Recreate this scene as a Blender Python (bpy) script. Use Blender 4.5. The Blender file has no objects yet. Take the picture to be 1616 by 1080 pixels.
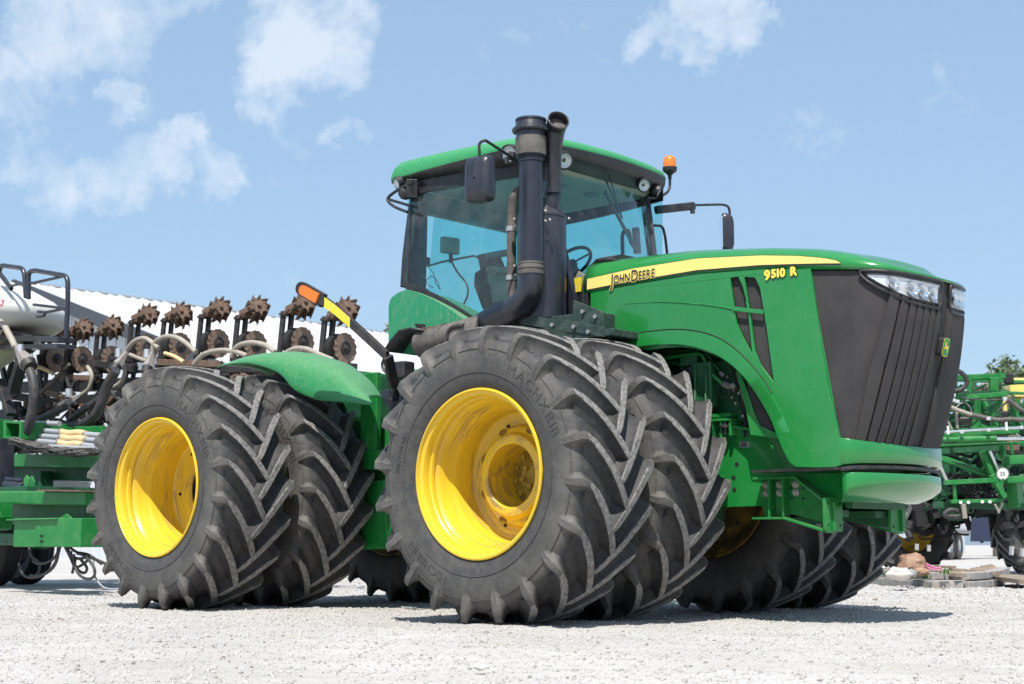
import bpy, bmesh, math, random
import numpy as np
from mathutils import Vector, Matrix, noise
from mathutils.geometry import tessellate_polygon
random.seed(7); np.random.seed(7)
R = math.radians; PI = math.pi
SC = bpy.context.scene
COL = SC.collection

# ------------------------------------------------------------------ camera
cam_data = bpy.data.cameras.new('camera'); cam = bpy.data.objects.new('camera', cam_data); COL.objects.link(cam)
YAW, PITCH = 2.3013, 0.1308
cam.location = (7.6232, -10.3934, 0.561)
cam.rotation_euler = (PI / 2 + PITCH, 0, YAW - PI / 2)
cam_data.sensor_width = 36; cam_data.lens = 36 * 2434.35 / 1616
cam_data.clip_end = 5000; cam_data.clip_start = 0.05
cam_data.dof.use_dof = True; cam_data.dof.focus_distance = 12.6; cam_data.dof.aperture_fstop = 4.5
SC.camera = cam
SC.render.resolution_x, SC.render.resolution_y = 1024, 684

# ------------------------------------------------------------------ sun and sky
SUN_EL, SUN_AZ = 59.5, -57.0          # azimuth measured from +x towards +y
sun_dir = Vector((math.cos(R(SUN_EL)) * math.cos(R(SUN_AZ)), math.cos(R(SUN_EL)) * math.sin(R(SUN_AZ)), math.sin(R(SUN_EL))))
sl = bpy.data.lights.new('sun', 'SUN'); sl.energy = 4.7; sl.angle = R(0.53); sl.color = (1.0, 0.955, 0.89)
so = bpy.data.objects.new('sun', sl); COL.objects.link(so)
so.rotation_euler = sun_dir.to_track_quat('Z', 'Y').to_euler(); so.location = sun_dir * 40
W = bpy.data.worlds.new('World'); SC.world = W; W.use_nodes = True
nt = W.node_tree; nt.nodes.clear()
def N(tree, t, **kw):
    n = tree.nodes.new(t)
    for k, v in kw.items():
        if k in ('inputs',):
            for a, b in v.items(): n.inputs[a].default_value = b
        else: setattr(n, k, v)
    return n
wo = N(nt, 'ShaderNodeOutputWorld'); bg = N(nt, 'ShaderNodeBackground')
sky = N(nt, 'ShaderNodeTexSky', sky_type='NISHITA', sun_disc=False)
sky.sun_elevation = R(SUN_EL); sky.sun_rotation = R(90 - SUN_AZ)
sky.air_density = 1.0; sky.dust_density = 1.6; sky.ozone_density = 1.3; sky.altitude = 100
bg.inputs['Strength'].default_value = 0.105
geo = N(nt, 'ShaderNodeTexCoord')
CLOUDS = [((-0.8056, 0.4903, 0.3326), 150, .5), ((-0.7777, 0.5351, 0.3299), 80, .4), ((-0.8342, 0.4755, 0.2794), 90, .4), ((-0.7949, 0.5297, 0.2959), 60, .4), ((-0.8184, 0.4817, 0.3133), 95, .8), ((-0.7982, 0.5081, 0.3235), 95, .6), ((-0.8354, 0.4672, 0.2896), 75, .7), ((-0.7902, 0.5282, 0.3107), 50, .45), ((-0.7299, 0.6039, 0.3203), 110, 1.0), ((-0.7121, 0.6223, 0.3251), 95, .8), ((-0.7424, 0.6021, 0.2937), 70, .9),
  ((-0.712, 0.6334, 0.3029), 60, .7), ((-0.8024, 0.5286, 0.2769), 45, .8), ((-0.7852, 0.567, 0.2491), 55, .95), ((-0.8307, 0.5059, 0.2323), 75, .6), ((-0.811, 0.536, 0.2346), 75, .6), ((-0.7955, 0.5581, 0.2361), 60, .75), ((-0.7796, 0.583, 0.2287), 55, .6), ((-0.774, 0.5858, 0.2406), 40, .5),
  ((-0.5385, 0.7759, 0.3287), 70, .9), ((-0.5173, 0.7937, 0.3201), 62, .85), ((-0.5661, 0.7595, 0.3205), 55, .75), ((-0.5427, 0.7813, 0.3082), 35, .6), ((-0.718, 0.6461, 0.2591), 30, .45), ((-0.6181, 0.7122, 0.3328), 45, .4), ((-0.6048, 0.7245, 0.3308), 30, .4), ((-0.8057, 0.5313, 0.2619), 35, .6), ((-0.792, 0.5472, 0.2708), 60, .35), ((-0.4252, 0.8568, 0.2917), 25, .3), ((-0.8325, 0.4858, 0.2662), 25, .35)]
nz1 = N(nt, 'ShaderNodeTexNoise', inputs={'Scale': 17.0, 'Detail': 10.0, 'Roughness': 0.66, 'Distortion': 0.3})
nz2 = N(nt, 'ShaderNodeTexNoise', inputs={'Scale': 7.0, 'Detail': 3.0, 'Roughness': 0.5})
nt.links.new(geo.outputs['Generated'], nz1.inputs['Vector']); nt.links.new(geo.outputs['Generated'], nz2.inputs['Vector'])
# warp the direction a little so that cloud outlines are ragged
wv = N(nt, 'ShaderNodeVectorMath', operation='SUBTRACT'); wv.inputs[1].default_value = (0.5, 0.5, 0.5)
nzw = N(nt, 'ShaderNodeTexNoise', inputs={'Scale': 22.0, 'Detail': 5.0, 'Roughness': 0.62}); nt.links.new(geo.outputs['Generated'], nzw.inputs['Vector'])
nt.links.new(nzw.outputs['Color'], wv.inputs[0])
ws = N(nt, 'ShaderNodeVectorMath', operation='SCALE'); ws.inputs['Scale'].default_value = 0.085; nt.links.new(wv.outputs[0], ws.inputs[0])
wa = N(nt, 'ShaderNodeVectorMath', operation='ADD'); nt.links.new(geo.outputs['Generated'], wa.inputs[0]); nt.links.new(ws.outputs[0], wa.inputs[1])
wn = N(nt, 'ShaderNodeVectorMath', operation='NORMALIZE'); nt.links.new(wa.outputs[0], wn.inputs[0])
last = None
for d, rad, amp in CLOUDS:
    sub = N(nt, 'ShaderNodeVectorMath', operation='DISTANCE'); nt.links.new(wn.outputs[0], sub.inputs[0]); sub.inputs[1].default_value = d
    mr = N(nt, 'ShaderNodeMapRange', interpolation_type='SMOOTHSTEP'); nt.links.new(sub.outputs['Value'], mr.inputs['Value'])
    mr.inputs['From Min'].default_value = rad / 2434 * 1.25; mr.inputs['From Max'].default_value = rad / 2434 * 0.25
    mr.inputs['To Min'].default_value = 0; mr.inputs['To Max'].default_value = amp
    if last is None: last = mr.outputs[0]
    else:
        mx = N(nt, 'ShaderNodeMath', operation='MAXIMUM'); nt.links.new(last, mx.inputs[0]); nt.links.new(mr.outputs[0], mx.inputs[1]); last = mx.outputs[0]
# clouds elsewhere in the sky, same kind
gen = N(nt, 'ShaderNodeMapRange'); nt.links.new(nz2.outputs['Fac'], gen.inputs['Value'])
gen.inputs['From Min'].default_value = 0.6; gen.inputs['From Max'].default_value = 0.78; gen.inputs['To Max'].default_value = 0.7
fz = N(nt, 'ShaderNodeVectorMath', operation='DISTANCE'); nt.links.new(geo.outputs['Generated'], fz.inputs[0]); fz.inputs[1].default_value = (-0.6498, 0.7254, 0.2271)
fm = N(nt, 'ShaderNodeMapRange'); nt.links.new(fz.outputs['Value'], fm.inputs['Value']); fm.inputs['From Min'].default_value = 0.45; fm.inputs['From Max'].default_value = 0.7
gm = N(nt, 'ShaderNodeMath', operation='MULTIPLY'); nt.links.new(gen.outputs[0], gm.inputs[0]); nt.links.new(fm.outputs[0], gm.inputs[1])
mx = N(nt, 'ShaderNodeMath', operation='MAXIMUM'); nt.links.new(last, mx.inputs[0]); nt.links.new(gm.outputs[0], mx.inputs[1])
a1 = N(nt, 'ShaderNodeMath', operation='MULTIPLY_ADD'); nt.links.new(nz1.outputs['Fac'], a1.inputs[0]); a1.inputs[1].default_value = 2.3; a1.inputs[2].default_value = -1.42
a2 = N(nt, 'ShaderNodeMath', operation='ADD', use_clamp=True); nt.links.new(a1.outputs[0], a2.inputs[0]); nt.links.new(mx.outputs[0], a2.inputs[1])
a2b = N(nt, 'ShaderNodeMath', operation='MULTIPLY', use_clamp=True); nt.links.new(a2.outputs[0], a2b.inputs[0]); a2b.inputs[1].default_value = 1.25
a3 = N(nt, 'ShaderNodeMath', operation='MULTIPLY', use_clamp=True); nt.links.new(a2b.outputs[0], a3.inputs[0]); a3.inputs[1].default_value = 0.68
# thin overall haze in the photograph's sky, paler towards the horizon, comes from a little white mixed into the sky colour
hz = N(nt, 'ShaderNodeMix', data_type='RGBA'); hz.inputs['Factor'].default_value = 0.50
nt.links.new(sky.outputs['Color'], hz.inputs['A']); hz.inputs['B'].default_value = (3.3, 5.0, 7.0, 1)
cm = N(nt, 'ShaderNodeMix', data_type='RGBA'); nt.links.new(a3.outputs[0], cm.inputs['Factor']); nt.links.new(hz.outputs['Result'], cm.inputs['A'])
cm.inputs['B'].default_value = (6.1, 6.6, 7.2, 1)
nt.links.new(cm.outputs['Result'], bg.inputs['Color']); nt.links.new(bg.outputs[0], wo.inputs['Surface'])
SC.view_settings.view_transform = 'Standard'; SC.view_settings.look = 'None'; SC.view_settings.gamma = 1; SC.view_settings.exposure = 0.47
SC.view_settings.use_curve_mapping = False
SC.cycles.max_bounces = 8; SC.cycles.transparent_max_bounces = 16; SC.cycles.caustics_reflective = False; SC.cycles.caustics_refractive = False
SC.cycles.use_denoising = True; SC.cycles.sample_clamp_indirect = 8

# ------------------------------------------------------------------ materials
def mat(name, col, rough=0.5, metal=0.0, var=0.12, vscale=6.0, dust=None, damt=0.0, dscale=3.0, dthr=0.55, up=0.0, bump=0.0, bscale=40.0, spec=0.5, coat=0.0, streak=False, speck=0.0, speckcol=(.5,.47,.42)):
    if metal < .5: col = tuple(c * .87 for c in col)
    if dust: dust = tuple(c * .85 for c in dust)
    m = bpy.data.materials.new(name); m.use_nodes = True; t = m.node_tree; L = t.links.new
    b = t.nodes['Principled BSDF']; b.inputs['Roughness'].default_value = rough; b.inputs['Metallic'].default_value = metal
    b.inputs['Specular IOR Level'].default_value = spec; b.inputs['Coat Weight'].default_value = coat; b.inputs['Coat Roughness'].default_value = 0.08
    tc = N(t, 'ShaderNodeTexCoord'); src = tc.outputs['Object']
    n = N(t, 'ShaderNodeTexNoise', inputs={'Scale': vscale, 'Detail': 6.0, 'Roughness': 0.6}); L(src, n.inputs['Vector'])
    mr = N(t, 'ShaderNodeMapRange'); L(n.outputs['Fac'], mr.inputs['Value']); mr.inputs['From Min'].default_value = .3; mr.inputs['From Max'].default_value = .7
    mr.inputs['To Min'].default_value = 1 - var; mr.inputs['To Max'].default_value = 1 + var
    mm = N(t, 'ShaderNodeMix', data_type='RGBA', blend_type='MULTIPLY'); mm.inputs['Factor'].default_value = 1; mm.inputs['A'].default_value = (*col, 1); L(mr.outputs[0], mm.inputs['B'])
    out = mm.outputs['Result']; fac = None
    if dust:
        mp = N(t, 'ShaderNodeMapping'); L(src, mp.inputs['Vector'])
        if streak: mp.inputs['Scale'].default_value = (1, 1, 0.22)
        n2 = N(t, 'ShaderNodeTexNoise', inputs={'Scale': dscale, 'Detail': 9.0, 'Roughness': 0.68}); L(mp.outputs[0], n2.inputs['Vector'])
        r2 = N(t, 'ShaderNodeMapRange'); L(n2.outputs['Fac'], r2.inputs['Value']); r2.inputs['From Min'].default_value = dthr - .12; r2.inputs['From Max'].default_value = dthr + .14
        r2.inputs['To Max'].default_value = damt; fac = r2.outputs[0]
        if up:
            g = N(t, 'ShaderNodeNewGeometry'); sp = N(t, 'ShaderNodeSeparateXYZ'); L(g.outputs['Normal'], sp.inputs[0])
            u = N(t, 'ShaderNodeMapRange'); L(sp.outputs['Z'], u.inputs['Value']); u.inputs['From Min'].default_value = .3; u.inputs['From Max'].default_value = .95; u.inputs['To Max'].default_value = up
            um = N(t, 'ShaderNodeMath', operation='MULTIPLY'); L(u.outputs[0], um.inputs[0]); L(mr.outputs[0], um.inputs[1])
            ad = N(t, 'ShaderNodeMath', operation='ADD', use_clamp=True); L(fac, ad.inputs[0]); L(um.outputs[0], ad.inputs[1]); fac = ad.outputs[0]
        dm = N(t, 'ShaderNodeMix', data_type='RGBA'); L(fac, dm.inputs['Factor']); L(out, dm.inputs['A']); dm.inputs['B'].default_value = (*dust, 1); out = dm.outputs['Result']
        rr = N(t, 'ShaderNodeMapRange'); L(fac, rr.inputs['Value']); rr.inputs['To Min'].default_value = rough; rr.inputs['To Max'].default_value = min(1, rough + .45); L(rr.outputs[0], b.inputs['Roughness'])
    if speck:
        n3 = N(t, 'ShaderNodeTexNoise', inputs={'Scale': 55.0, 'Detail': 3.0, 'Roughness': 0.7}); L(src, n3.inputs['Vector'])
        r3 = N(t, 'ShaderNodeMapRange'); L(n3.outputs['Fac'], r3.inputs['Value']); r3.inputs['From Min'].default_value = .66; r3.inputs['From Max'].default_value = .74; r3.inputs['To Max'].default_value = speck
        sm = N(t, 'ShaderNodeMix', data_type='RGBA'); L(r3.outputs[0], sm.inputs['Factor']); L(out, sm.inputs['A']); sm.inputs['B'].default_value = (*speckcol, 1); out = sm.outputs['Result']
    L(out, b.inputs['Base Color'])
    if bump:
        nb = N(t, 'ShaderNodeTexNoise', inputs={'Scale': bscale, 'Detail': 6.0, 'Roughness': 0.6}); L(src, nb.inputs['Vector'])
        bp = N(t, 'ShaderNodeBump'); bp.inputs['Strength'].default_value = min(1, bump); bp.inputs['Distance'].default_value = 0.01; L(nb.outputs['Fac'], bp.inputs['Height']); L(bp.outputs[0], b.inputs['Normal'])
    return m
DUST = (.42, .38, .32)
M = {}
M['green'] = mat('green gloss paint', (.012, .225, .040), .24, var=.05, vscale=2, dust=(.12, .30, .16), damt=.16, dscale=2.2, dthr=.56, up=.12, coat=.7, speck=.5, speckcol=(.35, .5, .3))
M['green_frame'] = mat('green frame paint', (.008, .20, .035), .40, var=.12, vscale=5, dust=(.2, .3, .15), damt=.3, dscale=5, dthr=.6, up=.2, speck=.5)
M['green_dark'] = mat('green engine paint', (.005, .095, .03), .45, var=.2, vscale=9, dust=(.06, .1, .06), damt=.4, dscale=6)
M['green_faded'] = mat('faded dusty green paint', (.018, .26, .115), .42, var=.05, vscale=3, dust=(.42, .42, .30), damt=.30, dscale=38, dthr=.60, up=.28, speck=.4, streak=True)
M['green_fender'] = mat('dusty green fender plastic', (.022, .225, .07), .33, var=.08, vscale=6, dust=(.30, .42, .24), damt=.20, dscale=34, dthr=.55, up=.22, speck=.3, speckcol=(.5, .5, .35))
M['green_roof'] = mat('dusty green roof plastic', (.022, .27, .085), .42, var=.04, vscale=20, dust=(.25, .45, .27), damt=.25, dscale=60, dthr=.55, up=.12)
M['yellow'] = mat('yellow rim paint', (.86, .58, .02), .36, var=.06, vscale=4, dust=(.30, .17, .035), damt=.75, dscale=4.5, dthr=.57, speck=.6, speckcol=(.12, .07, .02), coat=.15)
def rim_paint():
    m = mat('yellow wheel paint', (.82, .55, .030), .36, var=.03, vscale=3, coat=.15, speck=.35, speckcol=(.12, .07, .02)); t = m.node_tree; L = t.links.new; b = t.nodes['Principled BSDF']
    old = b.inputs['Base Color'].links[0].from_socket; tc = N(t, 'ShaderNodeTexCoord'); sp = N(t, 'ShaderNodeSeparateXYZ'); L(tc.outputs['Object'], sp.inputs[0])
    an = N(t, 'ShaderNodeMath', operation='ARCTAN2'); L(sp.outputs['Z'], an.inputs[0]); L(sp.outputs['X'], an.inputs[1])
    cx = N(t, 'ShaderNodeMath', operation='MULTIPLY'); L(sp.outputs['X'], cx.inputs[0]); L(sp.outputs['X'], cx.inputs[1]); cz = N(t, 'ShaderNodeMath', operation='MULTIPLY_ADD'); L(sp.outputs['Z'], cz.inputs[0]); L(sp.outputs['Z'], cz.inputs[1]); L(cx.outputs[0], cz.inputs[2])
    rr = N(t, 'ShaderNodeMath', operation='SQRT'); L(cz.outputs[0], rr.inputs[0])
    cb = N(t, 'ShaderNodeCombineXYZ'); a2 = N(t, 'ShaderNodeMath', operation='MULTIPLY'); L(an.outputs[0], a2.inputs[0]); a2.inputs[1].default_value = 1.1
    y2 = N(t, 'ShaderNodeMath', operation='MULTIPLY'); L(sp.outputs['Y'], y2.inputs[0]); y2.inputs[1].default_value = 16.0; r2 = N(t, 'ShaderNodeMath', operation='MULTIPLY'); L(rr.outputs[0], r2.inputs[0]); r2.inputs[1].default_value = 16.0
    L(a2.outputs[0], cb.inputs[0]); L(y2.outputs[0], cb.inputs[1]); L(r2.outputs[0], cb.inputs[2])
    n = N(t, 'ShaderNodeTexNoise', inputs={'Scale': 1.0, 'Detail': 9.0, 'Roughness': .72, 'Distortion': .6}); L(cb.outputs[0], n.inputs['Vector'])
    mr = N(t, 'ShaderNodeMapRange'); L(n.outputs['Fac'], mr.inputs['Value']); mr.inputs['From Min'].default_value = .46; mr.inputs['From Max'].default_value = .62; mr.inputs['To Max'].default_value = .92
    n2 = N(t, 'ShaderNodeTexNoise', inputs={'Scale': 3.0, 'Detail': 3.0}); L(tc.outputs['Object'], n2.inputs['Vector']); m2 = N(t, 'ShaderNodeMapRange'); L(n2.outputs['Fac'], m2.inputs['Value']); m2.inputs['From Min'].default_value = .36; m2.inputs['From Max'].default_value = .56
    # road film sits deeper in the dish, away from the washed outer lip
    dp = N(t, 'ShaderNodeMapRange'); L(sp.outputs['Y'], dp.inputs['Value']); dp.inputs['From Min'].default_value = -.27; dp.inputs['From Max'].default_value = -.10; dp.inputs['To Min'].default_value = .25
    mu = N(t, 'ShaderNodeMath', operation='MULTIPLY'); L(mr.outputs[0], mu.inputs[0]); L(m2.outputs[0], mu.inputs[1]); mv = N(t, 'ShaderNodeMath', operation='MULTIPLY'); L(mu.outputs[0], mv.inputs[0]); L(dp.outputs[0], mv.inputs[1])
    mx = N(t, 'ShaderNodeMix', data_type='RGBA'); L(mv.outputs[0], mx.inputs['Factor']); L(old, mx.inputs['A']); mx.inputs['B'].default_value = (.30, .20, .09, 1); L(mx.outputs['Result'], b.inputs['Base Color']); return m
M['rim'] = rim_paint()
M['rim_shade_grime'] = mat('grimy shade-darkened inboard wheel paint', (.34, .21, .02), .6, var=.3, vscale=6, dust=(.05, .035, .02), damt=.9, dscale=5, dthr=.45)  # under-tractor shade painted in as a darker yellow, with patchy grime
M['yellow_dirty'] = mat('greasy yellow hub paint', (.55, .36, .02), .5, var=.25, vscale=9, dust=(.09, .05, .02), damt=.85, dscale=8, dthr=.48)
M['stripe'] = mat('pale yellow stripe film', (.90, .72, .20), .35, var=.03, dust=DUST, damt=.1)
M['rubber'] = mat('tyre rubber', (.037, .038, .041), .58, var=.15, vscale=5, dust=(.13, .12, .105), damt=.38, dscale=16, dthr=.52, bump=.35, bscale=26, spec=.35, speck=.35, speckcol=(.35, .33, .29))
def sidewall_dust(m):
    t = m.node_tree; L = t.links.new; b = t.nodes['Principled BSDF']; old = b.inputs['Base Color'].links[0].from_socket; tc = N(t, 'ShaderNodeTexCoord'); sp = N(t, 'ShaderNodeSeparateXYZ'); L(tc.outputs['Object'], sp.inputs[0])
    ab = N(t, 'ShaderNodeMath', operation='ABSOLUTE'); L(sp.outputs['Y'], ab.inputs[0]); f = N(t, 'ShaderNodeMapRange'); L(ab.outputs[0], f.inputs['Value']); f.inputs['From Min'].default_value = .325; f.inputs['From Max'].default_value = .362
    n = N(t, 'ShaderNodeTexNoise', inputs={'Scale': 3.0, 'Detail': 12.0, 'Roughness': .8}); L(tc.outputs['Object'], n.inputs['Vector']); r = N(t, 'ShaderNodeMapRange'); L(n.outputs['Fac'], r.inputs['Value']); r.inputs['From Min'].default_value = .38; r.inputs['From Max'].default_value = .64; r.inputs['To Min'].default_value = .12; r.inputs['To Max'].default_value = .95
    ln = N(t, 'ShaderNodeVectorMath', operation='LENGTH'); L(tc.outputs['Object'], ln.inputs[0]); rf = N(t, 'ShaderNodeMapRange'); L(ln.outputs['Value'], rf.inputs['Value']); rf.inputs['From Min'].default_value = .80; rf.inputs['From Max'].default_value = 1.0; rf.inputs['To Min'].default_value = .35; rf.inputs['To Max'].default_value = 1.0
    mu0 = N(t, 'ShaderNodeMath', operation='MULTIPLY'); L(f.outputs[0], mu0.inputs[0]); L(r.outputs[0], mu0.inputs[1]); mu = N(t, 'ShaderNodeMath', operation='MULTIPLY'); L(mu0.outputs[0], mu.inputs[0]); L(rf.outputs[0], mu.inputs[1]); mx = N(t, 'ShaderNodeMix', data_type='RGBA'); L(mu.outputs[0], mx.inputs['Factor']); L(old, mx.inputs['A']); mx.inputs['B'].default_value = (.15, .143, .128, 1); L(mx.outputs['Result'], b.inputs['Base Color'])
sidewall_dust(M['rubber'])
M['rubber_worn'] = mat('worn dusty lug face rubber', (.17, .165, .16), .9, var=.5, vscale=28, dust=(.42, .40, .37), damt=.6, dscale=24, dthr=.52, bump=1.0, bscale=60, spec=.2)
M['rubber_text'] = mat('moulded tyre lettering', (.060, .059, .057), .65, var=.2, dust=(.10, .095, .09), damt=.5)
M['black'] = mat('black plastic', (.018, .019, .022), .42, var=.15, vscale=12, dust=(.14, .13, .12), damt=.25, dscale=9, dthr=.58, up=.12)
M['black_metal'] = mat('black painted steel', (.019, .021, .034), .34, var=.15, vscale=10, dust=(.13, .12, .125), damt=.35, dscale=7, dthr=.64, up=.06, bump=.1, bscale=90, speck=.25, streak=True, coat=.2)
M['black_frame'] = mat('black frame steel', (.02, .021, .024), .5, var=.2, vscale=9, dust=(.12, .08, .06), damt=.5, dscale=6, dthr=.57)
M['pipe'] = mat('dusty heat stained pipe', (.085, .075, .07), .65, var=.2, dust=(.22, .20, .18), damt=.6, dscale=7, dthr=.5)
M['dark_green_steel'] = mat('dusty dark green steel plate', (.012, .04, .032), .5, var=.2, dust=(.12, .14, .12), damt=.45, dscale=12, dthr=.52)
M['mesh'] = mat('charcoal grille mesh', (.040, .037, .039), .62, var=.22, vscale=5, dust=(.085, .078, .075), damt=.6, dscale=2.6, dthr=.5, bump=1.0, bscale=260, speck=.3, speckcol=(.2, .19, .18))
M['rib'] = mat('grille rib plastic', (.048, .042, .040), .55, var=.2, dust=(.11, .1, .09), damt=.5, dscale=8)
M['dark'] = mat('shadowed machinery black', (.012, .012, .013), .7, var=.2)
M['chrome'] = mat('reflector chrome', (.85, .87, .9), .12, metal=1.0, var=.03)
M['zinc'] = mat('zinc bolt steel', (.55, .53, .5), .35, metal=.9, var=.15, dust=(.3, .2, .12), damt=.5, dscale=30)
M['steel_rod'] = mat('polished rod', (.75, .76, .78), .2, metal=1.0, var=.05)
M['rust'] = mat('rusty dirty steel', (.135, .082, .058), .85, var=.4, vscale=18, dust=(.24, .17, .12), damt=.6, dscale=11, dthr=.52, bump=.5, bscale=60)
M['disc'] = mat('worn coulter steel', (.30, .20, .14), .6, metal=.25, var=.25, vscale=10, dust=(.17, .11, .08), damt=.6, dscale=14)
M['hose_beige'] = mat('beige hose', (.38, .34, .28), .55, var=.12, dust=(.3, .25, .2), damt=.4, dscale=9)
M['hose_tan'] = mat('tan hose sleeve', (.72, .55, .30), .6, var=.12, dust=(.5, .35, .15), damt=.4, dscale=12)
M['hose_black'] = mat('black hose rubber', (.03, .03, .034), .5, var=.2, dust=(.14, .12, .1), damt=.5, dscale=9)
M['pvc'] = mat('grey pvc pipe', (.38, .40, .43), .45, var=.07, dust=(.3, .28, .25), damt=.4)
M['cast'] = mat('grey funnel casting', (.30, .29, .28), .6, var=.15, dust=(.25, .15, .09), damt=.6, dscale=14)
M['white_tank'] = mat('white plastic tank', (.80, .79, .73), .4, var=.03, dust=(.6, .56, .45), damt=.2)
M['cream_tank'] = mat('cream plastic tank', (.62, .58, .42), .45, var=.05)
M['orange'] = mat('amber lens', (.95, .20, .02), .18, var=.06, coat=.6)
M['yellow_tape'] = mat('yellow reflective tape', (.85, .68, .03), .4, var=.15, vscale=25, dust=(.3, .28, .2), damt=.5, dscale=30)
M['roofing'] = mat('white ribbed roofing', (.66, .68, .70), .5, var=.02, vscale=1)
M['siding'] = mat('pale steel siding', (.60, .64, .68), .5, var=.03, vscale=1)
M['trim'] = mat('dark grey trim', (.06, .07, .085), .5)
M['block'] = mat('grey concrete block', (.33, .31, .29), .9, var=.25, vscale=9, bump=.9, bscale=30, speck=.4)
M['soil'] = mat('dry brown soil', (.27, .20, .145), .95, var=.35, vscale=5, bump=1.0, bscale=22)
M['rock_red'] = mat('reddish rock', (.26, .13, .08), .8, var=.5, vscale=5, dust=(.45, .35, .24), damt=.8, dscale=5, bump=1.0, bscale=12)
M['rock_white'] = mat('pale limestone', (.72, .66, .60), .85, var=.15, vscale=6, bump=1.0, bscale=12)
M['rock_grey'] = mat('grey rock', (.28, .29, .31), .85, var=.2, bump=.8, bscale=14)
M['wood'] = mat('weathered timber', (.30, .24, .18), .85, var=.3, vscale=5, dust=(.12, .08, .05), damt=.6, dscale=9, bump=.6, bscale=30)
M['pink'] = mat('pink rope', (.75, .22, .42), .6)
M['seat'] = mat('dark seat fabric', (.028, .035, .055), .8, var=.2)
M['cab_grey'] = mat('grey cab plastic', (.25, .27, .25), .6, var=.08)
M['headliner'] = mat('pale cab headliner', (.42, .44, .38), .8, var=.05)
M['white_panel'] = mat('white painted panel', (.8, .8, .8), .4)
M['alu'] = mat('brushed aluminium', (.7, .7, .7), .35, metal=.8)
M['navy'] = mat('navy mud flap', (.02, .03, .07), .6)
M['decal_dark'] = mat('dark print', (.02, .022, .02), .5, var=.02)
M['maroon'] = mat('maroon label', (.25, .02, .05), .5, var=.02)
M['decal_yellow'] = mat('yellow print', (.93, .72, .10), .4, var=.02)
M['decal_green'] = mat('emblem green', (.01, .26, .05), .3, var=.02)
M['leaf'] = mat('tree leaves', (.075, .11, .045), .6, var=.4, vscale=3)
M['leaf_pale'] = mat('dry tree leaves', (.14, .14, .075), .65, var=.4, vscale=3)
M['bark'] = mat('tree bark', (.13, .10, .08), .9, var=.3)
M['weed'] = mat('green weed', (.10, .19, .05), .7, var=.3)

def glass_mat(name, tint, gloss):
    m = bpy.data.materials.new(name); m.use_nodes = True; t = m.node_tree; t.nodes.clear(); L = t.links.new
    o = N(t, 'ShaderNodeOutputMaterial'); tr = N(t, 'ShaderNodeBsdfTransparent'); tr.inputs[0].default_value = (*tint, 1)
    gl = N(t, 'ShaderNodeBsdfGlossy'); gl.inputs['Roughness'].default_value = 0.02; gl.inputs['Color'].default_value = (1, 1, 1, 1)
    df = N(t, 'ShaderNodeBsdfDiffuse'); df.inputs['Color'].default_value = (.5, .5, .46, 1)
    fw = N(t, 'ShaderNodeLayerWeight'); fp5 = N(t, 'ShaderNodeMath', operation='POWER'); L(fw.outputs['Facing'], fp5.inputs[0]); fp5.inputs[1].default_value = 5.0; fr = N(t, 'ShaderNodeMath', operation='MULTIPLY_ADD'); L(fp5.outputs[0], fr.inputs[0]); fr.inputs[1].default_value = .94; fr.inputs[2].default_value = .045
    ml = N(t, 'ShaderNodeMath', operation='MULTIPLY', use_clamp=True); L(fr.outputs[0], ml.inputs[0]); ml.inputs[1].default_value = gloss
    mx = N(t, 'ShaderNodeMixShader'); L(ml.outputs[0], mx.inputs[0]); L(tr.outputs[0], mx.inputs[1]); L(gl.outputs[0], mx.inputs[2])
    tc = N(t, 'ShaderNodeTexCoord'); n = N(t, 'ShaderNodeTexNoise', inputs={'Scale': 2.5, 'Detail': 8.0, 'Roughness': .65}); L(tc.outputs['Object'], n.inputs['Vector'])
    mr = N(t, 'ShaderNodeMapRange'); L(n.outputs['Fac'], mr.inputs['Value']); mr.inputs['From Min'].default_value = .45; mr.inputs['From Max'].default_value = .8; mr.inputs['To Max'].default_value = .14
    m2 = N(t, 'ShaderNodeMixShader'); L(mr.outputs[0], m2.inputs[0]); L(mx.outputs[0], m2.inputs[1]); L(df.outputs[0], m2.inputs[2])
    L(m2.outputs[0], o.inputs['Surface']); return m
M['glass'] = glass_mat('teal tinted cab glass', (.46, .84, .83), 1.7)
M['lens'] = glass_mat('clear lamp lens', (.93, .95, .97), 1.3)

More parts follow.
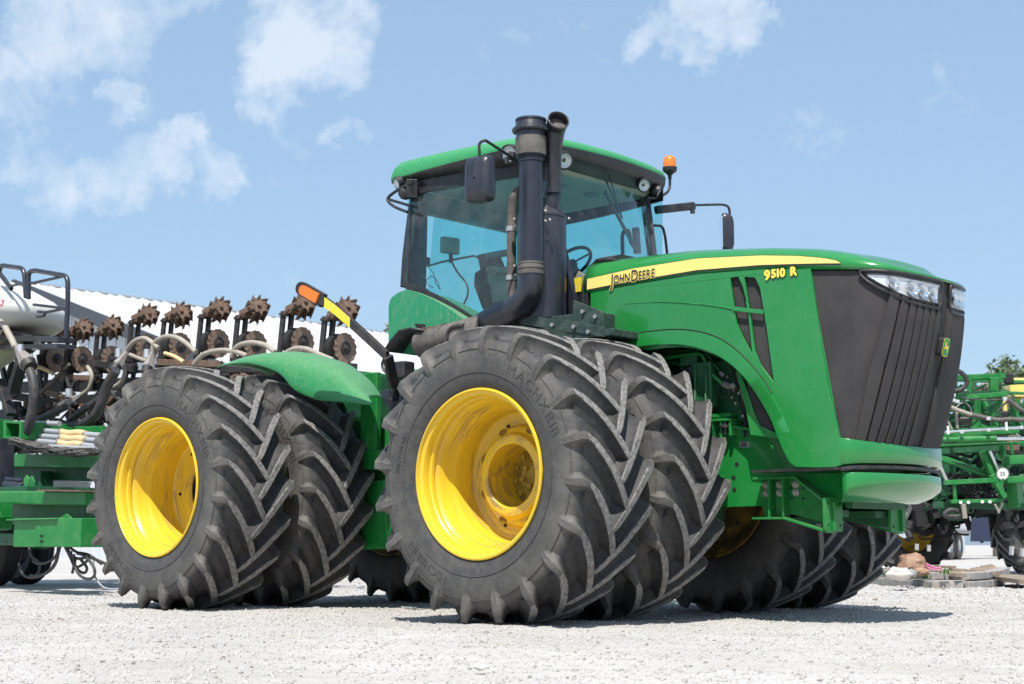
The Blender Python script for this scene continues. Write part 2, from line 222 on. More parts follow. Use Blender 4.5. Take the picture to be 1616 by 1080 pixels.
# ------------------------------------------------------------------ mesh helpers
V = Vector
class MB:
    def __init__(s): s.v = []; s.f = []; s.m = []
    def add(s, verts, faces, mi=0):
        o = len(s.v); s.v += [tuple(x) for x in verts]; s.f += [tuple(i + o for i in q) for q in faces]; s.m += [mi] * len(faces); return s
    def box(s, c, d, rot=None, mi=0):
        c = V(c); hx, hy, hz = d[0] / 2, d[1] / 2, d[2] / 2
        pts = [V((x, y, z)) for x in (-hx, hx) for y in (-hy, hy) for z in (-hz, hz)]
        if rot is not None: pts = [rot @ p for p in pts]
        return s.add([c + p for p in pts], [(0, 1, 3, 2), (4, 6, 7, 5), (0, 4, 5, 1), (2, 3, 7, 6), (0, 2, 6, 4), (1, 5, 7, 3)], mi)
    def beam(s, a, b, w, h=None, up=(0, 0, 1), mi=0):
        a, b = V(a), V(b); h = w if h is None else h; d = b - a; L = d.length; x = d.normalized(); y = V(up).cross(x)
        if y.length < 1e-3: y = V((0, 1, 0)).cross(x)
        y.normalize(); z = x.cross(y); rot = Matrix((x, y, z)).transposed()
        return s.box((a + b) / 2, (L, w, h), rot, mi)
    def ring(s, c, ax, r, n, ph=0.0):
        ax = V(ax).normalized(); u = ax.orthogonal().normalized(); w = ax.cross(u)
        return [V(c) + u * (r * math.cos(ph + 2 * PI * i / n)) + w * (r * math.sin(ph + 2 * PI * i / n)) for i in range(n)]
    def cyl(s, a, b, r, r2=None, n=20, mi=0, cap=True):
        a, b = V(a), V(b); r2 = r if r2 is None else r2; ax = b - a
        vs = s.ring(a, ax, r, n) + s.ring(b, ax, r2, n)
        fs = [(i, (i + 1) % n, n + (i + 1) % n, n + i) for i in range(n)]
        if cap: fs += [tuple(range(n - 1, -1, -1)), tuple(range(n, 2 * n))]
        return s.add(vs, fs, mi)
    def rev(s, prof, origin=(0, 0, 0), axis=(0, 0, 1), n=32, mi=0, u=None):
        """prof: list of (along, radius)"""
        ax = V(axis).normalized(); u = ax.orthogonal().normalized() if u is None else V(u); w = ax.cross(u); vs = []; fs = []; O = V(origin)
        for (h, r) in prof:
            for i in range(n):
                a = 2 * PI * i / n; vs.append(O + ax * h + u * (r * math.cos(a)) + w * (r * math.sin(a)))
        for k in range(len(prof) - 1):
            for i in range(n):
                j = (i + 1) % n; fs.append((k * n + i, k * n + j, (k + 1) * n + j, (k + 1) * n + i))
        return s.add(vs, fs, mi)
    def tube(s, pts, r, n=10, mi=0, cap=True, r2=None):
        pts = [V(p) for p in pts]; m = len(pts); vs = []; fs = []
        t0 = (pts[1] - pts[0]).normalized(); u = t0.orthogonal().normalized()
        for i, p in enumerate(pts):
            t = ((pts[min(i + 1, m - 1)] - pts[max(i - 1, 0)])).normalized()
            u = (u - t * u.dot(t)).normalized(); w = t.cross(u); rr = r if r2 is None else r + (r2 - r) * i / (m - 1)
            vs += [p + u * (rr * math.cos(2 * PI * k / n)) + w * (rr * math.sin(2 * PI * k / n)) for k in range(n)]
        for i in range(m - 1):
            for k in range(n):
                j = (k + 1) % n; fs.append((i * n + k, i * n + j, (i + 1) * n + j, (i + 1) * n + k))
        if cap: fs += [tuple(range(n - 1, -1, -1)), tuple(range((m - 1) * n, m * n))]
        return s.add(vs, fs, mi)
    def loft(s, rows, closed=False, mi=0):
        n = len(rows[0]); vs = [p for r in rows for p in r]; fs = []
        for i in range(len(rows) - 1):
            for k in range(n if closed else n - 1):
                j = (k + 1) % n; fs.append((i * n + k, i * n + j, (i + 1) * n + j, (i + 1) * n + k))
        return s.add(vs, fs, mi)
    def prism(s, pts2, fn, d, holes=(), mi=0):
        """pts2: closed 2D outline; fn(a,b) -> 3D point; d: Vector thickness offset"""
        loops = [list(pts2)] + [list(h) for h in holes]; flat = [p for l in loops for p in l]
        tr = tessellate_polygon([[V((p[0], p[1], 0)) for p in l] for l in loops]); n = len(flat); d = V(d)
        A = [V(fn(*p)) for p in flat]; vs = A + [p + d for p in A]
        fs = [tuple(t) for t in tr] + [tuple(i + n for i in reversed(t)) for t in tr]; o = 0
        for l in loops:
            m = len(l); fs += [(o + i, o + (i + 1) % m, n + o + (i + 1) % m, n + o + i) for i in range(m)]; o += m
        return s.add(vs, fs, mi)
    def ball(s, c, r, n=12, sc=(1, 1, 1), mi=0):
        vs = []; fs = []; m = max(4, n // 2)
        for i in range(m + 1):
            th = PI * i / m
            for k in range(n):
                a = 2 * PI * k / n; vs.append((c[0] + r * sc[0] * math.sin(th) * math.cos(a), c[1] + r * sc[1] * math.sin(th) * math.sin(a), c[2] + r * sc[2] * math.cos(th)))
        for i in range(m):
            for k in range(n): fs.append((i * n + k, i * n + (k + 1) % n, (i + 1) * n + (k + 1) % n, (i + 1) * n + k))
        return s.add(vs, fs, mi)
def curve(pts, per=6, closed=False):
    """Catmull-Rom through the points"""
    P = [V(p) for p in pts]; n = len(P); out = []
    for i in range(n if closed else n - 1):
        p0 = P[(i - 1) % n] if closed else P[max(i - 1, 0)]; p1 = P[i]; p2 = P[(i + 1) % n]; p3 = P[(i + 2) % n] if closed else P[min(i + 2, n - 1)]
        for k in range(per):
            t = k / per; out.append(0.5 * ((2 * p1) + (p2 - p0) * t + (2 * p0 - 5 * p1 + 4 * p2 - p3) * t * t + (3 * p1 - p0 - 3 * p2 + p3) * t ** 3))
    if not closed: out.append(P[-1])
    return out
def fillet(pts, rad, n=5):
    P = [V(p) for p in pts]; out = [P[0]]
    for i in range(1, len(P) - 1):
        a, b, c = P[i - 1], P[i], P[i + 1]; r = min(rad, (a - b).length * .48, (c - b).length * .48)
        p, q = b + (a - b).normalized() * r, b + (c - b).normalized() * r
        for k in range(n + 1):
            t = k / n; out.append(p * (1 - t) ** 2 + b * 2 * t * (1 - t) + q * t * t)
    return out + [P[-1]]
def round_poly(pts, rad, n=4):
    P = [V((p[0], p[1], 0)) for p in pts]; out = []; m = len(P)
    for i in range(m):
        a, b, c = P[i - 1], P[i], P[(i + 1) % m]; r = min(rad, (a - b).length * .45, (c - b).length * .45)
        p, q = b + (a - b).normalized() * r, b + (c - b).normalized() * r
        for k in range(n + 1):
            t = k / n; v = p * (1 - t) ** 2 + b * 2 * t * (1 - t) + q * t * t; out.append((v.x, v.y))
    return out
WLOC = {}
def thing(name, label=None, cat=None, loc=(0, 0, 0), group=None, parent=None, kind=None):
    o = bpy.data.objects.new(name, None); COL.objects.link(o); o.empty_display_size = .2
    WLOC[o.name] = V(loc)
    if parent is not None:
        o.parent = parent; o.location = V(loc) - WLOC[parent.name]
    else: o.location = loc
    tag(o, label, cat, group, kind); return o
def tag(o, label=None, cat=None, group=None, kind=None):
    if label: o['label'] = label
    if cat: o['category'] = cat
    if group: o['group'] = group
    if kind: o['kind'] = kind
    return o
def obj(name, mb, m, parent=None, smooth=35, bevel=0.0, local=False, flip=False, solid=0.0, loc=None, label=None, seg=2):
    """world-space mesh made relative to its parent (local=True: already in the parent's frame)"""
    if isinstance(mb, MB):
        me = bpy.data.meshes.new(name); vs = mb.v
        P0 = V((0, 0, 0))
        if not local:
            P0 = V(loc) if loc is not None else (V(np.mean(np.array(vs), axis=0)) if vs else V((0, 0, 0)))
            vs = [(x - P0.x, y - P0.y, z - P0.z) for x, y, z in vs]
        me.from_pydata(vs, [], mb.f); ms = m if isinstance(m, (list, tuple)) else [m]
        for q in ms: me.materials.append(M[q] if isinstance(q, str) else q)
        if len(ms) > 1: me.polygons.foreach_set('material_index', mb.m)
        bm = bmesh.new(); bm.from_mesh(me); bmesh.ops.recalc_face_normals(bm, faces=bm.faces)
        if flip: bmesh.ops.reverse_faces(bm, faces=bm.faces)
        bm.to_mesh(me); bm.free()
        if smooth:
            me.polygons.foreach_set('use_smooth', [True] * len(me.polygons)); me.set_sharp_from_angle(angle=R(smooth))
    else: me = mb; P0 = V((0, 0, 0))
    o = bpy.data.objects.new(name, me); COL.objects.link(o)
    if parent is not None:
        o.parent = parent; o.location = P0 - WLOC[parent.name] if not local else P0
    else: o.location = P0
    WLOC[o.name] = P0
    if solid:
        md = o.modifiers.new('solid', 'SOLIDIFY'); md.thickness = solid; md.offset = -1
    if bevel:
        md = o.modifiers.new('bevel', 'BEVEL'); md.width = bevel; md.segments = seg; md.limit_method = 'ANGLE'; md.angle_limit = R(40); md.harden_normals = True
    if label: o['label'] = label
    return o
def text_mesh(txt, size, extrude=.001, offset=0.0, squash=1.0):
    cu = bpy.data.curves.new('t', 'FONT'); cu.body = txt; cu.size = size; cu.extrude = extrude; cu.offset = offset; cu.align_x = 'LEFT'
    o = bpy.data.objects.new('t', cu); COL.objects.link(o); dg = bpy.context.evaluated_depsgraph_get(); me = bpy.data.meshes.new_from_object(o.evaluated_get(dg))
    bpy.data.objects.remove(o); bpy.data.curves.remove(cu)
    for v in me.vertices: v.co.x *= squash
    return me
def text_width(me): return max((v.co.x for v in me.vertices), default=0) - min((v.co.x for v in me.vertices), default=0)
def add_text(mb, txt, size, mtx, extrude=.001, offset=0.0, squash=1.0, mi=0):
    me = text_mesh(txt, size, extrude, offset, squash); w = text_width(me)
    mb.add([mtx @ v.co for v in me.vertices], [tuple(p.vertices) for p in me.polygons], mi); bpy.data.meshes.remove(me); return w
GLY = {
 'J': [[(.42, 1), (.42, .12), (.36, -.08), (.22, -.16), (.05, -.14)]], 'O': [[(.5, 1), (.22, .92), (.06, .7), (.02, .5), (.06, .3), (.22, .08), (.5, 0), (.78, .08), (.94, .3), (.98, .5), (.94, .7), (.78, .92), (.5, 1)]],
 'H': [[(.08, 0), (.08, 1)], [(.8, 0), (.8, 1)], [(.08, .5), (.8, .5)]], 'N': [[(.08, 0), (.08, 1), (.82, 0), (.82, 1)]], 'D': [[(.08, 0), (.08, 1), (.5, 1), (.8, .86), (.95, .6), (.95, .4), (.8, .14), (.5, 0), (.08, 0)]],
 'E': [[(.7, 1), (.08, 1), (.08, 0), (.7, 0)], [(.08, .52), (.62, .52)]], 'R': [[(.08, 0), (.08, 1), (.55, 1), (.76, .9), (.8, .74), (.74, .56), (.55, .48), (.08, .48)], [(.45, .48), (.82, 0)]],
 '9': [[(.9, .66), (.8, .38), (.5, .28), (.2, .38), (.08, .66), (.2, .92), (.5, 1.04), (.8, .92), (.92, .66), (.88, .2), (.7, -.12), (.4, -.2), (.12, -.16)]], '5': [[(.85, 1), (.2, 1), (.14, .58), (.5, .62), (.8, .52), (.9, .3), (.78, .08), (.5, 0), (.1, .02)]],
 '1': [[(.02, .86), (.3, 1), (.3, 0)]], '0': [[(.5, 1), (.24, .94), (.08, .7), (.05, .5), (.08, .3), (.24, .06), (.5, 0), (.76, .06), (.92, .3), (.95, .5), (.92, .7), (.76, .94), (.5, 1)]], ' ': []}
ADV = {'J': .55, 'O': 1.16, 'H': 1.02, 'N': 1.04, 'D': 1.1, 'E': .84, 'R': .95, '9': 1.06, '5': 1.0, '1': .48, '0': 1.1, ' ': .5}
def strokes(spec, org, X, Z, Nn, wid, lift=0.0, thick=.0008):
    """monoline lettering; spec: list of (char, height)"""
    mb = MB(); x = 0; k = 0; org, X, Z, Nn = V(org), V(X), V(Z), V(Nn)
    for ch, h in spec:
        for st in GLY[ch]:
            pts = [V((p[0] * h + x, p[1] * h, 0)) for p in st]; n = len(pts); L_, R_ = [], []
            for i, p in enumerate(pts):
                closed = (pts[0] - pts[-1]).length < 1e-6
                a = pts[i - 1] if i > 0 else (pts[-2] if closed else pts[0]); b = pts[i + 1] if i < n - 1 else (pts[1] if closed else pts[-1])
                d1 = (p - a).normalized() if (p - a).length > 1e-7 else (b - p).normalized(); d2 = (b - p).normalized() if (b - p).length > 1e-7 else d1
                t = (d1 + d2).normalized(); nn = V((-t.y, t.x, 0)); c = max(.5, nn.dot(V((-d1.y, d1.x, 0)))); e = V((0, 0, 0))
                if not closed and i == 0: e = -d2 * wid * .5
                if not closed and i == n - 1: e = d1 * wid * .5
                L_.append(p + nn * (wid / 2 / c) + e); R_.append(p - nn * (wid / 2 / c) + e)
            f = lambda q, z: org + X * q.x + Z * q.y + Nn * (lift + z + k * .00012)
            mb.loft([[f(q, 0) for q in L_], [f(q, thick) for q in L_], [f(q, thick) for q in R_], [f(q, 0) for q in R_]]); k += 1
        x += ADV[ch] * h
    return mb, x
def font_word(spec, org, X, Z, Nn, length, gap, rad, copies, lift):
    """flat cut-out letters along X, total length fixed; rad > 0 fattens each letter by laying shifted copies on it"""
    org, X, Z, Nn = V(org), V(X).normalized(), V(Z).normalized(), V(Nn); gl = []; tot = 0
    for ch, h, dz in spec:
        if ch == ' ': gl.append((None, h, 0, 0, 0)); tot += h; continue
        me = text_mesh(ch, h / .70, 0, 0); xs = [v.co.x for v in me.vertices]; gl.append((me, max(xs) - min(xs), min(xs), dz, h)); tot += max(xs) - min(xs) + gap
    tot -= gap; k = length / tot; mb = MB(); x = 0; n = 0
    for me, w, x0, dz, h in gl:
        if me is None: x += w; continue
        for c in range(copies):
            a = 2 * PI * c / max(1, copies); ox, oz = (rad * math.cos(a), rad * math.sin(a)) if rad else (0, 0)
            mb.add([org + X * ((v.co.x - x0 + x) * k + ox) + Z * (v.co.y + dz + oz) + Nn * (lift + n * .000015) for v in me.vertices], [tuple(p.vertices) for p in me.polygons]); n += 1
        x += w + gap; bpy.data.meshes.remove(me)
    return mb
def copy_tree(o, parent=None, loc=None):
    c = o.copy(); COL.objects.link(c); WLOC[c.name] = WLOC[o.name].copy() if loc is None else V(loc)
    if parent is not None: c.parent = parent
    for ch in list(o.children):
        copy_tree(ch, c)
    return c

# ------------------------------------------------------------------ ground
def smooth_noise(shape_pts, scale, seed):
    rs = np.random.RandomState(seed); G = rs.rand(256, 256); x = shape_pts[..., 0] / scale; y = shape_pts[..., 1] / scale
    xi = np.floor(x).astype(int); yi = np.floor(y).astype(int); fx = x - xi; fy = y - yi; fx = fx * fx * (3 - 2 * fx); fy = fy * fy * (3 - 2 * fy)
    g = lambda a, b: G[a % 256, b % 256]
    return (g(xi, yi) * (1 - fx) + g(xi + 1, yi) * fx) * (1 - fy) + (g(xi, yi + 1) * (1 - fx) + g(xi + 1, yi + 1) * fx) * fy - .5
def ground_z(p):
    return .030 * smooth_noise(p, 1.7, 1) + .016 * smooth_noise(p, .45, 2) + .012 * smooth_noise(p, .13, 3) - .012
def axis_lines(lo, hi, step):
    a = list(np.arange(lo, hi, step)); b = []; d = step
    x = hi
    while x < 2500: b.append(x); d *= 1.22; x += d
    c = []; d = step; x = lo - step
    while x > -2500: c.append(x); d *= 1.22; x -= d
    return np.array(c[::-1] + a + b)
gx = axis_lines(-13, 8, .055); gy = axis_lines(-8.5, 11, .055)
GX, GY = np.meshgrid(gx, gy, indexing='ij'); GP = np.stack([GX, GY], -1)
near = np.clip(1.5 - np.maximum(np.abs(GX + 2.5) / 14, np.abs(GY - 1.2) / 13), 0, 1)
GZ = ground_z(GP) * np.minimum(1, near * 2)
nx, ny = GX.shape
me = bpy.data.meshes.new('gravel_ground'); me.vertices.add(nx * ny); me.vertices.foreach_set('co', np.stack([GX, GY, GZ], -1).reshape(-1).astype(np.float32))
I, J = np.meshgrid(np.arange(nx - 1), np.arange(ny - 1), indexing='ij'); q = (I * ny + J).reshape(-1)
qf = np.stack([q, q + ny, q + ny + 1, q + 1], -1).reshape(-1)
me.loops.add(len(qf)); me.loops.foreach_set('vertex_index', qf.astype(np.int32)); me.polygons.add(len(q)); me.polygons.foreach_set('loop_start', np.arange(0, len(qf), 4, dtype=np.int32))
me.update(calc_edges=True); me.polygons.foreach_set('use_smooth', [True] * len(q))
def ground_mat():
    m = bpy.data.materials.new('white crushed limestone'); m.use_nodes = True; t = m.node_tree; L = t.links.new; b = t.nodes['Principled BSDF']
    b.inputs['Roughness'].default_value = .95; b.inputs['Specular IOR Level'].default_value = .15
    tc = N(t, 'ShaderNodeTexCoord'); v = tc.outputs['Object']
    n1 = N(t, 'ShaderNodeTexNoise', inputs={'Scale': .55, 'Detail': 7.0, 'Roughness': .62}); L(v, n1.inputs['Vector'])
    c1 = N(t, 'ShaderNodeValToRGB'); L(n1.outputs['Fac'], c1.inputs[0]); e = c1.color_ramp.elements; e[0].position = .32; e[0].color = (.40, .378, .355, 1); e[1].position = .62; e[1].color = (.48, .465, .442, 1)
    vo = N(t, 'ShaderNodeTexVoronoi', inputs={'Scale': 95.0, 'Randomness': 1.0}); L(v, vo.inputs['Vector'])
    mp = N(t, 'ShaderNodeMapRange'); L(vo.outputs['Color'], mp.inputs['Value']); mp.inputs['To Min'].default_value = .84; mp.inputs['To Max'].default_value = 1.10
    mm = N(t, 'ShaderNodeMix', data_type='RGBA', blend_type='MULTIPLY'); mm.inputs['Factor'].default_value = 1; L(c1.outputs['Color'], mm.inputs['A']); L(mp.outputs[0], mm.inputs['B'])
    n3 = N(t, 'ShaderNodeTexNoise', inputs={'Scale': 9.0, 'Detail': 8.0, 'Roughness': .75}); L(v, n3.inputs['Vector'])
    r3 = N(t, 'ShaderNodeMapRange'); L(n3.outputs['Fac'], r3.inputs['Value']); r3.inputs['From Min'].default_value = .62; r3.inputs['From Max'].default_value = .74; r3.inputs['To Max'].default_value = .6
    m3 = N(t, 'ShaderNodeMix', data_type='RGBA'); L(r3.outputs[0], m3.inputs['Factor']); L(mm.outputs['Result'], m3.inputs['A']); m3.inputs['B'].default_value = (.26, .205, .16, 1)
    mp2 = N(t, 'ShaderNodeMapping'); mp2.inputs['Rotation'].default_value = (0, 0, .12); mp2.inputs['Scale'].default_value = (.35, 1.5, 1); L(v, mp2.inputs['Vector'])
    n5 = N(t, 'ShaderNodeTexNoise', inputs={'Scale': 1.0, 'Detail': 9.0, 'Roughness': .7}); L(mp2.outputs[0], n5.inputs['Vector']); r5 = N(t, 'ShaderNodeMapRange'); L(n5.outputs['Fac'], r5.inputs['Value']); r5.inputs['From Min'].default_value = .5; r5.inputs['From Max'].default_value = .72; r5.inputs['To Max'].default_value = .55
    m5 = N(t, 'ShaderNodeMix', data_type='RGBA'); L(r5.outputs[0], m5.inputs['Factor']); L(m3.outputs['Result'], m5.inputs['A']); m5.inputs['B'].default_value = (.34, .295, .25, 1)
    L(m5.outputs['Result'], b.inputs['Base Color'])
    bp = N(t, 'ShaderNodeBump'); bp.inputs['Strength'].default_value = .6; bp.inputs['Distance'].default_value = .008; L(vo.outputs['Distance'], bp.inputs['Height']); bp.invert = True; L(bp.outputs[0], b.inputs['Normal'])
    return m
me.materials.append(ground_mat())
go = bpy.data.objects.new('ground', me); COL.objects.link(go); tag(go, kind='structure')

# loose crushed stones lying on it: nobody could count them
cube = np.array([[x, y, z] for x in (-1, 1) for y in (-1, 1) for z in (-1, 1)], float) * .62
cf = np.array([[0, 1, 3, 2], [4, 6, 7, 5], [0, 4, 5, 1], [2, 3, 7, 6], [0, 2, 6, 4], [1, 5, 7, 3]])
def stones(name, n, x0, x1, y0, y1, smin, smax, material, seed, zf=True):
    rs = np.random.RandomState(seed); P = np.stack([rs.uniform(x0, x1, n), rs.uniform(y0, y1, n)], -1)
    s = smin * np.exp(rs.rand(n) ** 2.2 * math.log(smax / smin)); z = ground_z(P) + s * .18
    v = cube[None] * (1 + rs.uniform(-.38, .38, (n, 8, 3))); v = v * (s[:, None, None] * rs.uniform(.6, 1.25, (n, 1, 3))); v[..., 2] *= .75
    a = rs.uniform(0, 2 * PI, n); ca, sa = np.cos(a)[:, None], np.sin(a)[:, None]; b_ = rs.uniform(-.5, .5, n); cb, sb = np.cos(b_)[:, None], np.sin(b_)[:, None]
    x = v[..., 0] * ca - v[..., 1] * sa; y = v[..., 0] * sa + v[..., 1] * ca; zz = v[..., 2]
    x, zz = x * cb + zz * sb, -x * sb + zz * cb
    out = np.stack([x + P[:, :1], y + P[:, 1:], zz + z[:, None]], -1)
    f = (cf[None] + (np.arange(n) * 8)[:, None, None]).reshape(-1)
    me = bpy.data.meshes.new(name); me.vertices.add(n * 8); me.vertices.foreach_set('co', out.reshape(-1).astype(np.float32))
    me.loops.add(len(f)); me.loops.foreach_set('vertex_index', f.astype(np.int32)); me.polygons.add(n * 6); me.polygons.foreach_set('loop_start', np.arange(0, len(f), 4, dtype=np.int32))
    me.update(calc_edges=True); me.materials.append(material); o = bpy.data.objects.new(name, me); COL.objects.link(o); tag(o, kind='stuff'); return o
def stone_mat():
    m = bpy.data.materials.new('crushed limestone pieces'); m.use_nodes = True; t = m.node_tree; L = t.links.new; b = t.nodes['Principled BSDF']; b.inputs['Roughness'].default_value = .95; b.inputs['Specular IOR Level'].default_value = .15
    g = N(t, 'ShaderNodeNewGeometry'); c = N(t, 'ShaderNodeValToRGB'); L(g.outputs['Random Per Island'], c.inputs[0]); e = c.color_ramp.elements
    e[0].position = 0; e[0].color = (.30, .27, .25, 1); e[1].position = 1; e[1].color = (.50, .487, .465, 1)
    for p, q in ((.04, (.20, .17, .145, 1)), (.08, (.35, .33, .305, 1)), (.5, (.465, .448, .425, 1))): x = e.new(p); x.color = q
    L(c.outputs['Color'], b.inputs['Base Color']); return m
SM = stone_mat()
tag(stones('loose_gravel', 95000, -9, 6.5, -7.5, 4.0, .0035, .0135, SM, 5), 'loose white crushed limestone gravel scattered over the yard', 'gravel')
tag(stones('far_gravel', 14000, -14, 3, 4.0, 12, .008, .026, SM, 6), 'coarser white gravel on the yard behind the tractor', 'gravel')

# ------------------------------------------------------------------ building behind
bld = thing('shed', 'long white metal shed with dark gable trim behind the planter', 'building', (-53.6, 25, 0))
GX0, GY0, GZ0 = -53.6, 25.0, 12.1; HW = 15.0; PZ = GZ0 - HW * .325; LEN = 62
g = MB(); g.prism([(GX0 - HW + .4, 0), (GX0 + HW - .4, 0), (GX0 + HW - .4, PZ - .15), (GX0, GZ0 - .3), (GX0 - HW + .4, PZ - .15)], lambda a, b: (a, GY0 + .5, b), (0, .2, 0)); obj('gable_wall', g, 'siding', bld, smooth=0)
for k in range(44):
    x = GX0 - HW + .8 + k * .67; zt = GZ0 - .35 - abs(x - GX0) * .325
    b_ = MB().box((x, GY0 + .48, zt / 2), (.09, .05, zt)); obj('siding_rib', b_, 'siding', bld, smooth=0)
g = MB(); g.box((GX0 + HW - .3, GY0 + LEN / 2, PZ / 2 - .1), (.2, LEN - 1.2, PZ - .3)); obj('side_wall', g, 'siding', bld, smooth=0)
for sgn, nm in ((1, 'roof_slope'), (-1, 'roof_slope')):
    r_ = MB(); r_.prism([(GX0, GZ0), (GX0 + sgn * (HW + .4), PZ - .13), (GX0 + sgn * (HW + .4), PZ - .25), (GX0, GZ0 - .12)], lambda a, b: (a, GY0 + .06, b), (0, LEN, 0)); rf = obj(nm, r_, 'roofing', bld, smooth=0)
    if sgn > 0:
        st = MB()
        for k in range(100):
            y = GY0 + .4 + k * .62; st.beam((GX0 + .1, y, GZ0 + .0), (GX0 + HW + .35, y, PZ - .10), .07, .07)
        tag(obj('roof_seams', st, 'roofing', bld, smooth=0), kind='stuff')
        rg = MB()
        for k in range(48): rg.box((GX0, GY0 + .8 + k * 1.28, GZ0 + .015), (.4, 1.05, .08))
        tag(obj('ridge_cap', rg, 'pvc', bld, smooth=0), kind='stuff')
for sgn in (1, -1):
    t_ = MB(); t_.prism([(GX0, GZ0 + .1), (GX0 + sgn * (HW + .5), PZ - .06), (GX0 + sgn * (HW + .5), PZ - .62), (GX0, GZ0 - .48)], lambda a, b: (a, GY0 - .05, b), (0, .1, 0)); obj('gable_trim', t_, 'trim', bld, smooth=0)

# ------------------------------------------------------------------ tractor
TR = thing('tractor', 'large green articulated tractor with eight dual tyres and yellow rims', 'tractor', (-1.956, 0, 0))
RT = 1.10
def tyre_mesh():
    mb = MB()
    prof = [(-.335, .625), (-.350, .650), (-.366, .70), (-.376, .77), (-.376, .84), (-.366, .90), (-.350, .945), (-.322, .975), (-.26, .994), (-.16, 1.008), (0, 1.014), (.16, 1.008), (.26, .994), (.322, .975), (.350, .945), (.366, .90), (.376, .84), (.376, .77), (.366, .70), (.350, .650), (.335, .625), (.30, .60), (-.30, .60), (-.335, .625)]
    mb.rev(prof, (0, 0, 0), (0, 1, 0), n=132, u=(1, 0, 0))
    # stations: t_base, r_base, t_top, r_top, top half width, base half width
    ST = [(.370, .845, .372, .850, .022, .036), (.366, .895, .386, .910, .024, .066), (.352, .930, .389, .985, .027, .088), (.33, .955, .376, 1.045, .027, .098), (.305, .975, .352, 1.070, .029, .100), (.26, .99, .29, 1.080, .029, .096),
          (.21, 1.0, .22, 1.088, .029, .088), (.15, 1.004, .15, 1.095, .029, .080), (.09, 1.006, .09, 1.098, .029, .074), (.03, 1.008, .03, 1.10, .029, .068), (-.015, 1.008, -.012, 1.10, .028, .062), (-.050, 1.008, -.042, 1.098, .020, .044)]
    n = 20
    def off(t):
        u = 1 - min(t, .372) / .372; return .42 * u ** 1.28
    rs = random.Random(3)
    for s in (-1, 1):
        for k in range(n):
            ph0 = 2 * PI * (k + (.5 if s > 0 else 0)) / n; rows = []
            for i, (tb, rb, tt, rt, wt, wb) in enumerate(ST):
                # tangent of the path in (circumference, t) space
                t0, t1 = ST[max(i - 1, 0)][2], ST[min(i + 1, len(ST) - 1)][2]
                dc, dt = off(t1) - off(t0), t1 - t0
                if i <= 3: dc, dt = 0.0, -1.0
                if i == 4: dc *= .6
                l = math.hypot(dc, dt); wx, wy = -dt / l, dc / l        # width direction (circ, t)
                def P_(t, r, w, so=0):
                    c = off(tt) + wx * w; t2 = t + (wy * w if i > 4 else 0); a = ph0 - c / 1.06; return (r * math.cos(a), s * t2, r * math.sin(a))
                ch = .006; wm = wt + (wb - wt) * .22; rm = rb + (rt - rb) * .34; wn = wt + (wb - wt) * .05; rn = rb + (rt - rb) * .70; tm = tb + (tt - tb) * .45; tn = tb + (tt - tb) * .8
                sec = lambda sg: [P_(tb, rb - .012, sg * wb, 1), P_(tm, rm, sg * wm, 0), P_(tn, rn, sg * wn, 0), P_(tt, rt - ch, sg * wt, 0), P_(tt, rt, sg * (wt - ch), 0)]
                rows.append(sec(-1) + sec(1)[::-1])
            m = 10; o = len(mb.v); vs = [p for r in rows for p in r]
            fs = []; mi = []
            for i in range(len(rows) - 1):
                for q in range(m - 1):
                    fs.append((i * m + q, i * m + q + 1, (i + 1) * m + q + 1, (i + 1) * m + q)); mi.append(1 if (q in (3, 4, 5) and i >= 5) or (q == 4 and i == 4) else 0)
            fs += [tuple(range(m)), tuple(range((len(rows) - 1) * m + m - 1, (len(rows) - 1) * m - 1, -1))]; mi += [0, 0]
            mb.v += vs; mb.f += [tuple(a + o for a in f) for f in fs]; mb.m += mi
    return mb
tyre0 = obj('tyre', tyre_mesh(), ['rubber', 'rubber_worn'], None, smooth=38, local=True); TYRE = tyre0.data; bpy.data.objects.remove(tyre0)
def side_text_mesh():
    mb = MB()
    def arc(txt, size, rad, a0, sq=1.0, gap=.012, outline=False):
        a = a0
        for ch in txt:
            me = text_mesh(ch, size, .0012, 0, sq); w = text_width(me) if ch != ' ' else size * .4
            x0 = min((v.co.x for v in me.vertices), default=0)
            A = a - (w / 2) / rad
            # letters stand upright outwards from the rim, on the outer wall (local -y)
            for_out = V((math.cos(A), 0, math.sin(A))); tang = V((math.sin(A), 0, -math.cos(A)))
            vs = []
            for v in me.vertices:
                x = v.co.x - x0 - w / 2; h = v.co.y; rr = rad + h; ang = A - x / rad
                yy = -.3755 if rr < .85 else -.3755 + (rr - .85) * .12
                yy = -.371 if rr < .75 else yy
                vs.append((rr * math.cos(ang), yy - .003 - v.co.z, rr * math.sin(ang)))
            mb.add(vs, [tuple(p.vertices) for p in me.polygons]); bpy.data.meshes.remove(me)
            a -= (w + gap) / rad
    arc('MACHXBIB', .105, .775, R(66), 1.15, .022)
    arc('MICHELIN', .085, .775, R(250), 1.15, .014)
    arc('MICHELIN', .085, .775, R(350), 1.15, .014) if False else None
    arc('MACHXBIB', .105, .775, R(200), 1.15, .022) if False else None
    arc('710/70R42', .05, .76, R(178), 1.1, .01)
    mb.tube(curve([(.735 * math.cos(a), -.3735, .735 * math.sin(a)) for a in np.linspace(0, 2 * PI, 97)], 1), .0035, n=5)
    mb.tube(curve([(.905 * math.cos(a), -.368, .905 * math.sin(a)) for a in np.linspace(0, 2 * PI, 97)], 1), .003, n=5)
    return mb
tt = obj('lettering', side_text_mesh(), 'rubber_text', None, smooth=30, local=True); TXT = tt.data; bpy.data.objects.remove(tt)
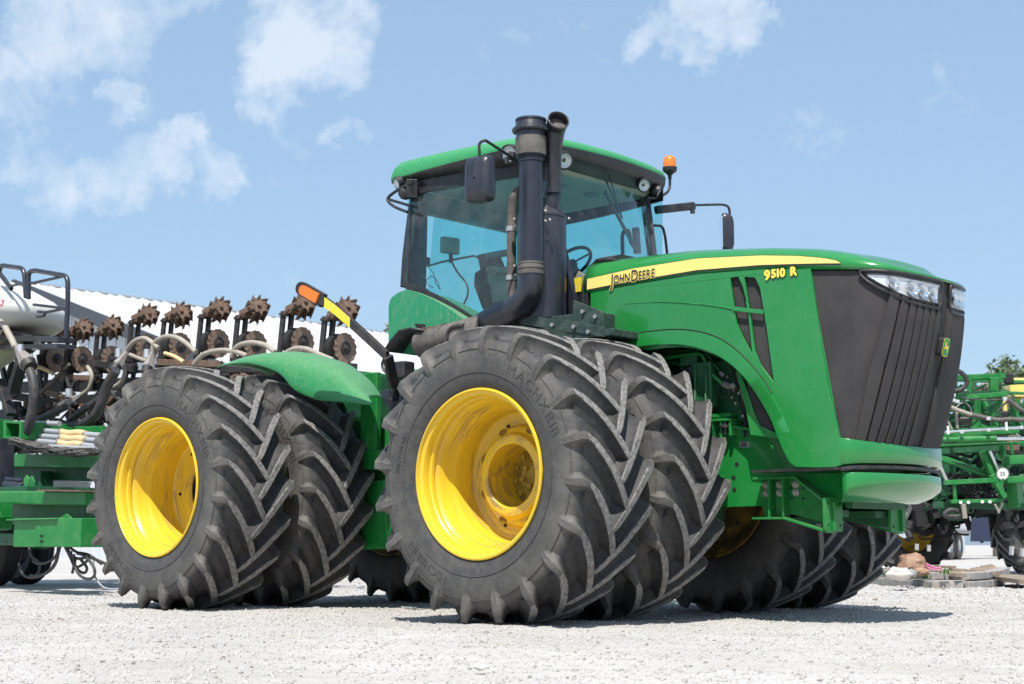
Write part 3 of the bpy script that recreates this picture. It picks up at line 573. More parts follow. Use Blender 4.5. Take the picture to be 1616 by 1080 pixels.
def rim_mesh(depth):
    mb = MB(); d = depth
    mb.rev([(-.338, .622), (-.350, .618), (-.353, .606), (-.344, .600), (-.33, .598), (-.318, .574), (-.300, .566), (-.262, .564), (-.250, .552), (-.225, .548), (-.205, .560), (-.188, .546), (-.16, .532), (-.10, .522), (-.06, .500), (-.04, .492),
            (d - .02, .486), (d - .008, .478), (d, .462), (d + .012, .30), (d + .012, .24), (d + .022, .24), (d + .022, .47), (min(d + .05, .30), .50), (.318, .574), (.33, .598), (.344, .60), (.353, .606), (.350, .618), (.338, .622), (.30, .585), (-.30, .585), (-.338, .622)], (0, 0, 0), (0, 1, 0), n=96, u=(1, 0, 0))
    return mb
def share(name, mb, m, **k):
    o = obj(name, mb, m, None, local=True, **k); me = o.data; bpy.data.objects.remove(o); return me
RIM_F = share('rim', rim_mesh(.150), 'rim', smooth=30); RIM_R = share('rim', rim_mesh(.215), 'rim', smooth=30); RIM_I = share('rim', rim_mesh(.190), 'rim_shade_grime', smooth=30)
hb = MB(); hb.rev([(.155, .385), (.125, .380), (.095, .362), (.075, .325), (.040, .308), (.026, .300), (.022, .288), (.022, .242), (.030, .234), (.18, .226), (.30, .215), (.30, 0.02), (.31, 0.0)], (0, 0, 0), (0, 1, 0), n=72, u=(1, 0, 0))
HUB = share('hub', hb, 'rim', smooth=30)
hi = MB(); hi.rev([(.290, .212), (.285, .12), (.255, .10), (.25, .0)], (0, 0, 0), (0, 1, 0), n=40, u=(1, 0, 0)); HUBI = share('hub_core', hi, 'yellow_dirty', smooth=30)
bo = MB(); bo.cyl((0, .29, 0), (0, .255, 0), .022, n=6); bo.cyl((0, .292, 0), (0, .278, 0), .03, n=14); BOLT = share('bolt', bo, 'yellow_dirty', smooth=30)
sc = MB(); sc.ball((0, 0, 0), 1, 14, (.040, .020, .024)); SCOOP = share('casting_pocket', sc, 'yellow_dirty', smooth=60)
vh = MB(); vh.cyl((0, .01, 0), (0, -.004, 0), .014, n=12); VHOLE = share('bolt_hole', vh, 'dark', smooth=30)
def link(name, me, parent, loc=(0, 0, 0), rot=None, scale=None):
    o = bpy.data.objects.new(name, me); COL.objects.link(o); o.parent = parent; o.location = loc; WLOC[o.name] = V(loc)
    if rot: o.rotation_euler = rot
    if scale: o.scale = scale
    return o
vs_ = MB(); vs_.cyl((0, 0, 0), (-.045, -.03, 0), .006, n=8); vs_.cyl((-.04, -.027, 0), (-.055, -.037, 0), .008, n=8); VALVE = share('valve_stem', vs_, 'zinc', smooth=40)
def wheel(x, y, side, hub, phase):
    w = thing('wheel', parent=TR, loc=(x, y, RT - .03))
    if side > 0: w.scale = (1, -1, 1)
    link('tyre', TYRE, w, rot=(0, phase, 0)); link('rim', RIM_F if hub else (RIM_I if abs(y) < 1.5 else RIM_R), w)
    if side < 0: link('lettering', TXT, w, rot=(0, phase * .0, 0))
    if hub:
        link('hub', HUB, w); link('hub_core', HUBI, w)
        for k in range(10):
            a = 2 * PI * k / 10 + .2; link('bolt', BOLT, w, (.165 * math.cos(a), 0, .165 * math.sin(a)))
        for k in range(5):
            a = 2 * PI * k / 5 + .9; link('bolt', BOLT, w, (.075 * math.cos(a), -.025, .075 * math.sin(a)))
        for k in range(8):
            a = 2 * PI * (k + .5) / 8; link('casting_pocket', SCOOP, w, (.352 * math.cos(a), .088, .352 * math.sin(a)), rot=(0, -a + PI / 2, 0))
        for k in range(8):
            a = 2 * PI * k / 8 + .35; link('bolt_hole', VHOLE, w, (.40 * math.cos(a), .15, .40 * math.sin(a)))
    link('valve_stem', VALVE, w, (.50, -.14 if hub else -.10, .16), rot=(0, 0, -.5))
    if not hub:
        for k in range(6):
            a = 2 * PI * k / 6 + .1; link('bolt_hole', VHOLE, w, (.40 * math.cos(a), .213, .40 * math.sin(a)))
    return w
YO, YI = 1.922, .955
wheel(0, -YO, -1, True, .09); wheel(0, -YI, -1, False, .20); wheel(0, YI, 1, False, .05); wheel(0, YO, 1, False, .17)
wheel(-3.912, -YO, -1, False, .13); wheel(-3.912, -YI, -1, False, .02); wheel(-3.912, YI, 1, False, .11); wheel(-3.912, YO, 1, False, .21)
for x in (0, -3.912):
    for s in (-1, 1):
        a = MB(); a.cyl((x, s * .30, 1.07), (x, s * 1.60, 1.07), .16, n=24); a.rev([(.0, .20), (.12, .20), (.14, .30), (.22, .30), (.24, .17)], (x, s * .36, 1.07), (0, s, 0), n=28); obj('axle_housing', a, 'green_dark', TR)
    a = MB(); a.box((x, 0, 1.05), (.7, .8, .62)); a.cyl((x - .5, 0, 1.05), (x + .5, 0, 1.05), .26); obj('differential_case', a, 'green_dark', TR, bevel=.04)

# front chassis
for s in (-1, 1):
    f = MB(); f.prism([(-1.35, 1.46), (.70, 1.475), (1.05, 1.46), (1.95, 1.30), (2.02, 1.05), (1.70, .86), (.75, .845), (.45, .95), (-1.3, .95)], lambda a, b: (a, s * .43, b), (0, -s * .03, 0))
    fo = obj('frame_side_plate', f, 'green', TR, smooth=20, bevel=.004)
    f = MB(); f.beam((.45, s * .41, 1.468), (1.02, s * .41, 1.458), .12, .02); f.beam((1.02, s * .41, 1.456), (1.9, s * .41, 1.30), .12, .02); obj('frame_flange', f, 'green', TR)
    for p in [(1.01, 1.173), (0.979, 1.072), (0.983, 0.98)]:
        h = MB().cyl((p[0], s * .425, p[1]), (p[0], s * .4335, p[1]), .017, n=14); obj('frame_hole', h, 'dark', TR)
fl = MB(); fl.box((.6, 0, .93), (2.6, .8, .06)); fl.box((1.95, 0, 1.05), (.06, .8, .45)); obj('belly_pan', fl, 'green_dark', TR)
pl = MB(); pl.box((1.087, -0.437, 1.322), (.085, .008, .046)); p0 = obj('data_plate', pl, 'alu', TR)
for k, (dx, dz, w_, h_) in enumerate(((-.0, .010, .05, .010), (.0, -.010, .06, .010))):
    q = MB().box((V((1.087, -0.437, 1.322)) + V((dx, -.006, dz))), (w_, .004, h_)); obj('plate_print', q, 'decal_dark', TR)

# weight brackets at the nose of the frame
def bracket(s):
    y0 = s * .455; yo = s * .535; b = MB()
    out = [(1.255, .765), (1.255, 1.045), (1.60, 1.045), (1.845, .86), (1.845, .70), (1.50, .785)]
    b.prism(out, lambda a, c: (a, y0, c), (0, -s * .018, 0), holes=())
    def strip(p, q, w=.115, th=.016): b.beam((p[0], s * (.455 + w / 2), p[1]), (q[0], s * (.455 + w / 2), q[1]), w, th)
    strip((1.235, 1.053), (1.61, 1.053)); strip((1.60, 1.05), (1.845, .866)); strip((1.225, .757), (1.50, .757)); strip((1.49, .757), (1.86, .632 + .02))
    b.beam((1.845, s * .512, .87), (1.845, s * .512, .665), .10, .016, up=(0, 1, 0))
    for x in (1.355, 1.475): b.box((x, s * .497, .905), (.016, .085, .28))
    r = obj('weight_bracket', b, 'green_frame', TR, smooth=20, bevel=.003)
    e = MB(); pts = round_poly([(s * .36, .905), (s * .60, .905), (s * .60, .655), (s * .36, .655)], .03)
    e.prism(pts, lambda a, c: (1.872, a, c), (-.025, 0, 0), holes=[[(s * yy + .012 * math.cos(t), zz + .012 * math.sin(t)) for t in np.linspace(0, 2 * PI, 9)[:-1]] for yy in (.40, .56) for zz in (.70, .86)])
    obj('end_plate', e, 'green_frame', r, bevel=.003)
    for px in (1.285, 1.405, 1.545):
        for pz in (1.005, .945):
            q = MB(); q.cyl((px, s * .455, pz), (px, s * .464, pz), .028, n=16); q.cyl((px, s * .462, pz), (px, s * .482, pz), .021, n=6); q.cyl((px, s * .48, pz), (px, s * .495, pz), .010, n=10); obj('bolt', q, 'zinc', r)
    for px, pz in ((1.50, .98), (1.60, .975), (1.505, .905), (1.60, .90)):
        q = MB().cyl((px, s * .455, pz), (px, s * .4565, pz), .012, n=10); obj('bracket_hole', q, 'dark', r)
bracket(-1); bracket(1)
for s in (-1, 1):
    b = MB(); b.prism([(1.30, .845), (1.86, .845), (1.86, .69), (1.5, .74), (1.3, .75)], lambda a, c: (a, s * .40, c), (0, -s * .02, 0)); b.box((1.58, s * .3, .79), (.5, .2, .05)); obj('lower_gusset', b, 'green_dark', TR)

# ------------------------------------------------------------------ hood
def lerp(a, b, t): return a + (b - a) * t
def interp(tab, x):
    xs = [p[0] for p in tab]; return [float(np.interp(x, xs, [p[k] for p in tab])) for k in range(1, len(tab[0]))]
# lower edge (panel line) and crest along the hood
ZL = [(-.27, 2.600), (.24, 2.628), (.86, 2.640), (1.43, 2.606), (1.84, 2.553), (2.2, 2.512), (2.36, 2.500), (2.46, 2.488), (2.53, 2.475), (2.60, 2.458)]
ZC = [(-.27, 2.885), (.13, 2.875), (.76, 2.855), (1.45, 2.785), (1.88, 2.720), (2.20, 2.640), (2.40, 2.575), (2.60, 2.50)]
plan_top = [(-.27, -.700), (.2, -.705), (.86, -.705), (1.43, -.702), (1.84, -.700), (2.08, -.698), (2.22, -.686), (2.33, -.655), (2.41, -.60), (2.465, -.52), (2.50, -.43), (2.53, -.33), (2.555, -.22), (2.572, -.11), (2.578, 0)]
full = plan_top + [(x, -y) for x, y in plan_top[-2::-1]]
def dense(pl, per=3):
    return [(p.x, p.y) for p in curve([(x, y, 0) for x, y in pl], per)]
full = dense(full, 3)
rows = [[], [], [], [], [], []]
for x, y in full:
    z0 = interp(ZL, x)[0]; zc = interp(ZC, x)[0]; s = -1 if y < 0 else 1
    nose = max(0, min(1, (x - 2.0) / .58))
    ins = lerp(.15, .17, nose)
    # inward direction
    ry = abs(y); ix, iy = (x - ins * .0, max(ry - .155, 0)) if x < 2.1 else (x - .16 * ((x - 2.1) / .48), max(ry - .155 * (ry / .7), 0))
    zs = z0 + (zc - z0) * .45
    rows[0].append((x, y, z0)); rows[1].append((lerp(x, ix, .04), s * lerp(ry, iy, .05), zs)); rows[2].append((lerp(x, ix, .30), s * lerp(ry, iy, .32), z0 + (zc - z0) * .80)); rows[3].append((ix, s * iy, zc))
    rows[4].append((lerp(ix, min(ix, 2.25), .5), s * iy * .55, interp(ZC, lerp(ix, min(ix, 2.25), .5))[0] + .018)); rows[5].append((min(ix, 2.25), 0, interp(ZC, min(ix, 2.25))[0] + .024))
h = MB(); h.loft(rows); obj('hood', h, 'green', TR, smooth=50, solid=.012)
hr = MB(); hr.prism([(-.66, 2.10), (-.70, 2.60), (-.56, 2.84), (.56, 2.84), (.70, 2.60), (.66, 2.10)], lambda a, b: (-.26, a, b), (.03, 0, 0)); obj('hood_rear_bulkhead', hr, 'black', TR)
hk = MB(); hk.prism(round_poly([(-.60, 2.80), (-.40, 2.97), (.40, 2.97), (.60, 2.80)], .1), lambda a, b: (-.34, a, b), (.18, 0, 0)); obj('cowl_seal', hk, 'black', TR)
# stripe
sb = [(-.235, 2.632), (.24, 2.652), (.86, 2.664), (1.43, 2.634), (1.75, 2.604), (1.97, 2.581), (2.10, 2.566)]
stp = [(-.215, 2.722), (.24, 2.752), (.86, 2.756), (1.43, 2.708), (1.75, 2.664), (1.97, 2.620), (2.07, 2.590), (2.10, 2.568)]
def hood_y(x, z):
    z0 = interp(ZL, x)[0]; zc = interp(ZC, x)[0]; zs = z0 + (zc - z0) * .45; t = (z - z0) / (zs - z0); yy = .703 if x < 2 else .699
    return -(yy - .155 * .05 * t)
def strip_mesh(lo, hi, x0, x1, off, n=60):
    m = MB(); A = []; B = []
    for i in range(n + 1):
        x = x0 + (x1 - x0) * i / n; a, b = interp(lo, x)[0], interp(hi, x)[0]
        A.append((x, hood_y(x, a) - off, a)); B.append((x, hood_y(x, b) - off, b))
    m.loft([A, B]); return m
for s in (-1, 1):
    for nm, mm, lo, hi, off in (('stripe_border', 'decal_dark', [(x, z - .013) for x, z in sb], [(x, z + .004) for x, z in stp], .0030), ('hood_stripe', 'stripe', sb, stp, .0050)):
        q = strip_mesh(lo, hi, -.24 if nm == 'stripe_border' else -.233, 2.105, off)
        if s > 0: q.v = [(x, -y, z) for x, y, z in q.v]
        obj(nm, q, mm, TR, smooth=30)
# lettering on the hood
def face_text(txt, size, x, z, y, slope, extrude=.001, offset=0, squash=1.0):
    """letters standing on the near side face (towards -y); slope in radians"""
    mb = MB(); mtx = Matrix.Translation((x, y, z)) @ Matrix.Rotation(PI / 2, 4, 'X') @ Matrix.Rotation(slope, 4, 'Z'); w = add_text(mb, txt, size, mtx, extrude, offset, squash); return mb, w
lo_ = V((0.015, -0.712, 2.647)); hi_ = V((0.46, -0.712, 2.657)); Xl = (hi_ - lo_).normalized(); Zl = V((.06, 0, 1)).normalized(); Nl = V((0, -1, 0)); wl_ = (hi_ - lo_).length
H_ = .066; spec = [('J', .096, -.016), ('O', H_, 0), ('H', H_, 0), ('N', H_, 0), (' ', .012, 0), ('D', .090, -.006), ('E', H_, 0), ('E', H_, 0), ('R', H_, 0), ('E', H_, 0)]
obj('hood_lettering', font_word(spec, lo_, Xl, Zl, Nl, wl_, .014, .008, 12, 0), 'stripe', TR, smooth=0)
obj('hood_lettering', font_word(spec, lo_, Xl, Zl, Nl, wl_, .014, .0014, 4, .003), 'decal_dark', TR, smooth=0)
mo = V((1.472, -0.707, 2.528)); wl2 = (V((1.744, -0.707, 2.504)) - mo).length; mspec = [('9', .070, -.012), ('5', .058, 0), ('1', .058, 0), ('0', .058, 0), (' ', .035, 0), ('R', .060, 0)]
for rad, cp, lift, mm in ((.0095, 12, 0, 'decal_dark'), (.0055, 12, .003, 'decal_yellow')):
    obj('model_number', font_word(mspec, mo, (1, 0, -.02), (0, 0, 1), Nl, wl2, .016, rad, cp, lift), mm, TR, smooth=0)

# side panels with louvre openings
arch_in = [(0.374, 2.082), (0.546, 2.087), (0.704, 2.079), (0.846, 2.052), (0.974, 2.012), (1.088, 1.954), (1.189, 1.874), (1.277, 1.782), (1.358, 1.681), (1.427, 1.583), (1.49, 1.476), (1.551, 1.334), (1.602, 1.221), (1.643, 1.155)]
bot = [(1.695, 1.121), (1.873, 1.11), (2.016, 1.11)]
front = [(2.043, 1.32), (1.969, 1.732), (1.909, 2.151), (1.857, 2.557)]
topl = [(x, interp(ZL, x)[0] - .004) for x in (1.43, .86, .24, -.20)]
outer = [(-.20, 2.34), (-.02, 2.19)] + arch_in + bot + [(2.06, 1.12), (2.06, 1.315)] + front[1:] + topl
lv1 = [(1.159, 2.568), (1.233, 2.569), (1.271, 2.492), (1.316, 2.256), (1.343, 1.967), (1.267, 2.097), (1.208, 2.218), (1.178, 2.415)]
lv2 = [(1.284, 2.563), (1.379, 2.547), (1.422, 2.465), (1.474, 2.145), (1.524, 1.745), (1.413, 1.885), (1.366, 1.993), (1.333, 2.254)]
for s in (-1, 1):
    p = MB(); p.prism(outer, lambda a, b: (a, s * .700, b), (0, -s * .022, 0), holes=[round_poly(lv1, .012, 2), round_poly(lv2, .012, 2)]); pn = obj('side_panel', p, 'green', TR, smooth=25, bevel=.006)
    cb = MB(); q0, q1 = [(1.199, 2.33), (1.434, 2.278)]; cb.beam((q0[0] - .02, s * .706, q0[1]), (q1[0] + .02, s * .706, q1[1] - .003), .010, .034, up=(0, 0, 1)); obj('louvre_crossbar', cb, 'green', pn, bevel=.004)
    for lv in (lv1, lv2):
        c = V((sum(p[0] for p in lv) / len(lv), sum(p[1] for p in lv) / len(lv))); big = [(c.x + (a - c.x) * 1.08, c.y + (b - c.y) * 1.04) for a, b in lv]
        q = MB(); q.prism(big, lambda a, b: (a, s * .665, b), (0, -s * .01, 0)); obj('louvre_screen', q, 'mesh', pn, smooth=0)
    # raised character lines
    cl = MB(); cl.tube(curve([(p[0], s * .700, p[1]) for p in [(0.146, 2.474), (0.491, 2.453), (0.852, 2.4), (1.085, 2.352), (1.199, 2.321)]], 6), .0025, n=6, r2=.009)
    obj('panel_crease', cl, 'green', pn, smooth=60)
    # flared wheel arch strip
    ac_o = curve([(p[0], 0, p[1]) for p in [(-0.043, 2.183), (0.048, 2.206), (0.408, 2.224), (0.713, 2.21), (0.972, 2.147), (1.154, 2.049), (1.325, 1.896), (1.459, 1.735), (1.574, 1.536), (1.655, 1.374)]], 5)
    ac_i = curve([(p[0], 0, p[1]) for p in [(-0.031, 2.099), (0.149, 2.1), (0.431, 2.106), (0.723, 2.081), (0.946, 2.018), (1.106, 1.937), (1.24, 1.831), (1.359, 1.69), (1.476, 1.509), (1.548, 1.361)]], 5)
    nA = len(ac_o) - 1; ff = [max(0.0, min(1.0, (nA - i) / (.42 * nA))) for i in range(nA + 1)]; ff = [f * f * (3 - 2 * f) for f in ff]
    a = MB(); rws = [[(p.x, s * .7008, p.z) for p in ac_o], [(lerp(p.x, q.x, .02), s * (.7012 + .020 * f), lerp(p.z, q.z, .02)) for p, q, f in zip(ac_o, ac_i, ff)],
        [(lerp(p.x, q.x, .9), s * (.7012 + .025 * f), lerp(p.z, q.z, .9)) for p, q, f in zip(ac_o, ac_i, ff)], [(q.x, s * (.7008 + .012 * f), q.z) for q, f in zip(ac_i, ff)], [(q.x, s * .66, q.z) for q in ac_i]]
    a.loft(rws); obj('wheel_arch_trim', a, 'green', TR, smooth=40)
    gp = MB(); gp.tube([(p.x, s * .7035, p.z + .006) for p in ac_o[:-8]], .0045, n=6); obj('arch_gap', gp, 'dark', TR)
    # inner shoulder of the louvre recess
    # radiator side screen seen inside the arch opening
sc_ = MB(); sc_.prism([(1.209, 1.786), (1.393, 1.517), (1.445, 1.396), (1.302, 1.427), (1.256, 1.601)], lambda a, b: (a, -.58, b), (0, .01, 0)); obj('radiator_side_screen', sc_, 'mesh', TR, smooth=0)
fr = MB(); fr.prism([(1.108, 1.995), (1.167, 1.846), (1.232, 1.697), (1.284, 1.541), (1.332, 1.443), (1.479, 1.38), (1.489, 1.337), (1.297, 1.369), (1.247, 1.376), (1.201, 1.603), (1.143, 1.799)], lambda a, b: (a, -.60, b), (0, .04, 0)); obj('radiator_support', fr, 'green', TR, smooth=20, bevel=.006)

# lower nose bar that wraps round under the grille
plan_bot = [(2.055, -.697), (2.11, -.684), (2.155, -.648), (2.185, -.59), (2.207, -.52), (2.235, -.42), (2.262, -.30), (2.282, -.16), (2.290, 0)]
pb_full = dense(plan_bot + [(x, -y) for x, y in plan_bot[-2::-1]], 3)
def outw(pl, i):
    a = V(pl[max(i - 1, 0)]); b = V(pl[min(i + 1, len(pl) - 1)]); t = (b - a).normalized(); return V((t.y, -t.x))
def ringrow(pl, off, z, zf=None):
    r = []
    for i, (x, y) in enumerate(pl):
        n = outw(pl, i); zz = z if zf is None else z + zf * max(0, (x - 2.05) / .24)
        r.append((x + n.x * off, y + n.y * off, zz))
    return r
nb = MB(); nb.loft([ringrow(pb_full, -.03, 1.318, -.045), ringrow(pb_full, .001, 1.318, -.045), ringrow(pb_full, .005, 1.310, -.045), ringrow(pb_full, .005, 1.145, .02), ringrow(pb_full, -.006, 1.125, .02), ringrow(pb_full, -.04, 1.12, .02)]); obj('nose_bar', nb, 'green', TR, smooth=45)
gs = MB(); gs.loft([ringrow(pb_full, -.010, 1.108, .02), ringrow(pb_full, -.008, 1.100, .02), ringrow(pb_full, -.008, 1.086, .02), ringrow(pb_full, -.02, 1.078, .02)]); gs.beam((1.30, -.60, 1.10), (2.05, -.63, 1.10), .14, .018); obj('nose_seal', gs, 'black_frame', TR, smooth=45)
# bumper / lower fairing
bp_ = [(1.30, -.47), (1.70, -.48), (2.00, -.52), (2.05, -.66), (2.10, -.665), (2.15, -.63), (2.195, -.56), (2.23, -.46), (2.262, -.32), (2.285, -.16), (2.292, 0)]
front_pl = dense(bp_[3:] + [(x, -y) for x, y in bp_[-2:2:-1]], 3)
def shr(pl, k, z, cx=1.7, zf=0):
    return [(lerp(x, cx, k) if x > 2.0 else x, y * (1 - k * .9), z + zf * max(0, (x - 2.05) / .25)) for x, y in pl]
def ringb(k, zf_):
    out = []
    for x, y in front_pl:
        t = max(0, min(1, (x - 2.05) / .24)); out.append((lerp(x, 1.7, k) if x > 2.0 else x, y * (1 - k * .8), zf_(t)))
    return out
b_ = MB(); b_.loft([ringb(.05, lambda t: 1.070), ringb(.006, lambda t: 1.070), ringb(0, lambda t: 1.062), ringb(-.004, lambda t: lerp(.95, 1.02, t)), ringb(.004, lambda t: lerp(.925, 1.000, t)), ringb(.10, lambda t: lerp(.895, .935, t)), ringb(.24, lambda t: lerp(.872, .880, t)), ringb(.28, lambda t: .868), ringb(.9, lambda t: .868)])
bmp = obj('bumper', b_, 'green', TR, smooth=50)
for s in (-1, 1):
    f = MB(); f.loft([[(1.30, s * .455, 1.08), (1.65, s * .46, 1.08), (1.95, s * .50, 1.075), (2.06, s * .655, 1.07)], [(1.42, s * .45, .98), (1.70, s * .455, .98), (1.95, s * .49, .975), (2.055, s * .63, .97)], [(1.62, s * .44, .88), (1.75, s * .44, .875), (1.93, s * .45, .87), (2.04, s * .56, .88)]]); obj('bumper_side_fairing', f, 'green', TR, smooth=50)

# grille: a surface between the lower and the upper plan curve
TOPC = [(1.84, -.690), (2.05, -.688), (2.22, -.676), (2.33, -.645), (2.41, -.59), (2.46, -.51), (2.495, -.42), (2.525, -.32), (2.548, -.21), (2.565, -.10), (2.570, 0)]
BOTC = [(2.045, -.680), (2.08, -.672), (2.12, -.65), (2.15, -.615), (2.172, -.57), (2.195, -.51), (2.218, -.43), (2.24, -.34), (2.26, -.23), (2.275, -.11), (2.280, 0)]
def arcs(pl):
    s = [0]
    for i in range(1, len(pl)): s.append(s[-1] + math.dist(pl[i], pl[i - 1]))
    return s
def G(u, v, off=0.0):
    """u 0..1 from the near side edge to the centre (mirrored beyond 1), v 0 bottom .. 1 top"""
    m = 1
    if u > 1: u = 2 - u; m = -1
    k = u * 10; a = np.interp(k, range(11), [p[0] for p in TOPC]); b = np.interp(k, range(11), [p[1] for p in TOPC]); c = np.interp(k, range(11), [p[0] for p in BOTC]); d = np.interp(k, range(11), [p[1] for p in BOTC])
    zt = interp(ZL, a)[0] - .008; zb = 1.318 - .045 * max(0, (c - 2.05) / .24) - .004
    bul = .045 * 4 * v * (1 - v) * min(1, u * 2)
    x = c + (a - c) * v; y = d + (b - d) * v
    k0 = min(max(k, .2), 9.99); tx = np.interp(k0 + .2, range(11), [p[0] for p in TOPC]) - np.interp(k0 - .2, range(11), [p[0] for p in TOPC]); ty = np.interp(k0 + .2, range(11), [p[1] for p in TOPC]) - np.interp(k0 - .2, range(11), [p[1] for p in TOPC]); l = math.hypot(tx, ty) or 1
    nx_, ny_ = ty / l, -tx / l
    return V((x + nx_ * (bul + off), (y + ny_ * (bul + off)) * m, zb + (zt - zb) * v))
GR = MB(); GR.loft([[G(u, v, -.012) for u in np.linspace(0, 2, 81)] for v in np.linspace(0, 1, 17)]); grille = obj('grille', GR, 'mesh', TR, smooth=60)
ge = MB()
for m in (0, 2):
    ge = MB(); ge.tube([G(m, v, -.004) for v in np.linspace(0, 1, 10)], .006, n=6); obj('grille_edge', ge, 'green', grille)
RIBB = [.62, .54, .46, .375, .295, .215, .14]; RIBT = [.555, .470, .390, .315, .245, .175, .105]
def u_of(y, tab):
    return float(np.interp(y, [p[1] for p in tab], range(11))) / 10
UB = [u_of(-y, BOTC) for y in RIBB] + [u_of(-.065, BOTC)]; UT = [u_of(-y, TOPC) for y in RIBT] + [u_of(-.045, TOPC)]
for i in range(len(RIBB)):
    for m in (0, 1):
        vt = (.885, .868, .858, .852, .850, .850, .850)[i]; c0 = []; mm_ = (lambda u: u) if m == 0 else (lambda u: 2 - u)
        for v in np.linspace(.0, vt, 16):
            a_, b_ = lerp(UB[i], UT[i], v / vt), lerp(UB[i + 1], UT[i + 1], v / vt); w_ = (b_ - a_) * .84; hgt = .014 * min(1, (vt - v) * 12 + .25)
            c0.append([G(mm_(a_), v, -.011), G(mm_(a_ + w_ * .03), v, hgt + .008), G(mm_(a_ + w_ * .5), v, hgt), G(mm_(a_ + w_ * .97), v, hgt - .002), G(mm_(a_ + w_), v, -.011)])
        q = MB(); q.loft(c0); obj('grille_rib', q, 'mesh', grille, smooth=25)
# dark gap line beside each rib is the rib's own shadowed flank
# headlights
def v_low(u):   # lower border of the lamp, in v
    return float(np.interp(u, [.225, .27, .33, .42, .50, .60, .72, .82, .895, .915], [.992, .955, .925, .893, .872, .858, .852, .852, .852, .862]))
def lamp(m):
    U = (lambda u: u) if m == 0 else (lambda u: 2 - u)
    us = np.linspace(.225, .915, 36); fr = MB()
    loop_o = [(u, v_low(u) - .020) for u in us] + [(.935, .87), (.935, .985)] + [(u, .998) for u in us[::-1]]
    inn = [(u, v_low(u) + .006) for u in us[3:-1]] + [(.898, .872), (.900, .975)] + [(u, .978) for u in us[::-1][1:-5]]
    fr.tube([G(U(u), v, .006) for u, v in loop_o] + [G(U(loop_o[0][0]), loop_o[0][1], .006)], .013, n=8, cap=False)
    fm = obj('headlight', fr, 'black', TR, smooth=60)
    hs = us[1:]; bk = MB(); bk.loft([[G(U(u), lerp(v_low(u), .99, t), -.008) for u in hs] for t in np.linspace(0, 1, 5)]); obj('lamp_bezel', bk, 'black', fm, smooth=60)
    h2 = np.linspace(.27, .900, 34); rf = MB(); rf.loft([[G(U(u), lerp(v_low(u) + .012, .972, t), -.004 + (.010 if t in (0, 1) else 0)) for u in h2] for t in (0, .12, .3, .5, .7, .88, 1)]); obj('reflector', rf, 'alu_bright', fm, smooth=30)
    ln = MB(); ln.loft([[G(U(u), lerp(v_low(u) + .004, .982, t), .016 + .006 * math.sin(t * PI)) for u in h2] for t in np.linspace(0, 1, 7)]); obj('lamp_lens', ln, 'lens', fm, smooth=60)
    for u, v, r in ((.46, .935, .045), (.63, .915, .052), (.735, .912, .052), (.835, .910, .050)):
        c = G(U(u), v, .0); d = (G(U(u), v, .05) - c).normalized(); d = (d + V((.3, 0, 0))).normalized()
        q = MB(); q.rev([(.010, r), (.012, r * .93), (-.0, r * .75), (-.012, r * .4), (-.014, .01)], c, d, n=28); q.rev([(.012, r * .93), (.016, r), (.004, r * 1.04)], c, d, n=28); obj('lamp_bowl', q, 'chrome', fm, smooth=50)
        q = MB(); q.ball(c + d * .004, r * .26, 12); obj('bulb', q, 'bulb', fm, smooth=60)
M['bulb'] = mat('lamp bulb glass', (.30, .33, .38), .08, metal=.6); M['alu_bright'] = mat('bright lamp housing', (.86, .88, .90), .22, metal=.25, var=.10, vscale=14)
lamp(0); lamp(1)
# emblem
ec = V((2.548, 0, 1.985)); ex = V((.955, 0, -.23)).normalized(); ey = V((0, 1, 0)); ez = ex.cross(ey)
def emb(a, b, k=0): return ec + ey * a + ez * b + ex * k
q = MB(); q.prism(round_poly([(-.050, -.068), (.050, -.068), (.050, .068), (-.050, .068)], .026, 5), lambda a, b: emb(a, b, -.045), ex * .047); em = obj('emblem', q, 'black', TR, smooth=30)
q = MB(); q.prism(round_poly([(-.049, -.067), (.049, -.067), (.049, .067), (-.049, .067)], .026, 5), lambda a, b: emb(a, b, .0021), ex * .001); obj('emblem_border', q, 'decal_yellow', em, smooth=30)
q = MB(); q.prism(round_poly([(-.044, -.062), (.044, -.062), (.044, .062), (-.044, .062)], .023, 5), lambda a, b: emb(a, b, .0032), ex * .003); obj('emblem_field', q, 'decal_green', em, smooth=30)
deer = [(-.048, -.010), (-.040, .012), (-.018, .016), (.006, .014), (.018, .030), (.012, .052), (.020, .040), (.022, .060), (.028, .040), (.040, .036), (.044, .026), (.032, .022), (.030, .004), (.040, -.006), (.054, -.004), (.052, -.012), (.034, -.016), (.018, -.010), (-.006, -.014), (-.022, -.030), (-.040, -.052), (-.046, -.050), (-.034, -.026), (-.034, -.012)]
q = MB(); q.prism([(-a * .70, b * .82) for a, b in deer], lambda a, b: emb(a, b, .0065), ex * .001); obj('emblem_deer', q, 'decal_yellow', em, smooth=0)

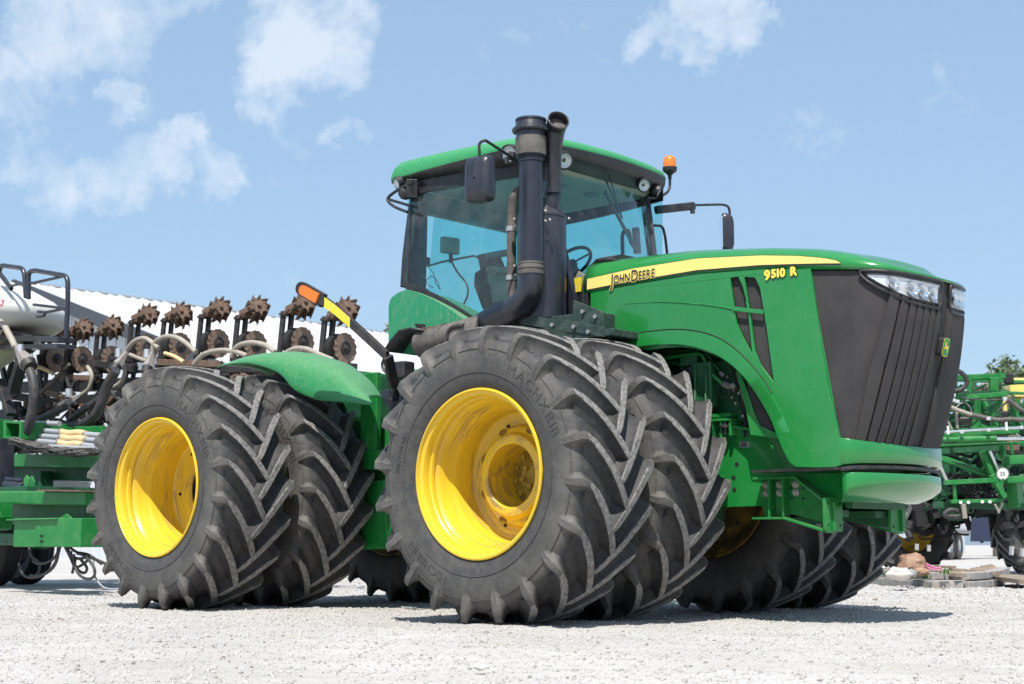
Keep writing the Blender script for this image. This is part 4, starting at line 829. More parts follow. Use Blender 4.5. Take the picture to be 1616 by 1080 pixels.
# engine bay seen through the wheel arch
eb = MB(); eb.box((.45, 0, 1.95), (1.5, .62, .85)); obj('engine_block', eb, 'green_dark', TR, bevel=.03)
eb = MB(); eb.box((.55, -.36, 2.12), (.9, .1, .22)); eb.box((.9, -.33, 1.75), (.3, .12, .5)); obj('cylinder_head', eb, 'green_dark', TR, bevel=.02)
c = V((0.772, -0.5, 1.794)); q = MB(); q.box(c, (.19, .10, .36)); q.box(c + V((.05, -.055, 0)), (.03, .03, .28)); q.box(c + V((-.05, -.055, 0)), (.03, .03, .28)); obj('oil_cooler', q, 'green_dark', TR, bevel=.02)
c = V((0.631, -0.46, 1.847)); q = MB(); q.cyl(c + V((0, 0, -.22)), c + V((0, 0, .10)), .065, n=24); obj('filter_canister', q, 'black', TR, bevel=.01)
q = MB(); q.box(c + V((.0, 0, .15)), (.16, .12, .09)); obj('filter_head', q, 'green_dark', TR, bevel=.01)
for pts, r, m in (([(0.389, -0.52, 2.031), (0.598, -0.52, 2.04), (0.761, -0.52, 2.041), (0.796, -0.52, 1.979), (0.847, -0.52, 1.876), (0.951, -0.52, 1.79)], .016, 'green_frame'), ([(0.462, -0.5, 2.078), (0.766, -0.5, 2.072), (0.824, -0.5, 2.003), (0.916, -0.5, 1.892)], .009, 'green_dark'), ([(0.903, -0.5, 1.824), (0.895, -0.5, 1.702), (0.975, -0.5, 1.662), (1.006, -0.5, 1.743)], .005, 'black'), ([(0.299, -0.45, 1.999), (0.486, -0.45, 1.999), (0.576, -0.45, 1.902)], .018, 'green_dark'), ([(0.947, -0.42, 2.025), (1.03, -0.42, 1.821), (1.082, -0.42, 1.573), (1.095, -0.42, 1.379)], .02, 'dark')):
    q = MB(); q.tube(fillet(pts, .05), r, n=12); obj('engine_pipe', q, m, TR, smooth=60)
for a, b, r in (((0.957, -0.52, 1.789), (1.02, -0.52, 1.76), .026), ((0.935, -0.52, 1.879), (0.964, -0.52, 1.848), .018), ((1.025, -0.5, 1.781), (1.053, -0.5, 1.75), .022)):
    q = MB(); q.cyl(a, b, r, n=6); obj('pipe_fitting', q, 'zinc', TR)
for c in [(1.019, -0.45, 1.736), (1.065, -0.45, 1.714), (1, -0.45, 1.684), (1.034, -0.45, 1.638), (1.095, -0.45, 1.537), (0.963, -0.45, 1.848)]:
    q = MB(); q.cyl(V(c), V(c) + V((0, -.02, 0)), .013, n=6); obj('engine_bolt', q, 'zinc', TR)
q = MB(); c = V((0.919, -0.43, 1.494)); q.box(c + V((0, 0, -.055)), (.02, .16, .13)); q.box(c + V((.0, 0, .02)), (.20, .18, .022)); q.box(c + V((0, 0, .055)), (.17, .16, .03)); q.box(c + V((.085, 0, -.04)), (.022, .16, .13)); q.box(c + V((-.085, 0, -.04)), (.022, .16, .13)); obj('engine_mount', q, 'green', TR, bevel=.004)
q = MB(); q.cyl(c + V((.03, -.06, -.09)), c + V((.03, -.06, .01)), .022, n=12); q.cyl(c + V((.03, -.06, -.02)), c + V((.03, -.06, -.04)), .045, n=20); obj('mount_isolator', q, 'black', TR)

# ------------------------------------------------------------------ cab
ZT, ZB = 3.62, 2.40
def cabp(x, y, z): return V((x, y, z))
for s in (-1, 1):
    f = MB()
    rear = [(-2.01, s * .93, 3.76), (-2.06, s * .945, 3.45), (-2.11, s * .95, 3.1), (-2.13, s * .95, 2.84)]
    f.loft([[ (x - .045, y, z), (x + .02, y + s * .012, z), (x + .05, y - s * .01, z), (x + .03, y - s * .09, z), (x - .045, y - s * .09, z)] for x, y, z in rear], closed=True)
    obj('rear_post', f, 'black', TR, smooth=40)
    f = MB(); fp = [(-.67, s * .745, 3.76), (-.60, s * .72, 3.4), (-.53, s * .69, 3.0), (-.45, s * .64, 2.62), (-.43, s * .62, 2.3)]
    f.loft([[(x - .06, y, z), (x + .01, y - s * .01, z), (x + .035, y - s * .05, z), (x - .01, y - s * .09, z), (x - .06, y - s * .07, z)] for x, y, z in fp], closed=True)
    obj('front_post', f, 'black_metal', TR, smooth=40)
    # side glass between the posts, with the sweeping lower edge
    wl = [(p[0], p[2]) for p in [(-2.067, -0.95, 2.864), (-1.883, -0.95, 2.787), (-1.71, -0.95, 2.706), (-1.571, -0.95, 2.63), (-1.427, -0.95, 2.544), (-1.27, -0.95, 2.43), (-1.072, -0.95, 2.276)]] + [(-1.0, 2.25), (-.45, 2.25), (-.52, 2.9), (-.62, 3.5), (-.66, 3.66), (-2.0, 3.66)]
    def side_pt(a, b): t = min(1, max(0, (-.45 - a) / 1.65)); return V((a, s * (.66 + .285 * math.sin(t * PI / 2) + .02 * math.sin(PI * (b - 2.3) / 1.4) + (b - 2.9) * .06 * (1 - t)), b))
    # tessellate on a grid so that the pane really bows
    g = MB(); n = 14; cols = []
    def lo_z(x): 
        L_ = sorted([(p[0], p[1]) for p in wl[:7]]); return float(np.interp(x, [q[0] for q in L_] + [-1.0, -.45], [q[1] for q in L_] + [2.25, 2.25]))
    xs = np.linspace(-2.09, -.50, 26)
    g.loft([[side_pt(x, lerp(lo_z(x), 3.67, t)) for x in xs] for t in np.linspace(0, 1, 12)])
    obj('side_glass', g, 'glass', TR, smooth=80)
    e = MB(); e.loft([[side_pt(x, lo_z(x) + dz) + V((0, s * oy, 0)) for x in xs] for dz, oy in ((-.05, .0), (-.05, .012), (.012, .012), (.012, -.01))]); obj('glass_seal', e, 'black', TR, smooth=40)
    e = MB(); e.loft([[side_pt(x, z) + V((0, s * oy, 0)) for x in xs] for z, oy in ((3.655, -.01), (3.655, .012), (3.77, .012), (3.77, -.03))]); obj('roof_rail', e, 'black', TR, smooth=40)
    dp = MB(); dp.tube([side_pt(-2.06, 2.88), side_pt(-2.04, 3.55)], .012, n=8); obj('pane_edge', dp, 'black', TR)
g = MB(); g.loft([[(lerp(-.42, -.645, t) + .10 * (1 - (2 * w - 1) ** 2), lerp(-.62, .62, w) * lerp(1, 1.12, t), lerp(2.3, 3.68, t)) for w in np.linspace(0, 1, 14)] for t in np.linspace(0, 1, 8)]); obj('windscreen', g, 'glass', TR, smooth=80)
g = MB(); g.loft([[(lerp(-2.12, -2.0, t), lerp(-.70, .92, w), lerp(2.45, 3.55, t)) for w in np.linspace(0, 1, 6)] for t in (0, 1)]); obj('rear_window', g, 'glass', TR, smooth=80)
fb = MB(); fb.beam((-2.1, -.90, 2.42), (-2.1, .90, 2.42), .07, .10); fb.beam((-2.10, -.83, 2.45), (-2.08, -.83, 3.6), .05, .20, up=(1, 0, 0)); obj('rear_cross_frame', fb, 'black', TR)
fb = MB(); fb.beam((-2.05, -.9, 3.61), (-2.05, .9, 3.61), .08, .19); obj('rear_header', fb, 'cab_grey', TR, bevel=.01)
fb = MB(); fb.box((-1.25, 0, 2.20), (1.7, 1.1, .5)); fb.box((-.55, 0, 2.35), (.3, 1.1, .5)); obj('cab_floor', fb, 'dark', TR)
fb = MB(); fb.prism([(-2.0, 3.70), (-.66, 3.70), (-.62, 3.76), (-2.05, 3.76)], lambda a, b: (a, -.72, b), (0, 1.44, 0)); obj('headliner', fb, 'headliner', TR, smooth=0, bevel=.02)
for x, y in ((-.95, -.2), (-.95, .25), (-1.5, 0)):
    fb = MB(); fb.rev([(0, .07), (-.012, .068), (-.012, .045), (-.004, .04), (-.004, 0.001)], (x, y, 3.695), (0, 0, 1), n=20); obj('air_vent', fb, 'cab_grey', TR)
# far door frame seen through the cab
for s in (1,):
    fb = MB(); fb.beam((-0.809, 0.72, 3.446), (-0.791, 0.72, 3.207), .05, .05); fb.tube(fillet([(-0.96, 0.72, 3.11), (-0.964, 0.72, 3.396), (-0.942, 0.72, 3.441), (-0.89, 0.72, 3.434), (-0.862, 0.72, 3.305), (-0.805, 0.72, 3.256)], .04), .018, n=8); obj('door_handle_bar', fb, 'black', TR)
# roof
RO = [(-2.33, .60), (-2.34, .85), (-2.28, .97), (-2.15, 1.005), (-1.7, 1.015), (-1.2, 1.00), (-.85, .97), (-.62, .90), (-.53, .80), (-.49, .66), (-.46, .45), (-.44, .2), (-.435, 0)]
ro = dense([(x, -y) for x, y in RO] + [(x, y) for x, y in RO[-2::-1]], 3); ro = ro + [(-2.33, .3), (-2.33, 0), (-2.33, -.3)]
cx_ = -1.38
def rr(k, z, z2=0): return [(cx_ + (x - cx_) * k, y * k, z + z2 * ((x - cx_) / .95)) for x, y in ro]
r_ = MB(); r_.loft([rr(.95, 3.86), rr(1.0, 3.845, .035), rr(1.004, 3.87, .03), rr(.985, 3.93, .005), rr(.94, 3.975, -.01), rr(.86, 4.005, -.01), rr(.6, 4.03, -.0), rr(.3, 4.04, 0), rr(.02, 4.04, 0)], closed=True); roof = obj('roof', r_, 'green_roof', TR, smooth=60)
r_ = MB(); r_.loft([rr(.30, 3.745), rr(.74, 3.74), rr(.82, 3.742), rr(.955, 3.785), rr(.985, 3.80), rr(.998, 3.825, .01), rr(1.003, 3.852, .035), rr(.97, 3.86, .035)], closed=True); visor = obj('roof_visor', r_, 'black', TR, smooth=50)
# work lights under the visor, in round pods
for (x, y, z), d, r, ry in (((-0.47, -0.69, 3.755), (.85, -.3, -.42), .066, 1.5), ((-0.47, 0.41, 3.737), (.85, -.35, -.4), .054, 1), ((-0.52, 0.695, 3.736), (.7, .4, -.45), .048, 1), ((-0.809, -1.02, 3.81), (.2, -.9, -.35), .066, 1.2), ((-2.139, -1.04, 3.762), (-.35, -.8, -.35), .050, 1), ((-.62, -.82, 3.80), (.6, -.5, -.5), .045, 1)):
    d = V(d).normalized(); c = V((x, y, z)); q = MB(); q.rev([(-.05, r * 1.15), (.0, r * 1.22), (.006, r * 1.08), (-.004, r)], c, d, n=26); wl_ = obj('work_light', q, 'black', TR, smooth=50)
    q = MB(); q.rev([(-.025, r * .3), (-.018, r * .7), (-.002, r * .98)], c, d, n=24); obj('work_light_reflector', q, 'alu_bright', wl_, smooth=50)
    q = MB(); q.rev([(.0, r), (.010, r * .8), (.014, r * .4), (.016, .001)], c, d, n=24); obj('work_light_lens', q, 'lens', wl_, smooth=50)
q = MB(); a_ = V((-1, 0.615, 4.139)); q.tube(fillet([a_ + V((0, 0, -.03)), a_ + V((0, 0, .02)), a_ + V((0, .17, .02)), a_ + V((0, .17, -.03))], .01), .008, n=6); obj('roof_handle', q, 'green_dark', TR)
# wiper
q = MB(); q.beam((-0.56, -0.039, 3.734), (-0.53, 0.16, 3.406), .014, .010); q.beam((-0.55, -0.062, 3.616), (-0.52, 0.335, 3.153), .012, .03); q.beam((-0.55, -0.007, 3.784), (-0.55, 0.186, 3.419), .008, .008); obj('wiper', q, 'black', TR)
# beacon on its bent stem
c = V((-0.55, 0.906, 3.95)); q = MB(); q.tube(fillet([c + V((0, 0, -.02)), c + V((0, 0, -.16)), V((-0.55, 0.735, 3.689)), V((-0.55, 0.562, 3.665))], .07), .013, n=10); bs = obj('beacon', q, 'black', TR, smooth=60)
q = MB(); q.rev([(-.02, .02), (.0, .035), (.01, .055), (.028, .066), (.055, .068), (.058, .064)], c, (0, 0, 1), n=30); q.cyl(c + V((0, 0, -.05)), c + V((0, 0, -.0)), .018, n=14); obj('beacon_base', q, 'black', bs, smooth=50)
q = MB(); q.rev([(.057, .062), (.10, .062), (.135, .056), (.158, .042), (.168, .022), (.171, .001)], c, (0, 0, 1), n=30); obj('beacon_dome', q, 'orange', bs, smooth=60)
q = MB(); q.cyl(c + V((0, 0, .06)), c + V((0, 0, .12)), .025, n=16); obj('beacon_lamp', q, 'bulb', bs)
# mirrors on arms
def mirror(ctr, ang, arm, thick_arm, knob):
    q = MB(); q.tube(fillet(arm, .06), .012, n=10); a = obj('mirror_arm', q, 'black', TR, smooth=60)
    q = MB(); q.beam(thick_arm[0], thick_arm[1], .05, .075); obj('arm_socket', q, 'black', a, bevel=.015)
    q = MB(); q.cyl(V(knob) + V((0, 0, -.025)), V(knob) + V((0, 0, .025)), .022, n=12); obj('arm_knob', q, 'black', a)
    ca, sa = math.cos(ang), math.sin(ang); X = V((ca, sa, 0)); Z = V((0, 0, 1)); Y = X.cross(Z); c = V(ctr)
    def sec(k, d): return [c + X * p[0] * k + Z * p[1] * k + Y * d for p in round_poly([(-.13, -.19), (.13, -.19), (.125, .19), (-.125, .19)], .06, 5)]
    q = MB(); q.loft([sec(.97, -.052), sec(1, -.045), sec(1, -.02), sec(.97, .015), sec(.86, .045), sec(.6, .06), sec(.05, .064)], closed=True)
    q.f.append(tuple(range(len(sec(1, 0)) - 1, -1, -1))); q.m.append(0); mh = obj('mirror_head', q, 'black_metal', TR, smooth=50)
    q = MB(); q.prism([(p[0] * .92, p[1] * .92) for p in round_poly([(-.13, -.19), (.13, -.19), (.125, .19), (-.125, .19)], .06, 5)], lambda a_, b_: c + X * a_ + Z * b_ - Y * .053, -Y * .003); obj('mirror_glass', q, 'chrome', mh)
mirror((-0.589, -1.62, 3.45), .10, [(-0.582, -1.62, 3.557), (-0.59, -1.62, 3.745), (-0.546, -1.6, 3.768), (-0.612, -1.2, 3.71)], ((-0.671, -1.15, 3.751), (-0.755, -0.8, 3.695)), (-0.668, -1.2, 3.698))
cR = V((-0.49, 1.732, 3.497))
mirror(cR, PI - 1.35 + .5, [(-0.49, 1.725, 3.619), (-0.49, 1.791, 3.642), (-0.49, 1.784, 3.777), (-0.49, 1.666, 3.776), (-0.49, 1.165, 3.686)], ((-0.49, 1.206, 3.687), (-0.62, 0.769, 3.593)), (-0.49, 1.174, 3.634))
q = MB(); q.tube(fillet([(-0.8, 1, 3.512), (-0.8, 1.129, 3.526), (-0.8, 1.167, 3.423), (-0.8, 1.194, 3.264), (-0.8, 1.201, 3.156)], .05), .013, n=8); obj('grab_rail', q, 'black', TR, smooth=60)
# cables, rail and bracket at the rear upper corner
q = MB(); q.tube(curve([(-1.919, -1.05, 3.737), (-2.112, -1.05, 3.698), (-2.242, -1.05, 3.637), (-2.159, -1.05, 3.555), (-1.988, -1.05, 3.479)], 6), .014, n=8); obj('corner_grab_rail', q, 'black', TR, smooth=60)
q = MB(); q.beam((-2.225, -1.05, 3.629), (-2.008, -1, 3.547), .02, .025); q.beam((-1.956, -1.03, 3.775), (-1.985, -1, 3.618), .10, .05); q.ball((-2.066, -1, 3.677), .07, 10); obj('corner_bracket', q, 'black', TR, bevel=.004)

# interior
q = MB(); c = V((-1.55, 0.05, 2.62))
def seat_sec(z, w, x0, x1): return [(x0, -w, z), (x0 + .03, -w - .02, z), (x1, -w, z), (x1 + .02, 0, z), (x1, w, z), (x0, w, z), (x0 - .02, 0, z)]
q.loft([seat_sec(2.62, .22, -1.90, -1.68), seat_sec(2.75, .27, -1.93, -1.73), seat_sec(2.95, .28, -1.98, -1.80), seat_sec(3.08, .22, -2.0, -1.86), seat_sec(3.12, .13, -2.0, -1.88), seat_sec(3.14, .13, -2.0, -1.89), seat_sec(3.26, .12, -2.02, -1.92), seat_sec(3.28, .05, -2.01, -1.95)], closed=True)
q.v = [(x + .12 + (3.1 - z) * .18, y * .9 - .10, z - .06) for x, y, z in q.v]; st_ = obj('seat', q, 'seat', TR, smooth=60)
q = MB(); q.box((-1.50, -.10, 2.58), (.52, .50, .16)); q.box((-1.47, -.10, 2.46), (.4, .4, .14)); obj('seat_cushion', q, 'seat', st_, bevel=.05)
q = MB(); q.beam((-1.634, -0.4, 3.127), (-1.388, -0.3, 3.156), .10, .05); q.beam((-1.6, -0.42, 3.005), (-1.371, -0.32, 2.962), .12, .06); q.box(V((-1.48, -0.3, 2.863)), (.4, .1, .32)); obj('armrest', q, 'cab_grey', TR, bevel=.02)
q = MB(); c = V((-1.949, -0.55, 3.244)); rot = Matrix.Rotation(-.2, 3, 'Z'); q.box(c, (.05, .19, .15), rot); q.box(c + V((-.03, 0, 0)), (.03, .14, .12), rot); mon = obj('monitor', q, 'headliner', TR, bevel=.012)
q = MB(); q.beam((-1.94, -0.55, 3.173), (-1.932, -0.55, 3.085), .02, .03); q.tube([(-2.222, -0.55, 3.091), (-2.028, -0.55, 3.109), (-1.649, -0.55, 3.113), (-1.58, -0.55, 3.082), (-1.381, -0.55, 2.91)], .010, n=6); q.tube(curve([(-1.932, -0.55, 3.103), (-1.852, -0.55, 2.989), (-1.741, -0.55, 2.872), (-1.725, -0.55, 2.773), (-1.779, -0.55, 2.682)], 6), .009, n=6); obj('monitor_mount', q, 'black', mon, smooth=60)
q = MB(); q.box((-2.004, -0.8, 3.071), (.06, .05, .07)); 
for pts in ([(-1.986, -0.85, 3.022), (-1.953, -0.85, 2.904), (-1.984, -0.85, 2.839), (-1.912, -0.85, 2.797)], [(-1.954, -0.85, 3.03), (-1.858, -0.85, 2.938), (-1.826, -0.85, 2.844), (-1.771, -0.85, 2.792)], [(-1.984, -0.85, 2.85), (-1.889, -0.85, 2.919), (-1.81, -0.85, 2.865), (-1.778, -0.85, 2.782)], [(-2.017, -0.85, 2.98), (-1.969, -0.85, 2.917), (-1.92, -0.85, 2.843), (-1.857, -0.85, 2.813)]): q.tube(curve(pts, 5), .004, n=5)
obj('cab_wiring', q, 'black', TR, smooth=60)
q = MB(); 
w_c = V((-1.00, .02, 3.04)); wn_ = V((-.62, 0, .78)).normalized(); ring_ = MB().ring(w_c, wn_, .20, 37); q.tube(ring_ + [ring_[0]], .016, n=8, cap=False); q.cyl(w_c - wn_ * .03, w_c + wn_ * .01, .05, n=16)
for a in (0, 12, 24): q.beam(w_c, ring_[a], .03, .015)
q.tube([w_c, V((-.72, .02, 2.6))], .04, n=10); obj('steering_wheel', q, 'black', TR, smooth=50)
q = MB(); q.box((-.62, .02, 2.75), (.25, .42, .35)); q.box((-.62, .02, 2.93), (.20, .34, .10)); obj('dash_console', q, 'cab_grey', TR, bevel=.05)
q = MB(); q.prism([(-0.509, 2.709), (-0.446, 2.831), (-0.378, 2.791), (-0.387, 2.514), (-0.51, 2.506)], lambda a, b: (a, -.56, b), (0, .03, 0)); obj('reflection_panel', q, 'cab_grey', TR)  # solid grey panel standing in for the glass reflection by the pillar
q = MB(); q.tube([(-0.299, -0.66, 2.515), (-0.298, -0.66, 2.657), (-0.27, -0.66, 2.744)] + [(-0.296, -0.56, 2.845), (-0.235, -0.56, 2.891), (-0.155, -0.56, 2.887), (-0.023, -0.56, 2.86)], .022, n=8); obj('hood_gasket', q, 'black', TR, smooth=60)
q = MB(); q.box(V((-0.421, -0.6, 2.705)), (.10, .02, .12)); obj('warning_sticker', q, 'yellow_tape', TR)
q = MB(); q.prism([(-1.95, 2.35), (-1.95, 2.60), (-1.62, 2.58), (-1.45, 2.45), (-1.35, 2.35)], lambda a, b: (a, -.86, b), (0, .12, 0)); obj('rear_console', q, 'cab_grey', TR, bevel=.015)

# green rear quarter below the side glass
qp = [(-2.266, 2.304), (-2.271, 2.681), (-2.24, 2.746), (-2.151, 2.782), (-2.047, 2.799), (-1.895, 2.754), (-1.715, 2.678), (-1.553, 2.595), (-1.401, 2.503), (-1.267, 2.413), (-1.193, 2.352), (-1.581, 2.262), (-2.047, 2.218)]
for s in (-1, 1):
    q = MB(); q.prism(round_poly(qp, .03, 3), lambda a, b: (a, s * 1.0, b), (0, -s * .40, 0)); obj('rear_quarter_panel', q, 'green_faded', TR, smooth=30, bevel=.035, seg=4)
q = MB(); q.prism([(-1.936, 2.483), (-1.803, 2.464), (-1.802, 2.408), (-1.888, 2.422)], lambda a, b: (a, -1.004, b), (0, .02, 0)); obj('panel_recess', q, 'dark', TR, smooth=0)
q = MB(); q.beam((-1.74, -1.05, 2.409), (-1.308, -1.05, 2.417), .12, .014); q.beam((-1.286, -1.05, 2.404), (-1.117, -1.05, 2.404), .14, .014); obj('serrated_step', q, 'rust', TR)
q = MB(); q.loft([[V(p) + V((0, dy, 0)) for p in [(-2.095, -1.2, 2.242), (-2.016, -1.2, 2.325), (-1.907, -1.2, 2.403), (-1.766, -1.2, 2.412), (-1.628, -1.2, 2.383)]] for dy in (-.02, .35)]); obj('rear_hood_flap', q, 'black', TR, smooth=30, solid=.02)
q = MB(); a, b = V((-1.765, -1.1, 2.268)), V((-1.042, -1.1, 2.338)); q.rev([(-.01, .02), (0, .10), (.015, .118), (.03, .122), ((b - a).length, .122), ((b - a).length + .02, .10), ((b - a).length + .02, .01)], a, b - a, n=32); q.rev([(.30, .123), (.30, .130), (.34, .130), (.34, .123)], a, b - a, n=32); obj('air_reservoir', q, 'pipe', TR, smooth=40)
q = MB(); q.tube(curve([(-1.343, -1.22, 2.22), (-1.314, -1.22, 2.325), (-1.248, -1.22, 2.367), (-1.131, -1.22, 2.366)], 6), .018, n=10); obj('reservoir_hose', q, 'hose_black', TR, smooth=60)
q = MB(); q.box(V((-1.819, -1.25, 2.04)), (.16, .14, .15)); q.box(V((-1.979, -1.2, 1.929)), (.05, .1, .3)); obj('battery_box', q, 'black', TR, bevel=.02)
q = MB(); q.prism([(-2.254, 1.899), (-1.92, 1.943), (-1.917, 1.701), (-2.115, 1.712)], lambda a, b: (a, -1.12, b), (0, .3, 0)); obj('step_bracket', q, 'black_metal', TR, bevel=.006)
# warning arm pointing out to the rear
A0, A1 = V((-2.568, -1.75, 2.769)), V((-1.693, -1.55, 2.122)); A2 = V((-1.77, -1.4, 1.889))
pts_ = curve([A0, lerp(A0, A1, .35) + V((0, 0, .05)), lerp(A0, A1, .7) + V((0, 0, .03)), A1], 6)
q = MB(); q.loft([[p + V((0, -.02, -.045)), p + V((0, .02, -.045)), p + V((0, .02, .045)), p + V((0, -.02, .045))] for p in pts_[4:]], closed=True); q.beam(A1, A2, .04, .09, up=(0, 1, 0)); arm = obj('warning_arm', q, 'black_frame', TR, smooth=30, bevel=.004)
def arm_band(i0, i1, hw, th, nm, mt, tip=False):
    q = MB(); pp = pts_[i0:i1 + 1]; q.loft([[p + V((0, -.021 - th, -hw)), p + V((0, -.02, -hw)), p + V((0, -.02, hw)), p + V((0, -.021 - th, hw))] for p in pp], closed=True); return obj(nm, q, mt, arm, smooth=30, bevel=.012 if tip else .0)
q = MB(); d_ = (pts_[5] - pts_[0]).normalized(); up_ = V((-d_.z, 0, d_.x)); up_ = up_ if up_.z > 0 else -up_
def capsule(L0, L1, w, y0, dep, nm, mt, bev=.004):
    o_ = pts_[0]; pl = [(L0 + w * (1 - math.cos(a)), w * math.sin(a)) for a in np.linspace(PI / 2, -PI / 2, 9)]; pl = [(L0 + w - w * math.cos(a), w * math.sin(a)) for a in np.linspace(PI / 2, -PI / 2, 9)] + [(L1, -w), (L1, w)]
    q = MB(); q.prism(pl, lambda a, b: o_ + d_ * a + up_ * b + V((0, y0, 0)), (0, dep, 0)); return obj(nm, q, mt, arm, smooth=30, bevel=bev)
capsule(-.06, .26, .062, -.02, .045, 'lamp_housing', 'black'); capsule(-.0, .22, .046, -.04, .022, 'amber_lamp', 'orange', .008)
arm_band(5, 10, .043, .002, 'reflective_tape', 'yellow_tape')
q = MB(); q.tube(curve([(-1.956, -1.33, 2.164), (-1.995, -1.33, 2.101), (-1.962, -1.33, 2.038), (-1.875, -1.33, 1.999)], 5), .012, n=8); obj('arm_hose', q, 'hose_black', TR, smooth=60)

# exhaust and intake stacks beside the cab
def rotz(v, a): return v
ax_, ay = (-0.476, -1.12, 3.432)[0], -1.12
z_cap, z_rim, z_col, z_colb, z_cl1, z_cl0 = [p[2] for p in [(-0.475, -1.12, 4.021), (-0.475, -1.12, 3.925), (-0.475, -1.12, 3.893), (-0.475, -1.12, 3.707), (-0.477, -1.12, 2.828), (-0.477, -1.12, 2.729)]]
q = MB(); pr = .099
q.rev([(z_cl1 - .01, pr), (z_colb, pr)], (ax_, ay, 0), (0, 0, 1), n=40); q.rev([(z_colb - .05, pr + .002), (z_colb - .045, pr + .008), (z_colb - .02, pr + .008), (z_colb - .015, pr + .002)], (ax_, ay, 0), (0, 0, 1), n=40)
q.rev([(z_colb, .09), (z_colb, .124), (z_colb + .05, .125), (z_rim - .01, .120), (z_rim, .110)], (ax_, ay, 0), (0, 0, 1), n=40)
q.rev([(z_rim - .015, .11), (z_rim - .012, .150), (z_rim, .157), (z_rim + .015, .154), (z_rim + .03, .132), (z_cap - .02, .122), (z_cap - .015, .130), (z_cap, .128), (z_cap + .005, .118), (z_cap + .006, .01)], (ax_, ay, 0), (0, 0, 1), n=40)
stk_ = obj('intake_stack', q, 'black_metal', TR, smooth=35)
q = MB(); q.rev([(z_colb + .01, .126), (z_colb + .01, .1275), (z_colb + .16, .1265), (z_colb + .16, .125)], (ax_, ay, 0), (0, 0, 1), n=40); obj('stack_screen', q, 'pipe', stk_, smooth=35)
q = MB(); el = curve([(ax_, ay, z_cl0 + .03)] + [(-0.478, -1.12, 2.672), (-0.498, -1.12, 2.586), (-0.576, -1.11, 2.512), (-0.702, -1.1, 2.464), (-0.882, -1.08, 2.431), (-1.074, -1.05, 2.384), (-1.318, -1, 2.32)], 6); q.tube(el, .104, n=28); obj('stack_elbow', q, 'black_metal', TR, smooth=60)
q = MB(); h_ = z_cl1 - z_cl0; q.rev([(z_cl0, .100), (z_cl0, .110), (z_cl0 + h_ * .3, .112), (z_cl0 + h_ * .32, .104), (z_cl0 + h_ * .45, .104), (z_cl0 + h_ * .47, .110), (z_cl0 + h_ * .7, .110), (z_cl0 + h_ * .72, .104), (z_cl0 + h_ * .85, .104), (z_cl0 + h_ * .87, .108), (z_cl1, .108), (z_cl1, .098)], (ax_, ay, 0), (0, 0, 1), n=40); obj('stack_clamp', q, 'pipe', TR, smooth=35)
cy_ = -.86; cxx = (-0.586, -0.86, 2.957)[0]; cr = .205; zb_, zs_, zt_ = [p[2] for p in [(-0.588, -0.86, 2.384), (-0.585, -0.86, 3.246), (-0.563, -0.86, 3.393)]]
q = MB(); q.rev([(zb_, .01), (zb_, cr - .01), (zb_ + .01, cr), (zs_ - .005, cr), (zs_, cr + .005), (zs_ + .015, cr + .005), (zs_ + .02, cr - .002), (zs_ + .05, cr - .022), (zs_ + .09, cr - .055), (zs_ + .125, cr - .10), (zs_ + .16, .075), (zs_ + .17, .07), (zs_ + .17, .01)], (cxx, cy_, 0), (0, 0, 1), n=48); can = obj('air_cleaner', q, 'black_metal', TR, smooth=35)
for p in [(-0.372, -1.06, 3.252), (-0.372, -1.06, 3.168), (-0.325, -1.06, 3.172), (-0.71, -1.06, 3.232), (-0.71, -1.06, 2.839), (-0.125, -1.06, 3.154)]:
    q = MB(); q.ball(p, .012, 8); obj('bolt', q, 'zinc', can)
nk = MB(); nk.tube(curve([(-0.451, -0.87, 3.492), (-0.458, -0.87, 3.408), (-0.486, -0.87, 3.337), (-0.528, -0.87, 3.279)], 5), .052, n=20, r2=.10); nk.rev([(0, .055), (0, .070), (.05, .072), (.05, .06)], (-0.443, -0.88, 3.436), (0, 0, 1), n=24); obj('dome_neck', nk, 'black_metal', can, smooth=50)
ex_b = V((-0.443, -0.88, 3.441)); ex_m = V((-0.399, -0.93, 3.773)); ex_n = V((-0.374, -0.95, 3.861)); ex_t = V((-0.336, -0.97, 3.952))
pts = curve([ex_b, ex_b.lerp(ex_m, .5), ex_m, ex_n, ex_t, ex_t + V((.07, -.045, .050))], 6)
q = MB(); q.tube(pts, .062, n=28, cap=False, r2=.088); obj('exhaust_outlet', q, 'black_metal', TR, smooth=60, solid=.006)
e_ = pts[-1]; dd = (pts[-1] - pts[-3]).normalized(); q = MB(); q.rev([(-.07, .001), (-.07, .078), (-.002, .084), (.004, .088), (.002, .091), (-.015, .091)], e_, dd, n=28); obj('outlet_mouth', q, 'pipe', TR, smooth=40)
q = MB(); q.tube(fillet([(-0.917, -0.86, 2.594), (-0.924, -0.86, 2.892), (-0.917, -0.86, 3.381), (-0.888, -0.86, 3.53), (-0.811, -0.72, 3.575)], .12), .040, n=16); gpp = obj('vent_pipe', q, 'pipe', TR, smooth=60)
for c in ((-0.924, -0.86, 3.207), (-0.924, -0.86, 2.789)):
    q = MB(); q.rev([(-.02, .041), (-.02, .047), (.02, .047), (.02, .041)], c, (0, 0, 1), n=20); q.box(V(c) + V((.045, 0, .02)), (.03, .02, .02)); obj('pipe_clamp', q, 'zinc', gpp)
q = MB(); q.box(V((-0.586, -0.8, 3.64)), (.08, .06, .10)); q.box(V((-0.569, -0.8, 2.803)), (.05, .03, .05)); obj('stack_bracket', q, 'black', TR, bevel=.006)
